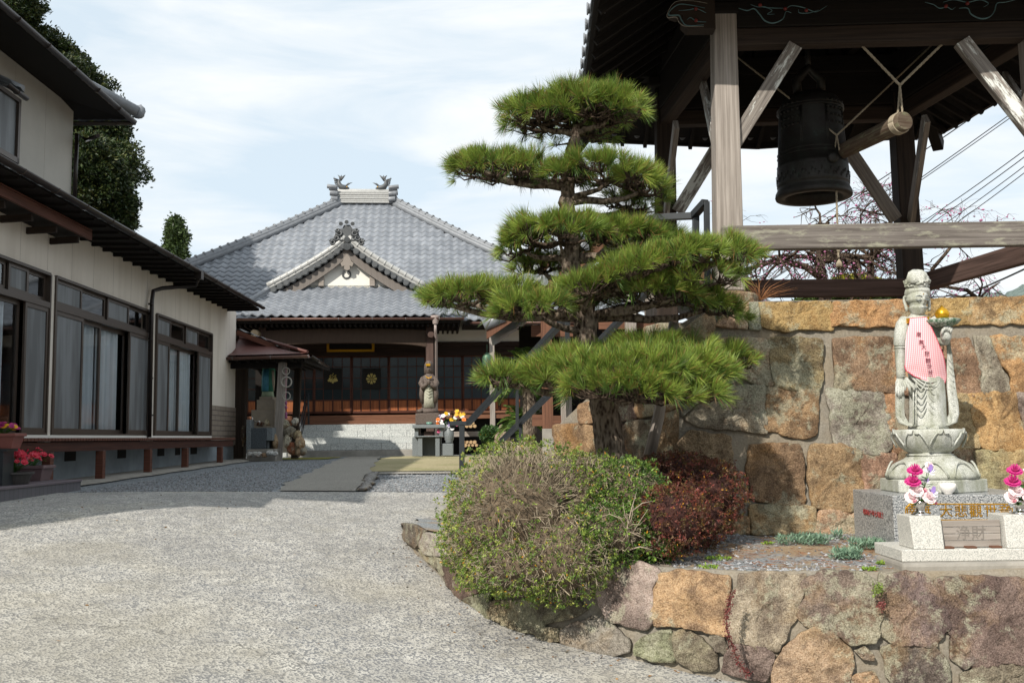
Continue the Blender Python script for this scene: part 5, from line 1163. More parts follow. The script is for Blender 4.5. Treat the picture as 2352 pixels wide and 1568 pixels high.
t, r = shrub('red_leaved_azalea', 'bronze red leaved azalea bush in front of the tall stone wall', 'shrub',
 [lobe(1625, 1130, 7.7, 88, 72, .34), lobe(1540, 1195, 6.98, 84, 78, .3), lobe(1560, 1085, 8.0, 100, 46, .3), lobe(1600, 1190, 7.5, 80, 62, .3), lobe(1500, 1120, 7.7, 60, 60, .3)], 4600, ['#5a3428', '#6b3c32', '#74483a', '#4e3424', '#6a5034', '#7c4038', '#5c5230'], .021, None, twigcol='redtwig', twign=900)
rebase(t, tuple(r))
# small red clumps, weeds, succulents on the bed
def bedpt(x, y):
    r_ = ray(x, y); Y = 5.5
    while Y < 12:
        if CAMZ+r_.z*Y < bedz(r_.x*Y, Y): break
        Y += .01
    return Vector((r_.x*Y, Y, bedz(r_.x*Y, Y)))
def tuftplant(name, label, cat, x, y, rad, n, ln, wd, cols, group, up=1.2, h=.02):
    p = bedpt(x, y); t = thing(name, label, cat, tuple(p), 0, group); a = rng.uniform(0, 2*pi, n); r_ = rad*np.sqrt(rng.random(n)); P0 = np.stack([np.cos(a)*r_*1.5, np.sin(a)*r_, rng.uniform(0, h, n)], 1)
    D = np.stack([rng.normal(0, .8, n), rng.normal(0, .8, n), np.full(n, up)*rng.uniform(.4, 1.2, n)], 1); cc = np.array([srgb(c) for c in cols])[rng.integers(0, len(cols), n)]*rng.uniform(.8, 1.2, (n, 1))
    leaves_np('leaves', P0, D, rng.uniform(.7, 1.2, n)*ln, np.full(n, wd), cc, M['leafm'], t)
SUC = ['#7d9a84', '#6c8a74', '#8ca88e', '#5f7c66']
for lab, x, y, rd, n in (('wide mat of blue green succulent by the tall wall, nearest the red bush', 1860, 1250, .10, 420), ('small blue green succulent sprig left of the widest mat', 1800, 1252, .035, 80), ('blue green succulent clump straying toward the low wall', 1945, 1285, .07, 330),
 ('blue green succulent clump hugging the corner of the dark pedestal', 2035, 1262, .08, 300), ('blue green succulent patch midway between the wall mat and pedestal', 1985, 1262, .07, 240), ('tiny succulent sprig below the middle of the tall wall', 1925, 1240, .03, 60)):
    tuftplant('succulent', lab, 'succulent', x, y, rd, int(n*1.3), .05, .009, SUC, 'blue green succulents on the gravel bed', 1.3, .06)
for lab, x, y, rd, n in (('bright green weed at the rim of the low wall below the succulents', 1998, 1310, .035, 110), ('bright green weed beside the concrete footing', 2025, 1296, .03, 80), ('low yellow green weeds at the foot of the red bush', 1650, 1285, .06, 130), ('yellow green weed trailing to the wall rim under the red bush', 1625, 1305, .05, 100), ('small weed sprig against the tall wall beside the widest mat', 1765, 1250, .03, 60)):
    tuftplant('weed', lab, 'weed', x, y, rd, n, .022, .012, ['#7d9a3c', '#93a848', '#688a34'], 'small green weeds on the bed', .6, .015)
p = P(2017, 1352, 6.28); t = thing('weed', 'green and dull red stonecrop rooted in a joint of the low wall', 'weed', tuple(p)); n = 120
leaves_np('leaves', rng.normal(0, .02, (n, 3)), rng.normal(0, 1, (n, 3))+np.array([0, -1, .3]), np.full(n, .02), np.full(n, .012), np.array(srgb('#7c8f46'))*rng.uniform(.7, 1.3, (n, 1)), M['leafm'], t)
leaves_np('red_leaves', rng.normal(0, .013, (n, 3))+np.array([0.01, 0, -.10]), rng.normal(0, 1, (n, 3))+np.array([0, -1, -.2]), np.full(n, .014), np.full(n, .01), np.array(srgb('#8a4f4c'))*rng.uniform(.7, 1.3, (n, 1)), M['leafm'], t)
t = thing('creeper', 'thin dark red creeper hanging down a joint of the low wall', 'creeper', tuple(P(1672, 1390, 6.25))); pts = [P(*q) for q in ((1684, 1358, 6.27), (1670, 1400, 6.25), (1668, 1440, 6.22), (1680, 1480, 6.2), (1700, 1530, 6.15), (1722, 1550, 6.12))]; b = MB(); b.tube([q-t.location for q in pts], .004, 5); b.build('stem', M['redtwig'], t)
n = 420; tt = rng.random(n)**1.2*4.99; A = np.array([tuple(q-t.location) for q in pts]); i_ = tt.astype(int); f_2 = (tt-i_)[:, None]; P0 = A[i_]*(1-f_2)+A[i_+1]*f_2+rng.normal(0, .011, (n, 3)); leaves_np('leaves', P0, rng.normal(0, 1, (n, 3))+np.array([0, -1, 0]), np.full(n, .018), np.full(n, .010), np.array(srgb('#6e3836'))*rng.uniform(.7, 1.3, (n, 1)), M['leafm'], t)
# dry grass tuft at the corner of the tower footing
t = thing('dry_grass', 'dry brown grass tuft beside the front post of the bell tower', 'grass tuft', tuple(P(1745, 690, 8.8))); b = MB()
for i in range(42): a = random.uniform(-1.2, 1.3); l = random.uniform(.12, .34); b.tube([(0, random.uniform(-.04, .04), 0), (sin(a)*l*.5, random.uniform(-.05, .05), cos(a)*l*.5), (sin(a)*l*1.1, random.uniform(-.08, .08), cos(a)*l*.75)], [.002, .0018, .001], 3)
b.build('blades', m_plain('dry stalk', srgb('#9a6a44'), .9), t)
# ---------------------------------------------------------------- house on the left
PSI = math.atan(51/2287)
def HL(x, y, L_):
    r = ray(x, y); rx = r.x*cos(PSI)+sin(PSI); Y = -L_/rx; return Vector((-L_, -r.x*Y*sin(PSI)+Y*cos(PSI), CAMZ+r.z*Y))
hs = thing('house', 'long two storey cream panelled house with dark tiled eaves and sliding windows', 'house', (0, 0, 0), PSI)
LW = 6.25
zsill = HL(300, 1000, LW).z; zhead = HL(300, 700, LW).z; zmid = HL(188, 722, LW).z; zgut = HL(300, 536, 5.45).z
yA = 7.5; yC = HL(540, 900, LW).y; yE = HL(483, 900, LW).y
yw = lambda x: HL(x, 850, LW).y
ZSO = HL(339, 616, LW).z
b = MB()
def wallbox(y0, y1, z0, z1, L0=LW, th=.12): b.box((-L0-th, y0, z0), (-L0, y1, z1))
wallbox(yA, yC, zhead+.001, ZSO); wallbox(yA, yw(-95), zsill-.16, zhead); wallbox(yw(104), yw(117.5), zsill-.16, zhead, LW-.02, .1); wallbox(yw(340.5), yw(354.5), zsill-.16, zhead); wallbox(yE, yC, zsill+.3, zhead)
b.box((-9.5, yC-.12, 1.2), (-LW-.12, yC, ZSO)); b.box((-9.5, yA, 1.0), (-LW-.12, yA+.12, 8)); b.build('wall', M['plaster'], hs)
b = MB()
y = yA
while y < yC:   # panel joints
    if not (yw(104) < y < yw(118)): b.box((-LW-.01, y, zhead+.05), (-LW+.001, y+.006, ZSO-.01))
    y += .82
b.box((-LW-.01, (yE+yC)/2+.2, 1.9), (-LW+.001, (yE+yC)/2+.206, zhead)); b.build('panel_joints', m_plain('joint sealant', srgb('#8f887c')), hs)
b = MB(); b.box((-LW-.1, yA, zsill-.075), (-LW+.05, yE, zsill)); b.build('white_sill', M['white_plaster'], hs, .004)
# brick pattern cladding at the far corner
t = NT('brown clapboard tiles'); br_ = t.n('ShaderNodeTexBrick', {'Vector': t.coord('UV'), 'Color1': srgb('#857a6e')+(1,), 'Color2': srgb('#8e8377')+(1,), 'Mortar': srgb('#5a5049')+(1,), 'Scale': 1, 'Mortar Size': .012, 'Brick Width': .45, 'Row Height': .115}); t.set(Base_Color=br_.outputs[0], Roughness=.7); M['clad'] = t.m
zc1 = HL(510, 933, LW).z; zc0 = HL(510, 1022, LW).z; b = MB(); b.box((-LW-.1, yE+.03, zc0), (-LW+.02, yC+.02, zc1)); b.build('corner_cladding', M['clad'], hs)
b = MB(); b.box((-LW-.15, yA, .8), (-LW-.02, yC, min(zc0, zsill-.08))); b.build('foundation', M['bluegrey_conc'], hs)
b = MB()
for x0, x1 in ((157, 182), (277, 296), (368, 383), (408, 419), (443, 457)): b.box((-LW-.03, yw(x0), HL(170, 1058, LW).z), (-LW-.012, yw(x1), HL(170, 1033, LW).z))
b.build('vents', M['black'], hs)
b = MB(); b.grid(lambda u, v: (lerp(-6.3, -5.55+.03*sin(v*40), u), lerp(12.2, yC+.4, v), gz(lerp(-6.3, -5.6, u)-.4, lerp(12.2, yC+.4, v))+.035-.03*(u > .95)), 6, 40); o = b.build('concrete_apron', M['conc'], hs)
# window units
def panel(y0, y1, z0, z1, L_, kind, fw=.05):
    fr = MB(); 
    for (a0, a1, c0, c1__) in ((y0, y0+fw, z0, z1), (y1-fw, y1, z0, z1), (y0+fw, y1-fw, z0, z0+fw*1.3), (y0+fw, y1-fw, z1-fw, z1)): fr.box((-L_-.03, a0, c0), (-L_, a1, c1__))
    o = fr.build('window', M['bronze_frame'], hs)
    pn = MB(); d = L_+.015; pn.face([pn.vert(q) for q in ((-d, y0+fw, z0+fw*1.3), (-d, y1-fw, z0+fw*1.3), (-d, y1-fw, z1-fw), (-d, y0+fw, z1-fw))]); pn.build('pane', M['glass' if kind == 'g' else 'screen'], o)
for (xs_, ks) in (((-100, -25, 36, 48, 104), 'sg.s'), ((118.5, 186, 236, 292, 340), 'sggs'), ((355.5, 386, 417, 452, 483), 'sggs')):
    for i, k in enumerate(ks):
        if k == '.': continue
        y0, y1 = yw(xs_[i]), yw(xs_[i+1]+(12 if ks == 'sg.s' and i == 1 else 0)+(5 if i == 2 else 0)); panel(y0+.01, y1-.01, zsill+.02, zmid-.06, LW+(-.03 if k == 's' else .04+.04*(i == 2)), k, .06)
    n_ = 4
    for i in range(4):
        a, c = yw(xs_[0])+(yw(xs_[4])-yw(xs_[0]))*i/4, yw(xs_[0])+(yw(xs_[4])-yw(xs_[0]))*(i+1)/4; panel(a+.01, c-.01, zmid+.02, zhead-.02, LW+(.03 if i % 2 else 0), 's' if i % 2 == 0 else 'g', .05)
    b = MB(); a, c = yw(xs_[0]), yw(xs_[4])
    for q in ((a-.03, a+.01, zsill, zhead), (c-.01, c+.03, zsill, zhead), (a, c, zhead-.02, zhead+.02), (a, c, zmid-.06, zmid+.02), (a, c, zsill-.0, zsill+.03)): b.box((-LW-.1, q[0], q[2]), (-LW+.045, q[1], q[3]))
    b.build('window_surround', M['bronze_frame'], hs)
    b = MB()
    for i in range(2 if ks == 'sggs' else 1):
        ya, yb = (yw(xs_[1+i])+.05, yw(xs_[2+i])-.05); nn = 60
        b.grid(lambda u, v: (-LW-.15-.03*sin(u*(yb-ya)*34+sin(u*9))-.015*sin(u*61), lerp(ya, yb, u), lerp(zsill+.04, zmid-.1, v)), nn, 2)
    b.build('curtain', M['curtain'], hs)
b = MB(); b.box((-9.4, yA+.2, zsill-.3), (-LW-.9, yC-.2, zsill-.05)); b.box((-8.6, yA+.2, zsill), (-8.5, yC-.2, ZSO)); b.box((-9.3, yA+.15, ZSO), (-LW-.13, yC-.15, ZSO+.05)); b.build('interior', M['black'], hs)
# lower roof
ye0, ye1 = yA-.9, HL(600, 705, 5.45).y
def lroof(u, v): return Vector((-5.42-v*3.9, lerp(ye0, ye1, u), zgut-.045+v*3.9*.42+.05*v*v))
b = MB(); tiles(b, lroof, int((ye1-ye0)/.27), 16, .03, .018); b.build('lower_roof', M['tile_dark'], hs)
b = MB(); b.box((-LW-.1, ye0, ZSO-.03), (-5.5, ye1, ZSO-.0))
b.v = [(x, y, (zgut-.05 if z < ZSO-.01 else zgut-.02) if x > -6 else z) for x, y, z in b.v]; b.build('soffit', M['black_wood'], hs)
b = MB(); 
y = ye0
while y < ye1: b = MB(); b.beam((-LW, y, ZSO-.06), (-5.50, y, zgut-.06), .05, .05); b.build('rafter', M['black_wood'], hs); y += .45
def gutter(p, q, r=.055, name='gutter', mat='gutter', par=hs, br=.9):
    p = Vector(p); q = Vector(q); d = (q-p).normalized(); s = Vector((-d.y, d.x, 0)).normalized(); b = MB(); rings = []
    for e in (p, q): rings.append([e+s*cos(a)*r+Vector((0, 0, sin(a)*r)) for a in np.linspace(pi, 2*pi, 9)]+[e+s*cos(a)*(r-.006)+Vector((0, 0, sin(a)*(r-.006))) for a in np.linspace(2*pi, pi, 9)])
    b.loft(rings); o = b.build(name, M[mat], par)
    b = MB(); L__ = (q-p).length; k = .3
    while k < L__: c = p+d*k; b.tube([c+s*cos(a)*(r+.006)+Vector((0, 0, sin(a)*(r+.006))) for a in np.linspace(pi, 2*pi, 7)], .006, 4); k += br
    b.build('gutter_brackets', M['zinc'] if mat != 'gutter' else M['bronze_frame'], par)
gutter((-5.40, ye0, zgut), (-5.40, ye1, zgut))
b = MB(); 
pp_ = [HL(455, 640, 5.42), HL(450, 655, 5.5), HL(372, 662, 6.05), HL(352, 668, 6.16), HL(349, 690, 6.16), HL(343, 1004, 6.16)]; b.tube(pp_, .038, 10)
for yy in (700, 780, 870, 955): q = HL(346, yy, 6.16); b.tube([q, q+Vector((0, 0, .03))], .045, 10)
b.box((-5.47, pp_[0].y-.08, zgut-.16), (-5.34, pp_[0].y+.08, zgut-.02)); b.build('downpipe', M['gutter'], hs)
# upper storey
LU = 7.15; yU = HL(166, 350, LU).y; zg2 = HL(150, 147, 6.3).z; b = MB(); ZU = HL(168, 242, LU).z
b.box((-LU-.15, 4.8, zgut+.5), (-LU, yU, ZU)); b.box((-10.5, yU-.15, zgut+.8), (-LU-.15, yU, ZU)); b.build('wall', M['pale_plaster'], hs)
b = MB(); y = yU-1.05
while y > 8: b.box((-LU-.01, y, zgut+.9), (-LU+.001, y+.006, ZU-.05)); y -= 1.05
b.build('panel_joints', m_plain('joint sealant', srgb('#8f887c')), hs)
yr1 = HL(300, 283, 6.3).y
def ur(u, v): y1 = yr1-v*3.6; return Vector((-6.28-v*4.2, lerp(4.5, y1, u), zg2-.03+v*4.2*.45))
b = MB(); tiles(b, ur, int((yr1-4.5)/.27), 16, .03, .018)
def ur2(u, v): x0 = -6.28-v*4.2; x1 = -14.6+v*4.2; return Vector((lerp(x0, x1, u), yr1-v*3.6, zg2-.03+v*4.2*.45))
tiles(b, lambda u, v: ur2(1-u, v), 30, 16, .03, .018); b.build('upper_roof', M['tile_dark'], hs)
b = MB(); b.tube([(-6.22, yr1+.06, zg2+.2), (-7.5, yr1-1.05, zg2+.75), (-10.4, yr1-3.55, zg2+2.1)], [.10, .11, .11], 10); b.blob((-6.2, yr1+.1, zg2+.2), (.12, .1, .13), 10, 6, .1); b.build('hip_ridge', M['ridge_tile'], hs)
b = MB(); b.loft([[(-LU-.1, 4.5, ZU-.03), (-LU-.1, yr1-1.0, ZU-.03)], [(-6.35, 4.5, zg2+.02), (-6.35, yr1-.05, zg2+.02)]], False, closed=False); b.loft([[(-LU-.1, yr1-1.0, ZU-.03), (-14, yr1-1.0, ZU-.03)], [(-6.35, yr1-.05, zg2+.02), (-14, yr1-.05, zg2+.02)]], False, closed=False); b.build('soffit', M['black_wood'], hs)
gutter((-6.24, 4.5, zg2), (-6.24, yr1, zg2)); gutter((-6.24, yr1+.05, zg2), (-12, yr1+.05, zg2), name='gutter')
b = MB(); q = HL(176, 300, LU-.06); b.tube([HL(225, 312, 6.5), HL(200, 322, 7.0), HL(177, 308, LU-.06), (q.x, q.y, zgut+1.0)], .036, 10)
b.build('downpipe', M['gutter'], hs)
b = MB(); b.box((-14, 2.4, .5), (-8.75, 4.0, 7.4)); b.build('shade_block', M['pale_plaster'], hs)  # unseen block added only to fill out the shadow on the driveway
# upper window and its tiled hood
w0, w1 = HL(-60, 300, LU).y, HL(38, 300, LU).y; z0, z1 = HL(20, 368, LU).z, HL(20, 215, LU).z; fr = MB()
for q in ((w0, w0+.07, z0, z1), (w1-.07, w1, z0, z1), (w0, w1, z0, z0+.08), (w0, w1, z1-.06, z1)): fr.box((-LU-.02, q[0], q[2]), (-LU+.06, q[1], q[3]))
o = fr.build('window', M['bronze_frame'], hs); b = MB(); b.box((-LU-.0, w0+.05, z0), (-LU+.015, w1-.05, z1)); b.build('pane', M['screen'], o)
hz = HL(45, 222, LU-.5).z; hy = HL(50, 210, LU-.5).y; b = MB(); tiles(b, lambda u, v: Vector((-LU+.55-v*.6, lerp(w0-.3, hy, u), hz+.05+v*.28)), int((hy-w0+.3)/.27), 3, .03, .02); b.build('window_hood', M['tile_dark'], hs)
gutter((-LU+.57, w0-.3, hz), (-LU+.57, hy, hz), .045)
b = MB(); b.tube([(-LU+.5, hy, hz+.12), (-LU, hy, hz+.36)], .07, 8); b.build('hood_end_tile', M['ridge_tile'], hs)
# red brown awning frame under the eave
ya1 = HL(205, 545, 5.8).y; za = HL(120, 500, 5.8).z; b = MB(); b.beam((-5.78, yA, za), (-5.78, ya1, za), .04, .12); b.box((-LW, yA, za+.07), (-5.76, ya1, za+.09)); b.build('awning_board', M['red_wood'], hs)
y = ya1-.25
while y > yA+3: b = MB(); b.beam((-LW, y, za-.12), (-5.85, y, za-.10), .05, .09); b.build('awning_bracket', M['dark_wood'], hs); y -= .72
b = MB(); b.box((-LW-.0, yA, za-.03), (-5.83, ya1-.05, za+.0)); b.build('awning_boards', M['black_wood'], hs)
# lean-to at the far corner
zl = HL(565, 775, 5.9).z; b = MB(); yb = yC+.05
tiles(b, lambda u, v: Vector((lerp(-6.3, -5.25, v*0+u), yb+.9-v*.9, lerp(zl+.28, zl-.12, u)+.0)), 4, 4, .03, .018); b.build('corner_lean_to_roof', M['tile_dark'], hs)
gutter((-5.22, yb-.1, zl-.14), (-5.22, yb+1.2, zl-.14), .05); b = MB(); b.beam((-6.25, yb+.02, zl+.18), (-5.28, yb+.02, zl-.2), .05, .12); b.build('lean_to_rafter', M['red_wood'], hs)
b = MB(); p = HL(548, 838, LW-.03); b.tube([p+Vector((0, .1, 0)), p+Vector((.12, .1, .02)), p+Vector((.13, .1, .16))], .05, 10); b.build('vent_pipe', M['white_plaster'], hs)
# deck
LD = 5.75; zd = HL(300, 1005, LD).z
dk = thing('veranda_deck', 'long low brown slatted wooden deck on square posts along the house wall', 'deck', (0, 0, 0), PSI)
yd0, yd1 = HL(-150, 1000, LD).y, HL(541, 1000, LD).y; b = MB(); y = yd0; sl = []
while y < yd1: b.beam((-LD+.01, y, zd-.022), (-LW+.06, y, zd-.022), .085, .042); y += .1
b.build('slats', M['red_wood'], dk, .003); b = MB(); b.beam((-LD-.05, yd0, zd-.12), (-LD-.05, yd1-.1, zd-.12), .05, .13); b.build('edge_beam', m_wood('dark deck beam', srgb('#553226'), srgb('#37201a')), dk)
for x in (-40, 110, 231, 340, 425, 505): q = HL(x, 1050, LD+.03); b = MB(); b.box((q.x-.055, q.y-.055, gz(-5.9, q.y)-.05), (q.x+.055, q.y+.055, zd-.19)); b.build('deck_post', M['red_wood'], dk, .005)
# tiled step with flower pots
t = NT('dark purple grey tile facing'); br_ = t.n('ShaderNodeTexBrick', {'Vector': t.coord('UV'), 'Color1': srgb('#5c5a60')+(1,), 'Color2': srgb('#66636a')+(1,), 'Mortar': srgb('#47504c')+(1,), 'Scale': 1, 'Mortar Size': .006, 'Brick Width': .105, 'Row Height': .45}, offset=0.); t.set(Base_Color=br_.outputs[0], Roughness=.45); M['steptile'] = t.m
sp = thing('tiled_step', 'low dark purple grey tiled entrance step carrying flower pots at the left edge', 'step', (0, 0, 0), PSI)
ys1 = HL(185, 1130, 5.28).y; zt_ = HL(185, 1100, 5.28).z; b = MB(); b.box((-6.1, 6.5, .75), (-5.28, ys1, zt_-.03)); b.build('riser', M['steptile'], sp); b = MB(); b.box((-6.11, 6.49, zt_-.03), (-5.265, ys1+.012, zt_)); b.build('tread', m_plain('tread tile', srgb('#6b6268'), .4), sp, .004)
def pot(name, label, loc, poly, h, col, kind, cols, nfl, spread, hgt, fr_=.045, rim=1.06, ell=1., rz=0):
    t = thing(name, label, 'potted plant', loc, rz); b = MB(); n = len(poly)
    rings = [[(x*k, y*k, z) for x, y in poly] for k, z in ((.78, 0), (.96, h*.8), (rim, h*.8), (rim, h), (.94, h), (.9, h*.88))]; b.loft(rings, sm=False); b.build('pot', m_plain('pot '+name, srgb(col), .6, 0, .15, 8), t, .004)
    s = MB(); s.loft([[(x*.93, y*.93, h*.87) for x, y in poly], [(x*.5, y*.5, h*.93) for x, y in poly]], sm=False); s.build('potting_soil', M['twig'], t); tops = []
    for i in range(nfl):
        a = random.uniform(0, 2*pi); q = random.random()**.6; p = Vector((cos(a)*q*spread[0], sin(a)*q*spread[1], h+hgt*random.uniform(.55, 1)*(1-.35*q))); tops.append(p); flower(random.choice(cols), p, (p.x+.0, p.y-.1, .25), fr_*random.uniform(.7, 1.1), t)
    stem_leaves(t, Vector((0, 0, h*.8)), tops, nl=int(nfl*1.6), ls=.045); return t
rect = lambda a, c: [(-a, -c), (a, -c), (a, c), (-a, c)]; circ = lambda r, n=20: [(cos(2*pi*k/n)*r, sin(2*pi*k/n)*r) for k in range(n)]
def hw_(x, y, L_): v = HL(x, y, L_); return (v.x*cos(PSI)-v.y*sin(PSI), v.x*sin(PSI)+v.y*cos(PSI), v.z)
q = hw_(28, 1102, 5.5); pot('flower_pot', 'dark round bonsai bowl of red blossoms on the tiled step', (q[0], q[1], zt_+.001), circ(.22), .14, '#3b3836', 'az', ['red'], 46, (.30, .24), .30, .04)
q = hw_(75, 1100, 5.75); pot('flower_pot', 'mauve oblong planter with red blossoms behind the dark bowl', (q[0], q[1], zt_+.001), rect(.2, .16), .19, '#6e5b5c', 'az', ['red'], 22, (.22, .16), .27, .04)
q = hw_(4, 1030, 5.5); qt = pot('flower_pot', 'terracotta box planter of magenta and yellow pansies at the left edge', (q[0], q[1], q[2]), rect(.20, .13), .17, '#7c4a42', 'p', ['pansy', 'pansy', 'yellow'], 42, (.20, .14), .12, .045)
b = MB(); b.box((q[0]-.18, q[1]-.12, zt_+.001), (q[0]-.10, q[1]+.12, q[2]-.001)); b.box((q[0]+.02, q[1]-.12, zt_+.001), (q[0]+.08, q[1]+.12, q[2]-.001)); b.box((q[0]-.2, q[1]-.13, q[2]-.03), (q[0]+.12, q[1]+.13, q[2]-.001)); o = b.build('plant_stand', M['black_metal']); tag(o, 'small dark stand holding the terracotta pansy planter', 'plant stand')
# ---------------------------------------------------------------- temple hall
BETA = radians(4.5); TO = P(797, 733, 28.2); TO = Vector((TO.x, TO.y, 0))
def TL(x, y, ly):
    r = ray(x, y); s, c = sin(BETA), cos(BETA); Y = (ly-TO.x*s+TO.y*c)/(c-r.x*s); X = r.x*Y; return Vector(((X-TO.x)*c+(Y-TO.y)*s, ly, CAMZ+r.z*Y))
tp = thing('temple_hall', 'wide wooden temple hall with a blue grey hip roof and white front gable', 'temple', tuple(TO), BETA)
GZ = 1.12; ze = TL(797, 729, 0).z; xl, xr = TL(524, 727, 0).x, TL(1066, 735, 0).x
RC = TL(836, 463, 7.0).x; zr = TL(836, 464, 7.0).z; zme = ze+.0; rl, rr_ = TL(800, 463, 7).x, TL(888, 463, 7).x
EX0, EX1 = RC-9.0, RC+9.2; EYF, EYB = .95, 13.0
def mroof(u, v):
    q = v; z = lerp(zme, zr, q)-.22*sin(pi*q)+.3*abs(2*u-1)**5*(1-v)**2; return Vector((lerp(lerp(EX0, rl, q), lerp(EX1, rr_, q), u), lerp(EYF, 7.0, q), z))
def clip_tiles(b, x0, x1, yF, yT, zfun, xl_, xr_, nrow, tw__=.27, amp=.062, step=.036):
    "pantiled plane with constant tile width, clipped to xl_(v)..xr_(v)"
    sub = 6; prev = None
    def prof(t): return (.5-.5*cos(2*pi*t)) if t < .62 else (.5-.5*cos(2*pi*.62))*(1-(t-.62)/.38)*.8-.1*sin(pi*(t-.62)/.38)
    nx = int((x1-x0)/tw__*sub)
    for j in range(nrow):
        v0, v1 = j/nrow, (j+1)/nrow; a, c = xl_((v0+v1)/2), xr_((v0+v1)/2); i0 = max(0, math.ceil((a-x0)/tw__*sub)); i1 = min(nx, int((c-x0)/tw__*sub))
        if i1 <= i0: continue
        jit = [random.uniform(0, .006) for _ in range(nx//sub+2)]
        rows = []
        for e, v in ((0, v0), (1, v1)):
            rows.append([b.vert((x0+i*tw__/sub, lerp(yF, yT, v), zfun(x0+i*tw__/sub, v)+amp*prof((i % sub)/sub)+(step if e == 0 else 0)+jit[i//sub])) for i in range(i0, i1+1)])
        low = [b.vert((b.v[q][0], b.v[q][1]+.002, b.v[q][2]-step-.01)) for q in rows[0]]
        for k in range(i1-i0):
            uv = [((i0+k)//sub+.5, j+.5)]*4; b.face((rows[0][k], rows[0][k+1], rows[1][k+1], rows[1][k]), uv, True); b.face((low[k], low[k+1], rows[0][k+1], rows[0][k]), uv, False)
def zmain(x, v): u = (x-EX0)/(EX1-EX0); return lerp(zme, zr, v)-.22*sin(pi*v)+.3*abs(2*u-1)**5*(1-v)**2
b = MB(); clip_tiles(b, EX0, EX1, EYF, 7.0, zmain, lambda v: lerp(EX0, rl, v)-.05, lambda v: lerp(EX1, rr_, v)+.05, 27)
for sx, xe, xr2 in ((-1, EX0, rl), (1, EX1, rr_)):  # side and back planes, plainer
    b.grid(lambda u, v: Vector((lerp(xe, xr2, v), lerp(EYF, EYB, u)*(1-v)+7*v, lerp(zme, zr, v)-.22*sin(pi*v))) if sx > 0 else Vector((lerp(xe, xr2, v), lerp(EYB, EYF, u)*(1-v)+7*v, lerp(zme, zr, v)-.22*sin(pi*v))), 10, 10)
b.grid(lambda u, v: Vector((lerp(lerp(EX1, rr_, v), lerp(EX0, rl, v), u), lerp(EYB, 7, v), lerp(zme, zr, v)-.22*sin(pi*v))), 10, 8)
roof = b.build('roof', M['tile'], tp)
b = MB()
for xe, xr2 in ((EX0, rl), (EX1, rr_)):
    for k, (off, r) in enumerate(((.10, .12), (.2, .10), (.28, .07))):
        b.tube([Vector((lerp(xe, xr2, v), lerp(EYF, 7, v), zmain(xe, v) if 0 else lerp(zme, zr, v)-.22*sin(pi*v)+.3*(1-v)**2*(1 if k < 9 else 0)*(1-v)**3+off)) for v in np.linspace(0, 1, 16)], r, 8)
b.build('hip_ridges', M['ridge_tile'], roof)
b = MB()
for xe, xr2 in ((EX0, rl), (EX1, rr_)):
    for i in range(38): v = (i+.5)/38; c = Vector((lerp(xe, xr2, v), lerp(EYF, 7, v), lerp(zme, zr, v)-.22*sin(pi*v)+.3*(1-v)**5+.30)); d = Vector((xr2-xe, 7-EYF, zr-zme)).normalized(); b.tube([c-d*.02, c+d*.03], .088, 8)
b.build('hip_collars', M['ridge_tile'], roof)
# main ridge
x0, x1 = TL(776, 460, 7).x, TL(895, 460, 7).x; zt1 = TL(836, 443, 7).z; z0 = zr-.1
b = MB(); n = 6
for i in range(n): za_, zb_2 = lerp(z0, zt1, i/n), lerp(z0, zt1, (i+1)/n); w = .30-.015*(i % 2); b.box((x0+.02*i*0, 7-w, za_), (x1, 7+w, zb_2-.008))
b.tube([(x0-.1, 7, zt1+.04), (x1+.1, 7, zt1+.04)], .1, 10); m_ = m_plain('silvery ridge tile', srgb('#a3a4a2'), .38, 0, .15, 14); b.build('ridge_wall', m_, roof, .01)
for s_, xe in ((-1, x0), (1, x1)):
    b = MB()
    for k, zz_ in enumerate((.12, .32, .52)): b.tube([(xe-.02*s_, 7-.32, z0+zz_), (xe+s_*(.22+k*.03), 7-.34, z0+zz_+.02)], .10, 10); b.tube([(xe-.02*s_, 7+.32, z0+zz_), (xe+s_*(.22+k*.03), 7+.34, z0+zz_+.02)], .10, 10)
    b.box((min(xe, xe+s_*.2), 6.7, z0), (max(xe, xe+s_*.2), 7.3, zt1+.08)); b.tube([(xe, 6.62, zt1+.1), (xe+s_*.34, 6.62, zt1+.14)], .08, 8); b.build('ridge_end_tiles', M['ridge_tile'], roof, .01)
    cx = TL(785 if s_ < 0 else 880, 430, 7).x; b = MB(); zb_3 = zt1+.05; s2 = -s_   # fish with tail up, head facing inward
    b.tube([(cx+s2*.26, 7, zb_3+.08), (cx+s2*.14, 7, zb_3+.12), (cx-s2*.02, 7, zb_3+.15), (cx-s2*.10, 7, zb_3+.26), (cx-s2*.10, 7, zb_3+.38), (cx-s2*.03, 7, zb_3+.46)], [.06, .13, .14, .11, .07, .035], 12, ell=.8)
    for a in (-.9, -.2, .6): b.tube([(cx-s2*.05, 7, zb_3+.40), (cx+s2*(.0+.07*a), 7, zb_3+.52), (cx+s2*(.02+.18*a), 7, zb_3+.60)], [.045, .04, .006], 6)
    for k in range(4): b.tube([(cx-s2*(.04+.03*k), 7, zb_3+.2+.07*k), (cx-s2*(.2+.03*k), 7, zb_3+.24+.08*k), (cx-s2*(.27), 7, zb_3+.33+.07*k)], [.04, .025, .004], 5)
    for k in range(3): b.tube([(cx+s2*.12, 7, zb_3+.18), (cx+s2*(.2+.05*k), 7, zb_3+.26+.02*k), (cx+s2*(.24+.07*k), 7, zb_3+.32)], [.04, .02, .004], 5)
    b.build('fish_ornament', M['oni_tile'], roof); b = MB(); b.blob((cx+s2*.2, 6.88, zb_3+.14), .022, 6, 5, 0); b.build('fish_eye', M['gold'], roof)
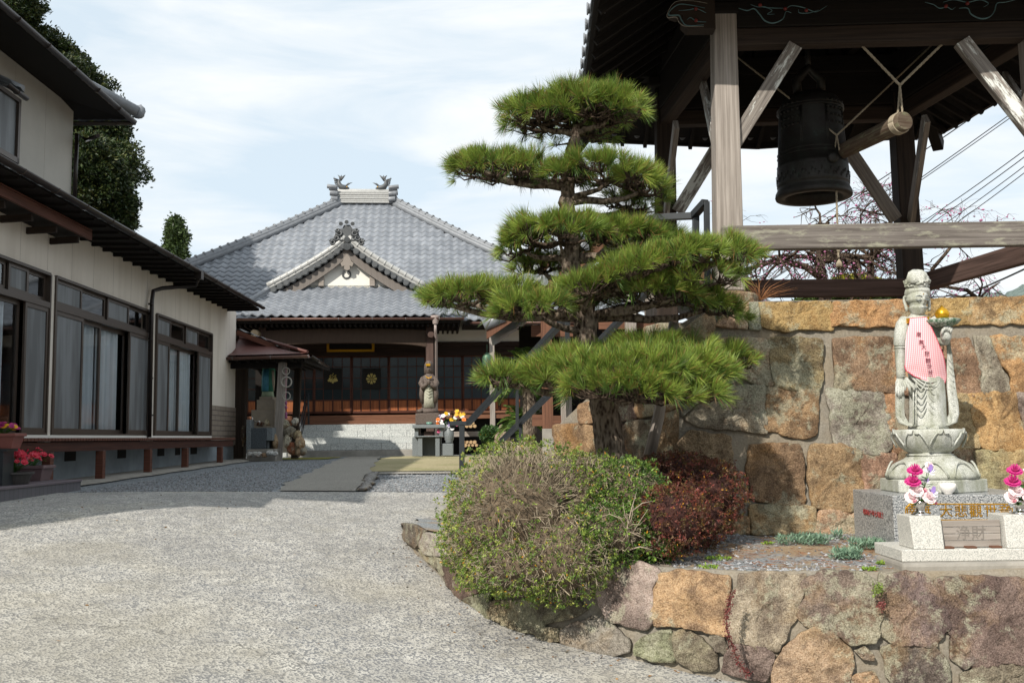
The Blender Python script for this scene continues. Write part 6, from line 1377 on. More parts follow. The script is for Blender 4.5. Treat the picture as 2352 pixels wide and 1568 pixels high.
# porch roof in front
KT = 2.35; zk = TL(797, 660, 1.95).z; kz = lambda x, v: lerp(ze, zk+.25, v)+.02-.05*sin(pi*v)+.06*abs(2*(x-xl)/(xr-xl)-1)**3*(1-v)
gx0, gx1 = TL(638, 664, 1.95).x, TL(985, 680, 1.95).x
b = MB(); clip_tiles(b, xl, xr, 0, KT, kz, lambda v: lerp(xl, gx0, min(1, v*1.15)), lambda v: lerp(xr, gx1+.1, min(1, v*1.15)), 12); pr_ = b.build('porch_roof', M['tile'], tp)
b = MB()
for xe, gx in ((xl, gx0), (xr, gx1)):
    for off, r in ((.07, .09), (.17, .08)): b.tube([Vector((lerp(xe, gx, t), lerp(.02, 2.0, t), lerp(ze, zk, t)-.04*sin(pi*t)+off)) for t in np.linspace(0, 1, 10)], r, 8)
    b.blob((xe, -.02, ze+.12), (.13, .1, .13), 10, 6, .1)
b.tube([(gx0+.7, 2.02, zk+.06), (gx1-.7, 2.02, zk+.06)], .05, 8); b.build('porch_ridges', M['ridge_tile'], pr_)
gutter_p = lambda a, c, par: gutter(a, c, .065, 'gutter', 'brown_gutter', par, .95)
gutter_p((xl-.05, -.10, ze-.03), (xr, -.10, ze-.03), tp); gutter_p((xr+.2, .86, zme-.05), (EX1, .86, zme-.05), tp)
# gable
gy = 1.62; ax = TL(797, 556, gy).x; az = TL(797, 556, gy).z; fz = TL(640, 668, gy).z; hwL = ax-TL(640, 664, gy).x; hwR = TL(985, 668, gy).x-ax; hwG = (hwL+hwR)/2
def verge(t, s_): return Vector((ax+s_*hwG*t, 0, az-(az-fz)*(t**.80 if 1 else t)))
gb = MB()
for s_ in (-1, 1): gb.grid(lambda u, v: verge(v, s_)+Vector((0, lerp(gy, 6.2, u), .04)), 3, 14)
gabr = gb.build('gable_roof', M['tile'], tp)
b = MB()
for s_ in (-1, 1):
    pts = [verge(t, s_)+Vector((0, gy-.02, .22)) for t in np.linspace(0.02, 1.05, 16)]; b.tube(pts, .085, 10); b.tube([p+Vector((0, .0, -.10)) for p in pts], .06, 8)
    b.tube([p+Vector((0, .25, .03)) for p in pts], .09, 8)
    for i in range(11): p = verge((i+.6)/11, s_)+Vector((0, gy-.02, .22)); d = (verge((i+.7)/11, s_)-verge((i+.5)/11, s_)).normalized(); b.tube([p-d*.02, p+d*.02], .097, 10)
b.build('verge_tiles', m_, gabr)
b = MB()
for s_ in (-1, 1):
    for i in range(12):
        p = verge((i+.55)/12, s_)+Vector((0, gy, -.02)); b.tube([p+Vector((0, -.10, 0)), p+Vector((0, .2, 0))], .095, 12); b.tube([p+Vector((0, -.125, 0)), p+Vector((0, -.10, 0))], .075, 12, sm=False)
        p2 = verge((i+1.05)/12, s_)+Vector((0, gy, -.0)); b.box((p2.x-.07, gy-.08, p2.z-.05), (p2.x+.07, gy+.2, p2.z+.0))
b.build('verge_end_tiles', M['oni_tile'], gabr)
b = MB()
for s_ in (-1, 1):
    pts = [verge(t, s_)+Vector((0, 0, -.15)) for t in np.linspace(0, .9, 12)]
    rings = []
    for i, p in enumerate(pts): w = .26+.06*i/11; rings.append([(p.x, gy+.02, p.z), (p.x, gy+.10, p.z), (p.x, gy+.10, p.z-w), (p.x, gy+.02, p.z-w)])
    b.loft(rings, sm=False)
b.build('bargeboard', m_wood('grey bargeboard', srgb('#8b8580'), srgb('#5f5751')), gabr)
b = MB(); zb4 = TL(797, 657, 2.0).z; poly = [Vector((ax, 1.86, az-.25))]+[verge(t, 1)+Vector((0, 1.86, -.25)) for t in (.3, .6, .86)]+[Vector((ax+hwG*.84, 1.86, zb4)), Vector((ax-hwG*.84, 1.86, zb4))]+[verge(t, -1)+Vector((0, 1.86, -.25)) for t in (.86, .6, .3)]
b.prism(poly, (0, .1, 0)); b.build('gable_wall', M['white_plaster'], gabr)
# pendant, crest, brackets
def flat(pts, th, y0, name, mat, par): b = MB(); b.prism([TL(*p, y0) for p in pts], (0, th, 0)); return b.build(name, M[mat], par, .004)
flat([(797, 582), (804, 592), (807, 600), (812, 604), (809, 612), (803, 610), (804, 618), (797, 621), (790, 618), (791, 610), (785, 612), (782, 604), (787, 600), (790, 592)], .06, gy+.0, 'gable_pendant', 'grey_wood', gabr)
b = MB(); c = TL(797, 632, 2.0); 
for k in range(20):
    a = -pi/2+.35+k*(2*pi-.7)/19; p = c+Vector((cos(a+pi)*0, 0, 0)); q = Vector((c.x+sin(a+pi/2+pi/2)*0+cos(a+pi/2+pi/2)*.0, 0, 0)); r = .115; an = pi/2+.5+k*(2*pi-1.0)/19; q = Vector((c.x+cos(an)*r, 1.84, c.z+sin(an)*r)); b.tube([q+Vector((cos(an)*-.02, 0, sin(an)*-.02)), q+Vector((cos(an)*.03, 0, sin(an)*.03))], [.022, .012], 6)
b.build('wheel_crest', M['oni_tile'], gabr)
for x in (738, 855): p = TL(x, 645, 1.75); b = MB(); b.box((p.x-.08, 1.72, p.z-.16), (p.x+.08, 2.05, p.z+.14)); b.build('gable_bracket', M['grey_wood'], gabr, .01)
# demon tile ornament at the gable peak
oc = TL(797, 541, gy); k_ = (TL(807, 541, gy).x-oc.x)/10
def O(x, y, dy=0): p = TL(x, y, gy-.05+dy); return p
b = MB(); b.prism([O(*q) for q in ((786, 560), (783, 540), (786, 525), (790, 516), (804, 516), (809, 525), (812, 540), (809, 560))], (0, .3, 0)); b.build('ornament_block', M['oni_tile'], gabr, .02)
b = MB()
for x in (783, 796, 810): y = 510 if x == 796 else 514; b.tube([O(x, y, -.08), O(x, y, .3)], .062, 12)
b.tube([O(797, 566, -.12), O(797, 566, .3)], .11, 14); b.tube([O(797, 550, -.1), O(797, 550, .2)], .09, 12)
b.build('ornament_rolls', M['oni_tile'], gabr)
b = MB()
for s_ in (-1, 1):
    for (x, y, r, n_) in ((17, 535, 7, 1.4), (24, 546, 7, 1.4), (22, 528, 5, 1.3), (32, 556, 6, 1.3), (13, 548, 5, 1.2), (36, 551, 4, 1.2)):
        b.tube([O(797+s_*(x+cos(a)*r*(1-a/9)), y+sin(a)*r*(1-a/9), -.05+.03*(a/6)) for a in np.linspace(0, 2*pi*n_*.8, 16)], [.032]*8+[.026]*8, 6)
    b.prism([O(797+s_*x, y) for x, y in ((10, 525), (24, 526), (28, 540), (34, 552), (40, 558), (36, 562), (26, 558), (10, 556))][::s_], (0, .12, 0))
b.build('ornament_scrolls', M['oni_tile'], gabr)
# under the eaves: soffit, beams, posts
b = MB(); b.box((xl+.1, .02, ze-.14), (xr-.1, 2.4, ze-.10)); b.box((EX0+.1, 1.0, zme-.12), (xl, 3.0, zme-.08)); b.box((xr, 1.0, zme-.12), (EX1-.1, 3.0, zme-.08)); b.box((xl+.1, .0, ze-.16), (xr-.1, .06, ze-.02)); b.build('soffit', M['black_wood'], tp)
for i in range(44): x = lerp(xl+.15, xr-.15, i/43); b = MB(); b.beam((x, .12, ze-.2), (x, 2.3, ze-.2), .06, .09); b.build('rafter', M['black_wood'], tp)
bx0, bx1 = TL(606, 770, .6).x, TL(979, 770, .6).x; zb5, zb6 = TL(797, 788, .6).z, TL(797, 757, .6).z
b = MB(); nseg = 20; rings = []
for i in range(nseg+1): t = i/nseg; x = lerp(bx0, bx1, t); up_ = .06*(1-abs(2*t-1)**6)+.05*sin(pi*t); rings.append([(x, .5, zb5-.08+up_*1.2-.05), (x, .72, zb5-.13+up_*1.2), (x, .72, zb6-.04+up_*.6), (x, .5, zb6-.04+up_*.6)])
b.loft(rings, sm=False); o = b.build('rainbow_beam', m_wood('aged beam', srgb('#57483d'), srgb('#382c25')), tp, .01)
b = MB(); b.beam((bx0-.3, .62, zb6+.22), (bx1+.6, .62, zb6+.22), .2, .2); b.build('upper_beam', M['dark_wood'], tp)
for x in (603, 987):
    p = TL(x, 800, .62); b = MB(); b.beam((p.x, .62, 1.15), (p.x, .62, zb6+.3), .22, .22, (0, 1, 0)); b.build('porch_post', M['brown_wood'], tp, .01)
    b = MB(); b.box((p.x-.2, .42, 1.1), (p.x+.2, .82, 1.2)); b.build('post_base', M['step_granite'], tp, .02)
p = TL(589, 768, .5); b = MB(); b.tube([(p.x, .1, p.z), (p.x, .5, p.z)], [.1, .14], 10); b.build('beam_nose', m_plain('pale carved end', srgb('#9a8a70'), .7), tp)
p = TL(990, 770, .5); b = MB(); b.tube([(p.x, .2, p.z), (p.x, .5, p.z)], [.09, .12], 10); b.build('beam_nose', M['brown_wood'], tp)
# rain pipe beside the right porch post
b = MB(); p = TL(1000, 735, .0); b.lathe([(.07, -.12), (.13, .08), (.14, .12), (.12, .12)], (p.x, -.05, p.z), 12, cap=False); b.tube([(p.x, -.05, p.z-.1), (p.x, -.02, p.z-.35), (p.x+.02, .35, p.z-.5), (p.x+.02, .35, GZ+.1)], .04, 10); b.build('downpipe', m_plain('pale downpipe', srgb('#9c8f8a'), .5), tp)
# name board
n0, n1 = TL(751, 800, 2.0), TL(860, 806, 2.0); zt3 = n1.z+.62; b = MB()
for q in ((n0.x, n1.x, n1.z-.02, n1.z+.05), (n0.x, n1.x, zt3-.05, zt3), (n0.x, n0.x+.07, n1.z, zt3), (n1.x-.07, n1.x, n1.z, zt3)): b.box((q[0], 1.93, q[2]), (q[1], 1.99, q[3]))
o = b.build('name_board', M['gold'], tp, .005); b = MB(); b.box((n0.x+.05, 1.96, n1.z+.04), (n1.x-.05, 2.0, zt3-.04)); b.build('panel', M['black_wood'], o)
me = text_mesh('光明山', .42, .01); ob = bpy.data.objects.new('gilt_characters', me); COL.objects.link(ob); me.materials.append(M['dull_gold']); ob.parent = o; ob.matrix_local = Matrix.Translation(((n0.x+n1.x)/2, 1.95, (n1.z+zt3)/2+.13)) @ Matrix.Rotation(pi/2, 4, 'X')
# walls and doors
DY = 2.4; zl0, zl1, zw0, zw1 = TL(900, 817, DY).z, TL(900, 916, DY).z, TL(900, 919, DY).z, TL(900, 948, DY).z; xa, xb = TL(535, 880, DY).x, TL(1400, 880, DY).x
b = MB(); b.box((xb-.3, DY+.3, GZ), (xb, 12, zme)); b.box((EX0+1.2, DY+.25, GZ), (xa, DY+.35, zme)); b.box((EX0+1.2, DY, GZ), (EX0+1.3, 12, zme)); b.box((EX0+1.2, 11.9, GZ), (xb, 12, zme)); b.build('wall', M['pale_plaster'], tp)
b = MB(); x0_, x1_ = TL(1004, 770, DY).x, TL(1122, 770, DY).x; zz0, zz1 = TL(1060, 785, DY).z, TL(1060, 748, DY).z; b.box((x0_, DY-.02, zz0), (x1_, DY+.1, zz1+.3)); b.box((x1_+.15, DY-.02, zz0), (xb, DY+.1, zz1+.3)); b.build('plaster_panel', M['white_plaster'], tp)
b = MB(); b.box((xa, DY-.06, zz0-.14), (xb, DY+.06, zz0-.001)); b.box((xa, DY-.04, zl0+.0), (xb, DY+.06, zl0+.12)); b.box((xa, DY, zl0+.121), (x0_-.001, DY+.05, zme-.1)); b.box((x0_, DY+.02, zl0+.121), (xb, DY+.05, zz0-.141)); b.build('lintels', m_wood('lintel wood', srgb('#3f3029'), srgb('#261d18')), tp)
xd0 = TL(464.7+.2964*865, 880, DY).x; dw = (TL(464.7+.2964*1445, 880, DY).x-xd0)/2; i0 = math.floor((xa-xd0)/dw)
for k in range(i0, int((xb-xd0)/dw)+1):
    xs0, xs1 = xd0+k*dw, xd0+(k+1)*dw; dy = DY+(.05 if k % 2 else 0); fr = MB(); f = .045
    for q in ((xs0, xs0+f, zw1, zl0), (xs1-f, xs1, zw1, zl0), (xs0, xs1, zl1, zw0), (xs0, xs1, zw1-.0, zw1+.07), (xs0, xs1, zl0-.05, zl0)): fr.box((q[0], dy, min(q[2:])), (q[1], dy+.04, max(q[2:])))
    for j in range(1, 4): x = lerp(xs0, xs1, j/4); fr.box((x-.011, dy+.005, zl1), (x+.011, dy+.03, zl0)); z = lerp(zl1, zl0, j/4); fr.box((xs0, dy+.006, z-.011), (xs1, dy+.031, z+.011)); fr.box((x-.02, dy+.002, zw1), (x+.02, dy+.032, zw0))
    o = fr.build('sliding_door', M['frame_wood'], tp)
    b = MB()
    for j in range(4): a, c = lerp(xs0, xs1, j/4)+.022, lerp(xs0, xs1, (j+1)/4)-.022; b.beam(((a+c)/2, dy+.025, zw1+.02), ((a+c)/2, dy+.025, zw0), c-a, .012, (0, 1, 0))
    b.build('wainscot', M['panel_wood'], o); b = MB(); b.box((xs0+f, dy+.016, zl1), (xs1-f, dy+.020, zl0-.04)); b.build('pane', M['door_glass' if k < 2 else 'door_glass_reflect'], o)
for cx_, kind in ((1011, 'p'), (1311, 'c')):
    c = TL(464.7+.2964*cx_, 697+.2964*582, DY-.03); b = MB(); b.box((c.x-.28, DY-.02, c.z-.32), (c.x+.28, DY-.004, c.z+.32)); o = b.build('crest_panel', M['black'], tp); b = MB()
    if kind == 'c':
        for j in range(8):
            a = j*pi/4; pts = [Vector((c.x+cos(a+d)*r, DY-.03, c.z+sin(a+d)*r)) for d, r in ((0, .03), (-.3, .13), (-.18, .17), (0, .155), (.18, .17), (.3, .13))]; b.prism(pts, (0, .015, 0))
        b.blob((c.x, DY-.035, c.z), (.035, .02, .035), 10, 6, 0)
    else:
        for a, r in ((-pi/2, .13), (-pi/2-1.15, .15), (-pi/2+1.15, .15)):
            pts = [Vector((c.x+cos(a+d)*r*q, DY-.03, c.z-.0+sin(a+d)*r*q)) for d, q in ((0, .05), (-.55, .5), (-.62, .85), (-.3, .8), (-.2, 1.05), (0, 1.1), (.2, 1.05), (.3, .8), (.62, .85), (.55, .5))]; b.prism(pts, (0, .015, 0))
        for xo, hh in ((-.075, .11), (0, .16), (.075, .11)):
            for q in range(4): b.blob((c.x+xo+(.014 if q % 2 else -.014), DY-.035, c.z+.03+hh*q/4), (.022, .015, .02), 8, 5, 0)
    b.build('gilt_crest', M['dull_gold'], o)
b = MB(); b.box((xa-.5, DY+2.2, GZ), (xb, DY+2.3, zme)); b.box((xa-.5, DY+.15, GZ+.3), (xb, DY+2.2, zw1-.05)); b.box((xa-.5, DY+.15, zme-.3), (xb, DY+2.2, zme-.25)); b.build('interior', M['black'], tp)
# floor edge beams and the granite stairs
zs0 = TL(850, 953, 2.2).z; zs1 = TL(850, 965, 2.0).z; zs2 = TL(850, 974, 1.85).z; sx0, sx1 = TL(678, 1000, 1.8).x, TL(958, 1000, 1.8).x
b = MB(); b.box((xa, 2.12, zs1), (xb, 2.5, zs0)); o = b.build('floor_edge', M['edge_wood'], tp, .008); b = MB(); b.box((xa, 1.9, zs2), (sx1+.3, 2.119, zs1-.003)); b.build('threshold_beam', M['edge_wood'], tp, .008)
zg = TL(850, 1033, .7).z; n = 4; stp = []
for k in range(n):
    zA, zB = lerp(zg, zs2, k/n), lerp(zg, zs2, (k+1)/n); y = .72+k*.28; w = (sx1-sx0)/5.0
    b = MB(); xx = sx0-(.0 if k % 2 else w*.35)
    x = sx0; first = True
    while x < sx1-.01:
        x2 = min(sx1, x+(w*(.6 if k % 2 == 0 else .9) if first else w)); b.box((x+.003, y, zA+.004), (x2-.003, 1.895, zB)); x = x2; first = False
    b.build('stair_step', M['step_granite'], tp, .006)
b = MB(); b.box((sx0+.0, .3, 1.0), (sx1+.1, .715, zg)); b.build('landing_slab', M['conc'], tp, .015)
b = MB(); b.box((sx0-3.2, 1.6, GZ-.1), (sx0-.01, 1.9, GZ+.42)); b.build('plinth', M['step_granite'], tp, .01)
# veranda right of the stairs
vx0 = sx1+.3; zv = TL(1100, 944, 1.2).z; b = MB(); b.box((vx0, .95, zv-.06), (xb, 2.1, zv)); b.box((vx0, 1.0, zv-.22), (xb, 1.1, zv-.062)); b.build('veranda_floor', M['edge_wood'], tp, .006)
for x in (1130, 1230): p = TL(x, 850, 1.05); b = MB(); b.beam((p.x, 1.02, GZ), (p.x, 1.02, zme-.12), .15, .15, (0, 1, 0)); b.build('veranda_post', M['grey_wood'], tp, .008)
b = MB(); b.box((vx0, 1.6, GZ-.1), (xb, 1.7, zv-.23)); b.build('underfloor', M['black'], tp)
b = MB(); p = TL(1070, 993, 1.0); b.box((vx0+.2, .8, p.z-.12), (TL(1100, 990, 1).x, 1.4, p.z+.03)); b.build('shelf_plank', M['grey_wood'], tp)
p = TL(1119, 829, .9); b = MB(); b.lathe([(.0, .26), (.06, .24), (.13, .17), (.145, .1), (.145, -.14), (.12, -.19), (.0, -.2)], (p.x, .95, p.z), 12); b.tube([(p.x, .95, p.z+.25), (p.x, .95, p.z+.5)], .01, 5); o = b.build('hanging_lantern', m_plain('green bronze', srgb('#4c6a55'), .5, .4, .3, 20), tp)
# ---------------------------------------------------------------- in front of the temple
def Z(x, y, Y): return P(x, y, Y).z
def X_(x, Y): return P(x, 980, Y).x
# hand rail of the temple stairs (black), left side
def poly_tube(pts, r, name, mat, par, n=6): b = MB(); b.tube(pts, r, n, sm=n > 4); return b.build(name, mat, par)
rl_ = thing('stair_handrail', 'slim black metal handrail up the left side of the temple stairs', 'handrail', tuple(P(690, 1030, 28.3)))
A = [P(684, 1010, 28.2), P(702, 905, 29.6), P(705, 975, 29.6)]
bM = M['black_metal']
for k, off in enumerate((0, 14, 28)): poly_tube([P(685+k*4, 1000-k*2, 28.2), P(704, 903+off*1.6, 29.6)], .022, 'bar', bM, rl_)
poly_tube([P(685, 1040, 28.2), P(685, 988, 28.2)], .03, 'upright', bM, rl_); poly_tube([P(709, 974, 29.6), P(708, 903, 29.6)], .03, 'upright', bM, rl_); rebase(rl_, tuple(P(690, 1030, 28.3)))
# dark praying statue on its granite altar
YA = 25.6; al = thing('stone_altar', 'blue grey granite altar table in front of the temple stairs', 'altar', tuple(P(985, 1045, YA)))
def abox(x0, x1, y0, y1, d0, d1, name, mat=M['altar_granite'], par=al, bev=.008):
    b = MB(); za, zb__ = Z(x0, y1, YA), Z(x0, y0, YA); b.box((X_(x0, YA), YA+d0, za), (X_(x1, YA), YA+d1, zb__)); return b.build(name, mat, par, bev)
gA_ = 1048
abox(947, 1022, 975, 983, 0, .9, 'table_top'); abox(950, 1018, 1000.5, 1003.5, .05, .85, 'shelf'); abox(951, 960, 983.2, 1000.4, .1, .8, 'shelf_leg'); abox(1008, 1017, 983.2, 1000.4, .1, .8, 'shelf_leg'); abox(959, 969, 1003.6, gA_, .1, .25, 'leg'); abox(999, 1009, 1003.6, gA_, .1, .25, 'leg'); abox(959, 1009, 1003.6, gA_, .7, .8, 'back_slab'); abox(944, 958, 1003.6, gA_, .3, .8, 'side_slab')
abox(972, 993, 990, 1000.3, .2, .5, 'offering_box', M['brown_wood']); rebase(al, tuple(P(985, 1045, YA)))
ds_ = thing('praying_statue', 'dark brown weathered stone statue with a pale robe front and hands pressed together', 'statue', tuple(P(982, 974, YA+.5)))
YS = YA+.5; DB = m_granite('dark stained stone', srgb('#3a302a'), srgb('#554941'), srgb('#706660'), 60, .7); PB = m_granite('pale robe stone', srgb('#8d8d7c'), srgb('#a5a594'), srgb('#b6b6a6'), 60, .8)
b = MB(); b.box((X_(957, YS), YS-.35, Z(980, 974.8, YS)), (X_(1011, YS), YS+.35, Z(980, 949, YS))); b.build('base_block', DB, ds_, .02)
def sring(xc, y, rx, ry, dy=0., n=24, fo=0.): c = P(xc, y, YS+dy); w = YS/2287; return [Vector((c.x+cos(a)*rx*w*(1+fo*sin(7*a)), c.y+sin(a)*ry*w*(1+fo*sin(7*a)), c.z)) for a in [2*pi*k/n for k in range(n)]]
b = MB(); b.loft([sring(984, 949, 22, 18), sring(984, 944, 24, 20), sring(984, 939, 20, 16), sring(984, 936, 16, 12)]); b.blob(P(966, 944, YS-.1), (.11, .15, .06), 10, 6, .2); b.build('rocky_base', DB, ds_)
b = MB(); b.loft([sring(985, 938, 15, 12, fo=.05), sring(985, 925, 17, 12, fo=.04), sring(985, 905, 18, 11, fo=.03), sring(985, 885, 19, 11, fo=.02), sring(985, 872, 18, 10), sring(985, 864, 15, 8), sring(985, 860, 8, 6), sring(985, 856, 5, 5)]); b.build('cloak', DB, ds_)
b = MB(); b.loft([sring(985, 936, 12, 6, -.10, fo=.05), sring(985, 915, 11, 6, -.10, fo=.04), sring(985, 897, 10, 6, -.10), sring(985, 884, 9, 5, -.10)])
for y in (890, 897, 904, 911): b.tube([P(978, y-3, YS-.17), P(985, y+2, YS-.19), P(992, y-3, YS-.17)], .01, 5)
b.build('robe_front', PB, ds_)
for s_ in (-1, 1):
    b = MB(); b.tube([P(985+s_*13, 868, YS), P(985+s_*17, 880, YS-.06), P(985+s_*13, 890, YS-.15), P(985+s_*3, 880, YS-.24)], [.07, .085, .075, .04], 10); b.loft([sring(985+s_*15, 884, 5, 6, -.1), sring(985+s_*17, 905, 5.5, 5, -.08), sring(985+s_*15, 925, 4.5, 4, -.08)]); b.build('sleeve', DB, ds_)
b = MB(); b.loft([sring(985, 884, 3.2, 3, -.25), sring(985, 876, 3.4, 2.6, -.26), sring(985, 868, 1.6, 2, -.25)]); b.build('pressed_hands', DB, ds_)
b = MB(); b.loft([sring(985, 859, 5, 5), sring(985, 854, 8, 8), sring(985, 848, 8.8, 9), sring(985, 842, 8.8, 9.5), sring(985, 836, 8, 8.5), sring(985, 831, 6, 6), sring(985, 828, 3, 3)]); b.loft([sring(985, 858, 11, 8, .05), sring(985, 846, 11, 8, .06), sring(985, 836, 10, 8, .04), sring(985, 830, 7, 6, .03)]); b.tube([P(985, 846, YS-.1), P(985, 849.5, YS-.145), P(985, 851, YS-.12)], [.008, .016, .01], 6); b.build('head', DB, ds_)
b = MB(); b.box((X_(980, YS), YS-.15, Z(985, 841, YS)), (X_(990, YS), YS-.11, Z(985, 836, YS)))
for k in range(7): an = -1+k/3; b.blob(P(985+7*sin(an), 862+6*cos(an), YS-.16), .018, 6, 4, 0)
b.build('gilt_crown_and_necklace', M['gold'], ds_); rebase(ds_, tuple(P(982, 974, YS)))
# stone vase with a big bouquet right of the altar
vs = thing('stone_vase', 'round grey stone vase on a square block holding a mixed bouquet of cloth flowers', 'vase', tuple(P(1032, 1043, YA))); c = P(1031, 1043, YA)
b = MB(); b.box((X_(1016, YA), YA, Z(1030, 1046, YA)), (X_(1040, YA), YA+.3, Z(1030, 1018, YA))); b.build('block', M['altar_granite'], vs, .01)
b = MB(); h0 = Z(1030, 1017.8, YA); b.lathe([(.06, 0), (.1, .02), (.09, .05), (.12, .1), (.125, .28), (.09, .36), (.07, .40), (.08, .43), (.05, .43)], (c.x, YA+.15, h0), 20); b.build('vase', M['altar_granite'], vs)
top = Vector((c.x, YA+.15, h0+.42)); tops = []
kinds = ['pink', 'pink', 'white', 'white', 'lily', 'lily', 'lily', 'orange', 'yellow', 'pansy', 'white', 'white', 'iris', 'pink', 'orange', 'white', 'yellow', 'white', 'iris', 'white']
for i, k in enumerate(kinds * 2):
    x = random.uniform(1005, 1062); y = random.uniform(948, 985)-abs(x-1032)*-.2
    if k == 'lily': x = random.uniform(1045, 1065); y = random.uniform(940, 955)
    if k == 'orange': x = random.choice((random.uniform(1003, 1012), random.uniform(1062, 1072))); y = random.uniform(958, 975)
    p = P(x, y, YA+.1+random.uniform(-.12, .12)); tops.append(p); flower(k, p, (random.uniform(-.4, .4), -.8, .4), .052 if k != 'pansy' else .04, vs)
stem_leaves(vs, top, tops, ('#4a7a40', '#6a9a50'), 50, .1); rebase(vs, tuple(c))
b = MB(); b.blob(P(1008, 968, YA+.3), .07, 10, 7, .05); b.blob(P(1009, 962, YA+.3), .045, 8, 6, .05); o = b.build('white_figurine', M['porcelain']); tag(o, 'small white porcelain figurine on the stone altar left of the bouquet', 'figurine')
b = MB(); c = P(986, 971, YA+.1); b.lathe([(.05, 0), (.08, .04), (.082, .06), (.07, .06)], (c.x, c.y, Z(986, 974.8, YA)), 14); o = b.build('incense_bowl', m_plain('celadon glaze', srgb('#7fb0a0'), .2)); tag(o, 'small celadon green bowl on the stone altar before the dark statue', 'bowl')
# small shrine with a red copper roof ------------------------------------------------------
YH = 23.6; sh = thing('small_shrine', 'open wooden shrine with a red copper roof between house and temple', 'shrine', tuple(P(600, 1045, YH)))
ex0, ex1 = X_(505, YH), X_(705, YH); ez = Z(620, 815, YH); eb = YH+3.4; rz_ = ez+.95; rx0, rx1 = X_(560, YH+1.2), X_(575, YH+1.2)
FE = [Vector((ex0, YH, ez)), Vector((ex1, YH, ez+.03)), Vector((ex1-.2, eb, ez)), Vector((ex0, eb, ez))]; AP = [Vector((X_(545, 24.8), 24.9, Z(560, 776, 24.9))), Vector((X_(585, 24.8), 24.9, Z(585, 778, 24.9)))]
b = MB()
b.grid(lambda u, v: FE[0].lerp(FE[1], u).lerp(AP[0].lerp(AP[1], u), v)+Vector((0, 0, -.08*sin(pi*v))), 14, 8); b.grid(lambda u, v: FE[1].lerp(FE[2], u).lerp(AP[1], v)+Vector((0, 0, -.08*sin(pi*v))), 14, 8); b.grid(lambda u, v: FE[2].lerp(FE[3], u).lerp(AP[1].lerp(AP[0], u), v), 14, 8); b.grid(lambda u, v: FE[3].lerp(FE[0], u).lerp(AP[0], v), 14, 8)
for i in range(len(b.f)): b.uv[i] = [(p[0]*14, p[1]*8) for p in b.uv[i]]
b.build('copper_roof', M['copper_red'], sh); b = MB(); b.tube([FE[1]+Vector((0, 0, .03)), AP[1]+Vector((0, 0, .04))], .04, 6); b.tube([AP[0], AP[1]], .05, 6); b.build('roof_hip', M['copper_red'], sh)
gutter(FE[0]+Vector((0, -.05, -.05)), FE[1]+Vector((.05, -.05, -.05)), .07, 'gutter', 'brown_gutter', sh); gutter(FE[1]+Vector((.06, 0, -.05)), FE[2]+Vector((.06, 0, -.05)), .06, 'gutter', 'gutter', sh)
b = MB(); b.loft([[FE[0]-Vector((0, 0, .06)), FE[1]-Vector((0, 0, .06))], [FE[3]-Vector((0, 0, .06)), FE[2]-Vector((0, 0, .06))]], False, closed=False)
for i in range(9): x = lerp(ex0+.2, ex1-.1, i/8); b.beam((x, YH+.05, ez-.13), (x, eb-.1, ez-.13), .05, .08)
b.beam((ex0, YH+.35, ez-.22), (ex1-.2, YH+.35, ez-.22), .1, .14); b.build('roof_framing', M['black_wood'], sh)
for (x, Y, yb_, w, m, lean) in ((643, YH+.35, 1044, .20, 'grey_wood', 8), (680, YH+2.2, 1035, .17, 'dark_wood', 2), (552, YH+1.6, 1035, .27, 'dark_wood', 0)):
    b = MB(); p = P(x-lean/2-2, yb_, Y); q = P(x+lean/2+4, 828, Y); b.beam((p.x, Y, gz(p.x, Y)-.02), (q.x, Y, ez-.15), w, w, (0, 1, 0)); b.build('post', M[m], sh, .015)
b = MB(); b.box((ex0, eb-.2, 1.0), (X_(640, eb), eb-.1, ez-.1)); b.build('back_wall', M['black_wood'], sh); rebase(sh, tuple(P(600, 1045, YH)))
# rings hanging on the shrine post
wr = thing('hanging_rings', 'string of pale woven rings hanging on the weathered shrine post', 'ornament', tuple(P(660, 850, YH+.2)))
for x, y, r in ((657, 852, .085), (658, 877, .12), (658, 909, .09)):
    b = MB(); c = P(x, y, YH+.2); b.tube([c+Vector((cos(a)*r, 0, sin(a)*r)) for a in np.linspace(0, 2*pi, 25)], .018 if r > .1 else .012, 6); b.build('ring', M['pale_plaster'], wr)
b = MB(); b.tube([P(657, 845, YH+.21), P(657, 960, YH+.21)], .008, 5)
for y in (925, 935, 950, 957): b.blob(P(657, y, YH+.2), (.035, .03, .05), 7, 5, .2)
b.build('cord', m_plain('magenta and white cord', srgb('#8f5577'), .8), wr); rebase(wr, tuple(P(660, 850, YH+.2)))
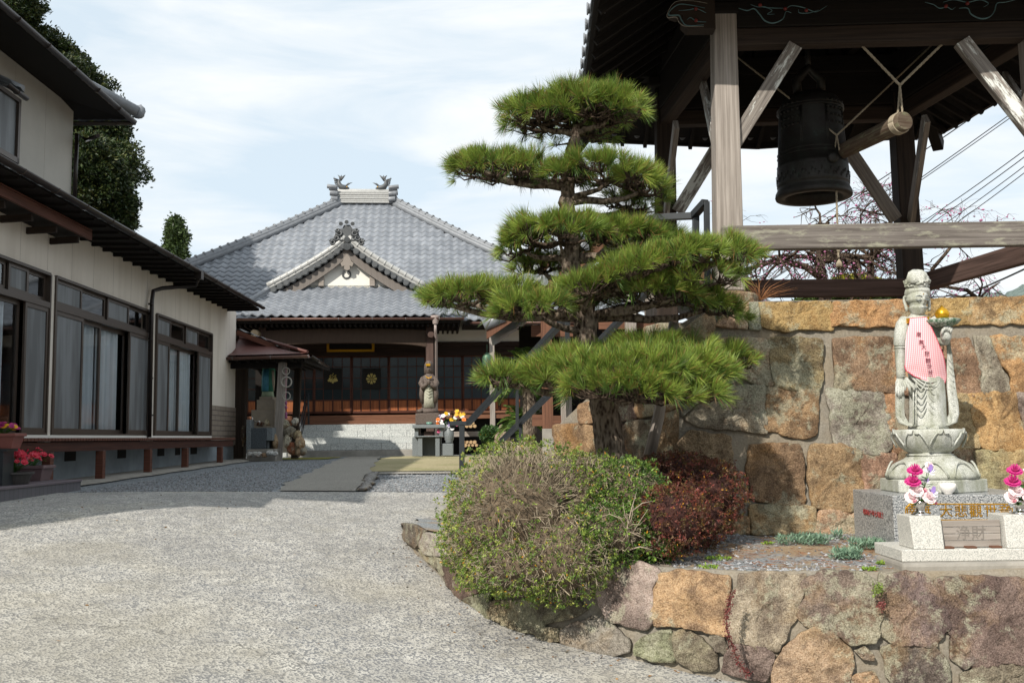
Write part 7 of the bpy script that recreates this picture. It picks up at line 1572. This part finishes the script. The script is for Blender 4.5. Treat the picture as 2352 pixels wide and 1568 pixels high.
# painted statue inside the shrine on stepped stone plinth
YP = YH+.9; SP = m_plain('sandstone plinth', srgb('#8a8071'), .9, 0, .12, 8, .2); pt = thing('green_robed_statue', 'painted statue in a green and blue robe inside the small shrine', 'statue', tuple(P(616, 960, YP)))
b = MB(); pg = thing('stepped_plinth', 'three tier tan stone plinth under the green robed statue', 'plinth', tuple(P(616, 1000, YP)))
for k, (x0_, x1_, y0_, y1_) in enumerate(((602, 632, 912, 919), (598, 639, 919.2, 942), (588, 640, 942.2, 978), (580, 650, 978.2, 1040))): b = MB(); b.box((X_(x0_, YP), YP-.3-k*.08, Z(600, y1_, YP)), (X_(x1_, YP), YP+.3+k*.08, Z(600, y0_, YP))); b.build('tier', SP, pg, .01)
rebase(pg, tuple(P(616, 1000, YP)))
def pr(xc, y, rx, ry, dy=0., n=20): c = P(xc, y, YP+dy); w = YP/2287; return [Vector((c.x+cos(a)*rx*w*(1+.03*sin(6*a)), c.y+sin(a)*ry*w, c.z)) for a in [2*pi*k/n for k in range(n)]]
b = MB(); b.loft([pr(615, 912, 15, 10), pr(615, 902, 13, 9), pr(615, 898, 13, 9)]); b.build('feet_drape', m_plain('pale green paint', srgb('#93a48a'), .8), pt)
b = MB(); b.loft([pr(615, 899, 14, 10), pr(616, 880, 15, 10), pr(617, 855, 15, 10), pr(618, 838, 13, 9), pr(619, 828, 8, 6)]); b.build('robe', m_plain('green painted robe', srgb('#2f7560'), .6, 0, .25, 10), pt)
b = MB(); b.loft([pr(610, 898, 8, 6, -.08), pr(610, 870, 8, 6, -.09), pr(612, 848, 7, 5, -.08)]); b.build('blue_fold', m_plain('blue painted cloth', srgb('#3f7f96'), .6), pt)
b = MB(); b.loft([pr(619, 829, 5, 5), pr(619, 822, 7, 7), pr(619, 812, 7, 7), pr(618, 804, 4, 4)]); b.tube([P(627, 850, YP-.15), P(628, 875, YP-.12), P(629, 898, YP-.1)], [.03, .035, .01], 8); b.build('head_and_hand', m_plain('bare weathered paint', srgb('#a59a8a'), .8), pt); rebase(pt, tuple(P(616, 912, YP)))
# water basin
YW = YH-.1; wb = thing('water_basin', 'dark grey stone water basin with a tall side slab and metal tap', 'water basin', tuple(P(600, 1030, YW)))
b = MB(); b.box((X_(574, YW), YW, Z(600, 1030, YW)), (X_(611, YW), YW+.5, Z(600, 982, YW))); b.build('basin', m_granite('dark basin stone', srgb('#2c3236'), srgb('#474e53'), srgb('#5a6166'), 60), wb, .01)
b = MB(); b.box((X_(611.3, YW), YW+.02, Z(600, 1012, YW)), (X_(626, YW), YW+.5, Z(600, 982, YW))); b.box((X_(612, YW), YW+.1, Z(600, 1030, YW)), (X_(614, YW), YW+.3, Z(600, 1012, YW))); b.build('side_trough', M['altar_granite'], wb, .01)
b = MB(); b.box((X_(566, YW), YW-.02, Z(600, 1040, YW)), (X_(576.5, YW), YW+.3, Z(600, 963, YW))); b.build('tap_slab', M['altar_granite'], wb, .01); b = MB(); b.box((X_(570, YW), YW-.1, 1.1), (X_(636, YW), YW+.6, Z(600, 1031, YW))); b.build('plinth', M['conc'], wb, .02)
b = MB(); b.tube([P(579, 955, YW+.2), P(580, 962, YW+.2), P(583, 967, YW+.15), P(596, 967, YW+.12), P(597, 972, YW+.12)], .018, 8); b.build('tap', M['steel'], wb); rebase(wb, tuple(P(600, 1030, YW)))
# rocks beside the shrine
RK = [(655, 975, 12, 12, 'pale tan rock on top of the pile beside the shrine post', LGT), (678, 968, 10, 9, 'white rock at the upper right of the shrine rock pile', srgb('#c4bfb2')), (664, 992, 16, 14, 'mossy grey rock in the middle of the shrine rock pile', GRY), (683, 998, 12, 12, 'buff rock at the right shoulder of the shrine rock pile', YEL), (688, 1018, 14, 18, 'tall tan rock at the right end of the shrine pile', TAN), (660, 1015, 10, 16, 'upright pale rock right beside the grey shrine post', LGT), (672, 1030, 12, 16, 'orange red rock at the foot of the shrine pile', srgb('#a0664a')), (695, 1036, 10, 9, 'small grey rock at the low right of the shrine pile', GRY), (684, 1036, 10, 11, 'buff wedge rock at the bottom of the shrine pile', TAN),
 (574, 1043, 8, 7, 'small white quartz rock left of the basin foot', srgb('#d0d0cc')), (591, 1043, 13, 7, 'long white quartz rock before the water basin', srgb('#d8d8d4')), (620, 1040, 9, 7, 'white jagged quartz rock right of the long one', srgb('#cfd0cc')), (632, 1042, 7, 6, 'white quartz rock against the shrine post foot', srgb('#d4d4d0')), (607, 1045, 8, 5, 'brown mossy rock between the white quartz rocks', BRN), (614, 973, 9, 10, 'round cream rock standing above the basin', srgb('#b8ad92')), (600, 975, 13, 7, 'dark red rock lying on the basin rim', srgb('#5e3b30')), (636, 990, 8, 16, 'grey rock between basin and shrine post', GRY), (632, 1015, 8, 16, 'tan rock low between basin and shrine post', TAN), (560, 1000, 9, 22, 'dark brown rock left of the basin slab', srgb('#4f4238'))]
for i, (x, y, a, c_, lab, col_) in enumerate(RK):
    Yq = YH+.15+(.3 if y < 1000 else 0)-(.55 if 1037 < y and x < 640 else 0)+(.45 if x == 614 or x == 600 else 0)*0; k = Yq/2287; b = MB(); b.blob((0, 0, 0), (a*k, a*k*.8, c_*k), 10, 7, .2, 1.6, col=col_, seed=i); o = b.build('rock', M['stone']); o.location = P(x, y, Yq); o.rotation_euler = (0, random.uniform(-.3, .3), random.random()*3); tag(o, lab, 'rock', 'rocks piled round the small shrine')
    for p_ in o.data.polygons: p_.use_smooth = False
# right of the stairs: firewood, round bush, stone figure, palms
YF = 28.9; n_ = 0
for (cx0, cy0, rows, cnt, dx) in ((1063, 978, 2, 4, 9), (1060, 1022, 2, 5, 8.5), (1018, 1010, 0, 0, 0)):
    for r in range(rows):
        for i in range(cnt-r):
            x = cx0+i*dx+r*dx/2; y = cy0-r*7; p = P(x, y, 28.6); b = MB(); rr_q = .048*random.uniform(.8, 1.2); b.tube([(0, 0, 0), (0, .5, 0)], rr_q, 10, sm=False); o = b.build('firewood_log', M['log_end'] if 'log_end' in M else M.setdefault('log_end', m_plain('cut firewood', srgb('#a68a66'), .9, 0, .3, 30))); o.location = p
            tag(o, 'round cut firewood log stacked under the temple veranda, pale end forward', 'log', 'firewood logs stacked under the temple veranda')
YB = 25.5
t, r = shrub('round_bush', 'small clipped dark green ball bush right of the bouquet', 'shrub', [lobe(1125, 997, YB, 20, 16, .22)], 420, ['#3f5a30', '#4b6a38', '#36502a'], .07, twign=60); rebase(t, tuple(r))
sf = thing('stone_figure', 'small brown seated stone monk figure behind the big azalea', 'statue', tuple(P(1153, 1010, 24.5))); 
def fr_(xc, y, rx, ry, dy=0., n=16): c = P(xc, y, 24.5+dy); w = 24.5/2287; return [Vector((c.x+cos(a)*rx*w, c.y+sin(a)*ry*w, c.z)) for a in [2*pi*k/n for k in range(n)]]
SB = m_granite('mossy brown stone', srgb('#5a4d3e'), srgb('#7d6e5c'), srgb('#978a76'), 60, .9)
b = MB(); b.loft([fr_(1154, 1022, 20, 14), fr_(1154, 1012, 19, 14), fr_(1154, 1004, 15, 11), fr_(1154, 996, 13, 9), fr_(1154, 990, 8, 6)]); b.tube([P(1142, 996, 24.4), P(1140, 1006, 24.3), P(1150, 1010, 24.2)], .05, 8); b.tube([P(1166, 996, 24.4), P(1168, 1006, 24.3), P(1158, 1010, 24.2)], .05, 8); b.build('body', SB, sf); b = MB(); b.loft([fr_(1154, 991, 5, 5), fr_(1154, 987, 8, 8), fr_(1154, 981, 8.5, 8.5), fr_(1154, 976, 6, 6), fr_(1154, 974, 2, 2)]); b.tube([P(1154, 981, 24.40), P(1154, 984, 24.37), P(1154, 985, 24.40)], .012, 5); b.build('head', SB, sf); rebase(sf, tuple(P(1153, 1010, 24.5)))
def rosette(name, label, cat, c, n, ln, group=None, cols=('#4c6a2c', '#6a8a38', '#3c5826'), trunk=0):
    t = thing(name, label, cat, tuple(c), 0, group); Pl, Dl, Ll, Wl, Cl = [], [], [], [], []; ribs = MB()
    for i in range(n):
        a = i*2.4; el = random.uniform(-.25, 1.1); L0 = ln*random.uniform(.8, 1.1); hd_ = Vector((cos(a), sin(a), 0)); pts = []
        for k in range(13): s_ = k/12; pts.append(hd_*(L0*s_*cos(el)*(1-.12*s_))+Vector((0, 0, L0*(s_*sin(el)-.45*s_*s_)))) 
        ribs.tube(pts, .010, 4, cap=False)
        for k in range(1, 60):
            s_ = k/60; q = pts[int(s_*12)].lerp(pts[min(12, int(s_*12)+1)], s_*12-int(s_*12)); d = (pts[min(12, int(s_*12)+1)]-pts[int(s_*12)]).normalized(); sd = d.cross(Vector((0, 0, 1))).normalized()
            for sg in (-1, 1): Pl.append(tuple(q)); Dl.append(tuple(sd*sg+d*.6+Vector((0, 0, .15)))); Ll.append(ln*.22*(sin(pi*min(1, s_*.9+.1))**.5)); Wl.append(.014); Cl.append(np.array(srgb(random.choice(cols)))*random.uniform(.8, 1.2))
    leaves_np('fronds', np.array(Pl), np.array(Dl), np.array(Ll), np.array(Wl), np.array(Cl), M['leafm'], t); ribs.build('frond_ribs', m_plain('frond rib', srgb('#6f7a3c'), .7), t)
    if trunk: b = MB(); b.tube([(0, 0, 0), (0, 0, -trunk)], .14, 10); b.build('stem', M['bark'], t)
    return t
c = P(1215, 860, 19.5); rosette('sago_palm', 'tall sago palm with arching fronds behind the black stair rail', 'palm', c, 46, 1.0, 'sago palms behind the stair rail', trunk=c.z-1.0)
c = P(1205, 965, 20.5); rosette('sago_palm', 'low sago palm beside the temple veranda post', 'palm', c, 30, .8, 'sago palms behind the stair rail', trunk=c.z-1.05)
# stair rails climbing to the terrace
rt = thing('metal_stair_rail', 'black square steel handrail climbing from the yard to the bell tower terrace', 'handrail', tuple(P(1061, 1080, 13.5)))
def bar(pts, w=.045, h=.05, name='bar', par=rt):
    b = MB()
    for p, q in zip(pts, pts[1:]): b.beam(p, q, w, h)
    return b.build(name, bM, par, .003)
bar([P(1061, 1150, 13.5), P(1061, 975, 13.5)], .07, .07, 'upright'); bar([P(1033, 972, 13.5), P(1075, 972, 13.5), P(1302, 728, 10.7), P(1500, 500, 9.3), P(1592, 496, 9.2), P(1621, 464, 9.0)], .07, .06, 'top_rail'); bar([P(1040, 972, 13.55), P(1040, 984, 13.55)], .06, .05, 'end_drop')
bar([P(1303, 735, 10.7), P(1303, 850, 10.7)], .05, .05, 'upright'); bar([P(1188, 855, 12.0), P(1188, 985, 12.0)], .04, .04, 'upright'); bar([P(1598, 497, 9.2), P(1598, 640, 9.2)], .06, .06, 'upright'); bar([P(1623, 464, 9.0), P(1625, 670, 9.0)], .05, .05, 'upright'); rebase(rt, tuple(P(1061, 1080, 13.5)))
r2 = thing('metal_stair_rail', 'second black steel handrail on the far side of the terrace steps', 'handrail', tuple(P(1165, 1010, 15)))
bar([P(1152, 1012, 15), P(1262, 905, 13.2), P(1435, 724, 10.8), P(1560, 590, 9.6)], .07, .06, 'top_rail', r2); bar([P(1196, 965, 14.3), P(1196, 1010, 14.3)], .05, .05, 'upright', r2); rebase(r2, tuple(P(1165, 1010, 15)))
b = MB(); s0, s1 = Vector((.55, 12.4, 1.4)), Vector((1.5, 9.6, TZ-.1)); n = 12; d = (s1-s0); nn = Vector((d.y, -d.x, 0)).normalized()
for k in range(n): a = s0.lerp(s1, k/n); c = s0.lerp(s1, (k+1)/n); q = [a+nn*.0, c+nn*.0, c-nn*1.1, a-nn*1.1]; b.loft([[(p.x, p.y, .8) for p in q], [(p.x, p.y, c.z) for p in q]], True, sm=False)
tag(b.build('terrace_steps', M['conc']), 'concrete steps climbing to the bell tower terrace behind the pine', 'steps')
# timber annex with tiled gable behind the pine
YX = 17.5; an = thing('timber_annex', 'small open timber building with tiled gable roof behind the pine', 'outbuilding', tuple(P(1350, 990, YX)))
pk = P(1452, 488, YX); lf = P(1118, 762, YX); rt_ = Vector((2*pk.x-lf.x, YX, lf.z)); b = MB(); c_ = MB()
for e in (lf, rt_):
    c_.grid(lambda u, v: pk.lerp(e, u)+Vector((0, lerp(-.1, 5, v), .16-.12*sin(pi*u))), 12, 4); pts = [pk.lerp(e, t)+Vector((0, -.12, -.12*sin(pi*t))) for t in np.linspace(0, 1, 9)]
    rings = [[p+Vector((0, 0, .1)), p+Vector((0, .07, .1)), p+Vector((0, .07, -.14)), p+Vector((0, 0, -.14))] for p in pts]; b.loft(rings, sm=False)
b.build('bargeboard', M['new_wood'], an)
tb2 = MB()
for e in (lf, rt_):
    f = lambda u, v: (e if e is rt_ else pk).lerp(pk if e is rt_ else e, u) 
    tiles(tb2, (lambda u, v, e=e: e.lerp(pk, v)+Vector((0, lerp(5, 0, u) if e is lf else lerp(0, 5, u), .18-.12*sin(pi*v)))), 18, 14, .05, .03)
tb2.build('roof', M['tile'], an)
b = MB()
for e in (lf, rt_):
    b.tube([pk.lerp(e, t)+Vector((0, -.02, .24-.12*sin(pi*t))) for t in np.linspace(0, 1.02, 10)], .085, 8)
    for i in range(14): p = pk.lerp(e, (i+.5)/14)+Vector((0, -.16, .14-.12*sin(pi*(i+.5)/14))); b.tube([p, p+Vector((0, .2, 0))], .07, 8)
b.tube([lf+Vector((-.05, -.1, .1)), lf+Vector((.3, -.1, .25))], .1, 10); b.box((pk.x-.18, YX-.2, pk.z), (pk.x+.18, YX+4.9, pk.z+.42)); b.build('ridge_tiles', M['ridge_tile'], an)
for k, (x, ms, w) in enumerate(((1257, 'new_wood', .19), (1300, 'grey_wood', .2), (1452, 'grey_wood', .19), (1500, 'grey_wood', .22))):
    Yp = YX+.1+(.9 if k in (1, 3) else 0); p = P(x, 900, Yp); b = MB(); b.beam((p.x, Yp, 1.02 if k != 0 else Z(x, 985, Yp)), (p.x, Yp, Z(x, 740, Yp)+1.1), w, w, (0, 1, 0)); b.build('post', M[ms], an, .01)
    if k == 0: b = MB(); b.box((p.x-.1, Yp-.1, .9), (p.x+.1, Yp+.1, Z(x, 984, Yp))); b.build('post_footing', M['conc'], an, .01)
for x0_, x1_, y, Yp, h in ((1222, 1246, 965, YX+.1, .2), (1270, 1345, 968, YX+.95, .22), (1375, 1520, 746, YX+.3, .16), (1385, 1500, 768, YX+.5, .12), (1220, 1345, 760, YX+.3, .2)): b = MB(); b.beam(P(x0_, y, Yp), P(x1_, y, Yp), .08, h); b.build('cross_rail', M['new_wood'], an)
b = MB(); b = MB(); b.box((lf.x+.6, YX+4.6, .9), (rt_.x-.6, YX+4.7, lf.z+.6)); b.build('dark_back_wall', M['black_wood'], an); b = MB(); b.box((lf.x+1.0, YX+1.6, 2.2), (rt_.x-.8, YX+1.7, lf.z+.3)); b.build('dark_upper_panel', M['black_wood'], an); rebase(an, tuple(P(1350, 990, YX)))
# ---------------------------------------------------------------- trees
def crown(blobs, n, leaf, pal, name, par, jit=.35):
    Pl, Dl, Ll, Wl, Cl = [], [], [], [], []; pal = [np.array(srgb(c)) for c in pal]; tot = sum(b_[1].x*b_[1].z for b_ in blobs)
    for ci, (c, r) in enumerate(blobs):
        tone = random.uniform(.75, 1.2); m = int(n*r.x*r.z/tot)
        for i in range(m):
            d = Vector((random.gauss(0, 1), random.gauss(0, 1), random.gauss(0, 1))).normalized(); q = 1+jit*fbm(d*1.8+Vector((ci, 0, 0)), 3)
            k = random.choice((1, 1, .93, .85, .7)); p = c+Vector((d.x*r.x, d.y*r.y, d.z*r.z))*q*k; cl_ = random.choice(pal)*tone*random.uniform(.7, 1.3)
            for e in range(3): Pl.append(tuple(p+Vector((random.gauss(0, 1), random.gauss(0, 1), random.gauss(0, 1)))*leaf*.5)); Dl.append((d.x+random.gauss(0, .8), d.y+random.gauss(0, .8), d.z*.4+random.gauss(0, .8))); Ll.append(leaf*random.uniform(.7, 1.3)); Wl.append(leaf*.5); Cl.append(cl_)
    return leaves_np(name, np.array(Pl), np.array(Dl), np.array(Ll), np.array(Wl), np.array(Cl), M['leafm'], par)
def tree(name, label, cat, base, blobs, n, leaf, pal, group=None, tr=.3, jit=.35):
    t = thing(name, label, cat, tuple(base), 0, group); bl = [(Vector(c)-Vector(base), Vector(r)) for c, r in blobs]; crown(bl, n, leaf, pal, 'crown', t, jit); b = MB(); top = max((c for c, r in bl), key=lambda c: c.z); b.tube([(0, 0, 0), (0, 0, top.z*.4), tuple(top)], [tr, tr*.7, tr*.2], 9)
    for c, r in bl: b.tube([Vector((0, 0, c.z*.5)), c], [tr*.4, tr*.1], 6)
    b.build('trunk', M['bark'], t); return t
def PB_(x, y, Y, hw, hh, hd=None): k = Y/2287; return (P(x, y, Y), Vector((hw*k, hd or hw*k, hh*k)))
YT = 26
tree('camphor_tree', 'huge dark evergreen tree rising behind the house', 'tree', (P(215, 1000, YT).x, YT, 1.0), [PB_(*q) for q in ((20, 30, YT, 70, 70), (110, 150, YT+1, 80, 75), (160, 230, YT, 90, 80), (220, 290, YT, 74, 65), (215, 390, YT-.5, 90, 80), (236, 380, YT, 58, 70), (222, 460, YT+.5, 70, 60), (252, 510, YT+1, 46, 50), (180, 500, YT+1.5, 90, 80), (222, 430, 23.6, 70, 75), (258, 480, 23.8, 40, 60), (200, 400, 23.4, 60, 80), (60, 250, YT, 120, 120))], 76000, .105, ['#2a3a20', '#334422', '#24331c', '#3e4a24', '#4b5028'], tr=.5, jit=.5)
tree('slim_evergreen', 'small slim evergreen tree poking above the house eave near the temple', 'tree', (P(405, 1000, 44).x, 44, 1.0), [PB_(403, 518, 44, 12, 16), PB_(406, 543, 44, 19, 22), PB_(400, 570, 44, 18, 22), PB_(410, 592, 44, 17, 20)], 2600, .17, ['#3a4c2c', '#46582e', '#55683c'], tr=.15, jit=.6)
# shrubs behind the terrace
for lab, x, y, Y, hw, hh, pal in (('golden green clipped shrub behind the bell tower under the plum tree', 1960, 668, 19, 62, 34, ['#8a8a30', '#a39a3a', '#6b7a2c']), ('dark green hedge shrub low behind the terrace wall', 1905, 695, 18, 75, 22, ['#3e5228', '#4c6230', '#5e7238']), ('small dark hedge shrub right of the back post', 2060, 690, 18.5, 40, 20, ['#46582c', '#5a6a34'])):
    t, r = shrub('garden_shrub', lab, 'shrub', [lobe(x, y, Y, hw, hh, .5)], 1100, pal, .07, twign=80, group='shrubs behind the bell tower'); rebase(t, tuple(r))
# plum tree with thin arching branches
def plum(label, base, Y, limbs, seed, n_sub=6):
    random.seed(seed); t = thing('plum_tree', label, 'plum tree', tuple(base), 0, 'flowering plum trees behind the terrace'); wd = MB(); pk_ = []
    def grow(p, d, l, r, dep):
        pts = [p]; q = p; dd = d.copy()
        for k in range(5): dd = (dd+Vector((random.gauss(0, .28), random.gauss(0, .28), random.gauss(-.05 if dep else .05, .22)))).normalized(); q = q+dd*l/5; pts.append(q)
        wd.tube(pts, [r*(1-.13*k) for k in range(6)], 5 if r > .02 else 3, cap=False)
        if r < .02:
            for k in range(1, 6):
                if random.random() < .12: pk_.append(pts[k]+Vector((random.gauss(0, .02),)*3))
        if dep < 4:
            for k in range(random.choice((3, 4)) if dep < 3 else 3): i = random.randint(2, 5); nd = (dd+Vector((random.gauss(0, .8), random.gauss(0, .8), random.gauss(.15-.18*dep, .5)))).normalized(); grow(pts[i], nd, l*random.uniform(.55, .8), r*.55, dep+1)
    for (a, b_, r) in limbs: 
        a = Vector(a)-Vector(base); b_ = Vector(b_)-Vector(base); wd.tube([a, a.lerp(b_, .5)+Vector((.05, 0, .05)), b_], [r, r*.85, r*.7], 7); 
        for k in range(n_sub): grow(b_, ((b_-a).normalized()+Vector((random.gauss(0, .9), random.gauss(0, .5), random.gauss(0, .5)))).normalized(), random.uniform(.45, .85), r*.42, 1)
    wd.build('branches', M['twig'], t); n = len(pk_)
    np_blobs('blossoms', np.array([tuple(p) for p in pk_]), rng.uniform(.012, .026, n), M['vc'], np.array(srgb('#b8739a'))*rng.uniform(.7, 1.3, (n, 1)), t)
YQ = 16.5; base = P(1895, 760, YQ)
plum('bare plum tree with dark crooked branches and sparse pink blossom behind the bell', base, YQ, [(base, P(1880, 600, YQ), .12), (P(1890, 640, YQ), P(1800, 600, YQ-.3), .07), (P(1880, 600, YQ), P(1960, 590, YQ), .08), (P(1880, 600, YQ), P(1990, 545, YQ+.2), .06), (P(1985, 690, YQ), P(2000, 600, YQ), .08), (P(1800, 600, YQ), P(1745, 610, YQ-.2), .05), (P(2000, 600, YQ), P(2050, 500, YQ), .05)], 5)
base = P(2300, 760, 14.5); plum('low arching plum tree with thin twigs at the right behind the wall', base, 14.5, [(base, P(2250, 690, 14.5), .05), (P(2250, 690, 14.5), P(2180, 660, 14.5), .035), (P(2140, 620, 15), P(2190, 560, 15), .03)], 9, 4)
random.seed(21)
# hills, one at the right, wooded ridge behind the viewer
def hill(name, x0, x1, Yc, hf, mat, dep=60, kind='structure'):
    b = MB(); b.grid(lambda u, v: (lerp(x0, x1, u), Yc+(v-.5)*dep, -2+hf(lerp(x0, x1, u))*max(0, sin(pi*v))**.7*(1+.10*fbm(Vector((u*30, v*6, 1)), 4))), 160, 16); return tag(b.build(name, mat), kind=kind)
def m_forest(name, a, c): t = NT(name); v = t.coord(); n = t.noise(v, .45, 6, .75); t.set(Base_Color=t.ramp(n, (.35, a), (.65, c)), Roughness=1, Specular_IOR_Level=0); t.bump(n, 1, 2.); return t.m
HF = m_forest('haze toned far forest', srgb('#6a7876'), srgb('#84918a'))  # greyed blue green, distance haze mixed into the forest colour
hx0 = P(2120, 690, 420)
hill('hill', hx0.x-20, hx0.x+330, 450, lambda x: interp(x-hx0.x, (-20, 5, 30, 55, 90, 150, 330), (0, 44, 60, 66, 78, 92, 80))+3*fbm(Vector((x*.06, 0, 0)), 4), HF, 90)
hill('rear_hill', -170, 170, -75, lambda x: 15+5*sin(x*.03)+4*fbm(Vector((x*.05, 3, 0)), 3), m_forest('rear forest', srgb('#30362e'), srgb('#4c5446')), 40)
# overhead wires
W_ = [((1650, 720), (2352, 240), 24, .012), ((1780, 560), (2240, 265), 24, .014), ((1700, 690), (2420, 200), 26, .012), ((1990, 590), (2420, 295), 20, .010), ((2000, 600), (2420, 310), 20, .010), ((2020, 610), (2420, 330), 20, .009), ((2030, 620), (2420, 345), 20, .009), ((2080, 720), (2420, 585), 16, .016)]
labs = ['thin overhead wire passing low behind the bell', 'overhead wire that meets the right eave of the tower', 'overhead wire just under the tower eave at right', 'topmost of the four close wires at right', 'second of the four close wires at right', 'third of the four close wires at right', 'lowest of the four close wires at right', 'thick dark cable crossing above the hill at right']
for (a, c, Y, r), lab in zip(W_, labs):
    p = P(*a, Y+6); q = P(*c, Y-2); pts = [p.lerp(q, t)-Vector((0, 0, .3*4*t*(1-t)*.3)) for t in np.linspace(0, 1, 14)]; b = MB(); b.tube(pts, r, 5); tag(b.build('power_line', M['wire']), lab, 'wire', 'overhead wires at the right')
# edging stones beside the path
for i in range(22):
    t = i/22; Y = 12.5+3.4*t; x = lerp(-1.86, -2.22, t)+random.uniform(-.03, .03); b = MB(); b.blob((0, 0, 0), (random.uniform(.06, .10), random.uniform(.08, .12), .035), 8, 5, .15, seed=i, col=srgb('#9a9894')); o = b.build('edging_stone', M['stone']); o.location = (x, Y, gz(x, Y)+.015); tag(o, 'flat dark edging stone in the row along the right side of the path', 'edging stone', 'edging stones along the path')
# fallen bits, pebbles on gravel
pp = []
while len(pp) < 7000:
    Y = 12.4+(random.random()**1.5)*11; x = random.uniform(-5.4, .3)
    if lerp(-2.93, -4.5, (Y-12.27)/15)-.05 < x < lerp(-1.9, -3.6, (Y-12.27)/15)+.1: continue
    if Y > 15.8 and x > -3: continue
    pp.append((x, Y, gz(x, Y)-.004))
pp = np.array(pp); g_ = rng.uniform(.10, .42, (len(pp), 1)); tag(np_blobs('yard_pebbles', pp, rng.uniform(.007, .017, len(pp)), M['vc'], (g_*.6+.08)*np.array([[1, 1.02, 1.05]])), 'loose grey crushed stone covering the yard before the temple', 'gravel', kind='stuff')

n = 1500; uu = rng.uniform(.47, .72, n); vv = rng.uniform(.02, .8, n); A_ = np.array([bed_fn(a, c) for a, c in zip(uu, vv)]); A_[:, 2] += .006
D_ = rng.normal(0, 1, (n, 3)); D_[:, 2] *= .06
tag(leaves_np('needle_litter', A_, D_, rng.uniform(.05, .11, n), np.full(n, .0035), np.array(srgb('#94603c'))*rng.uniform(.6, 1.2, (n, 1)), M['leafm'], None), 'fallen brown pine needles strewn over the shrub bed', 'needle litter', kind='stuff')

pp = []
while len(pp) < 420:
    if random.random() < .6: k = random.randint(6, len(dense)-20); n_ = nrm[k]; o_ = random.random()**2*.5+.02; x, y = dense[k][0]+n_.x*o_, dense[k][1]+n_.y*o_
    else: x, y = random.uniform(-6, 1.5), random.uniform(5, 12.2)
    pp.append((x, y, gz(x, y)+.006))
pp = np.array(pp); n = len(pp); D_ = rng.normal(0, 1, (n, 3)); D_[:, 2] = abs(D_[:, 2])*.15
tag(leaves_np('fallen_leaves', pp, D_, rng.uniform(.015, .035, n), rng.uniform(.006, .014, n), np.array([srgb(c) for c in ('#7a5a38', '#5a4630', '#8f6a3c', '#4d4a40')])[rng.integers(0, 4, n)]*rng.uniform(.7, 1.2, (n, 1)), M['leafm'], None), 'small fallen leaves and bits strewn on the paving by the low wall', 'fallen leaves', kind='stuff')
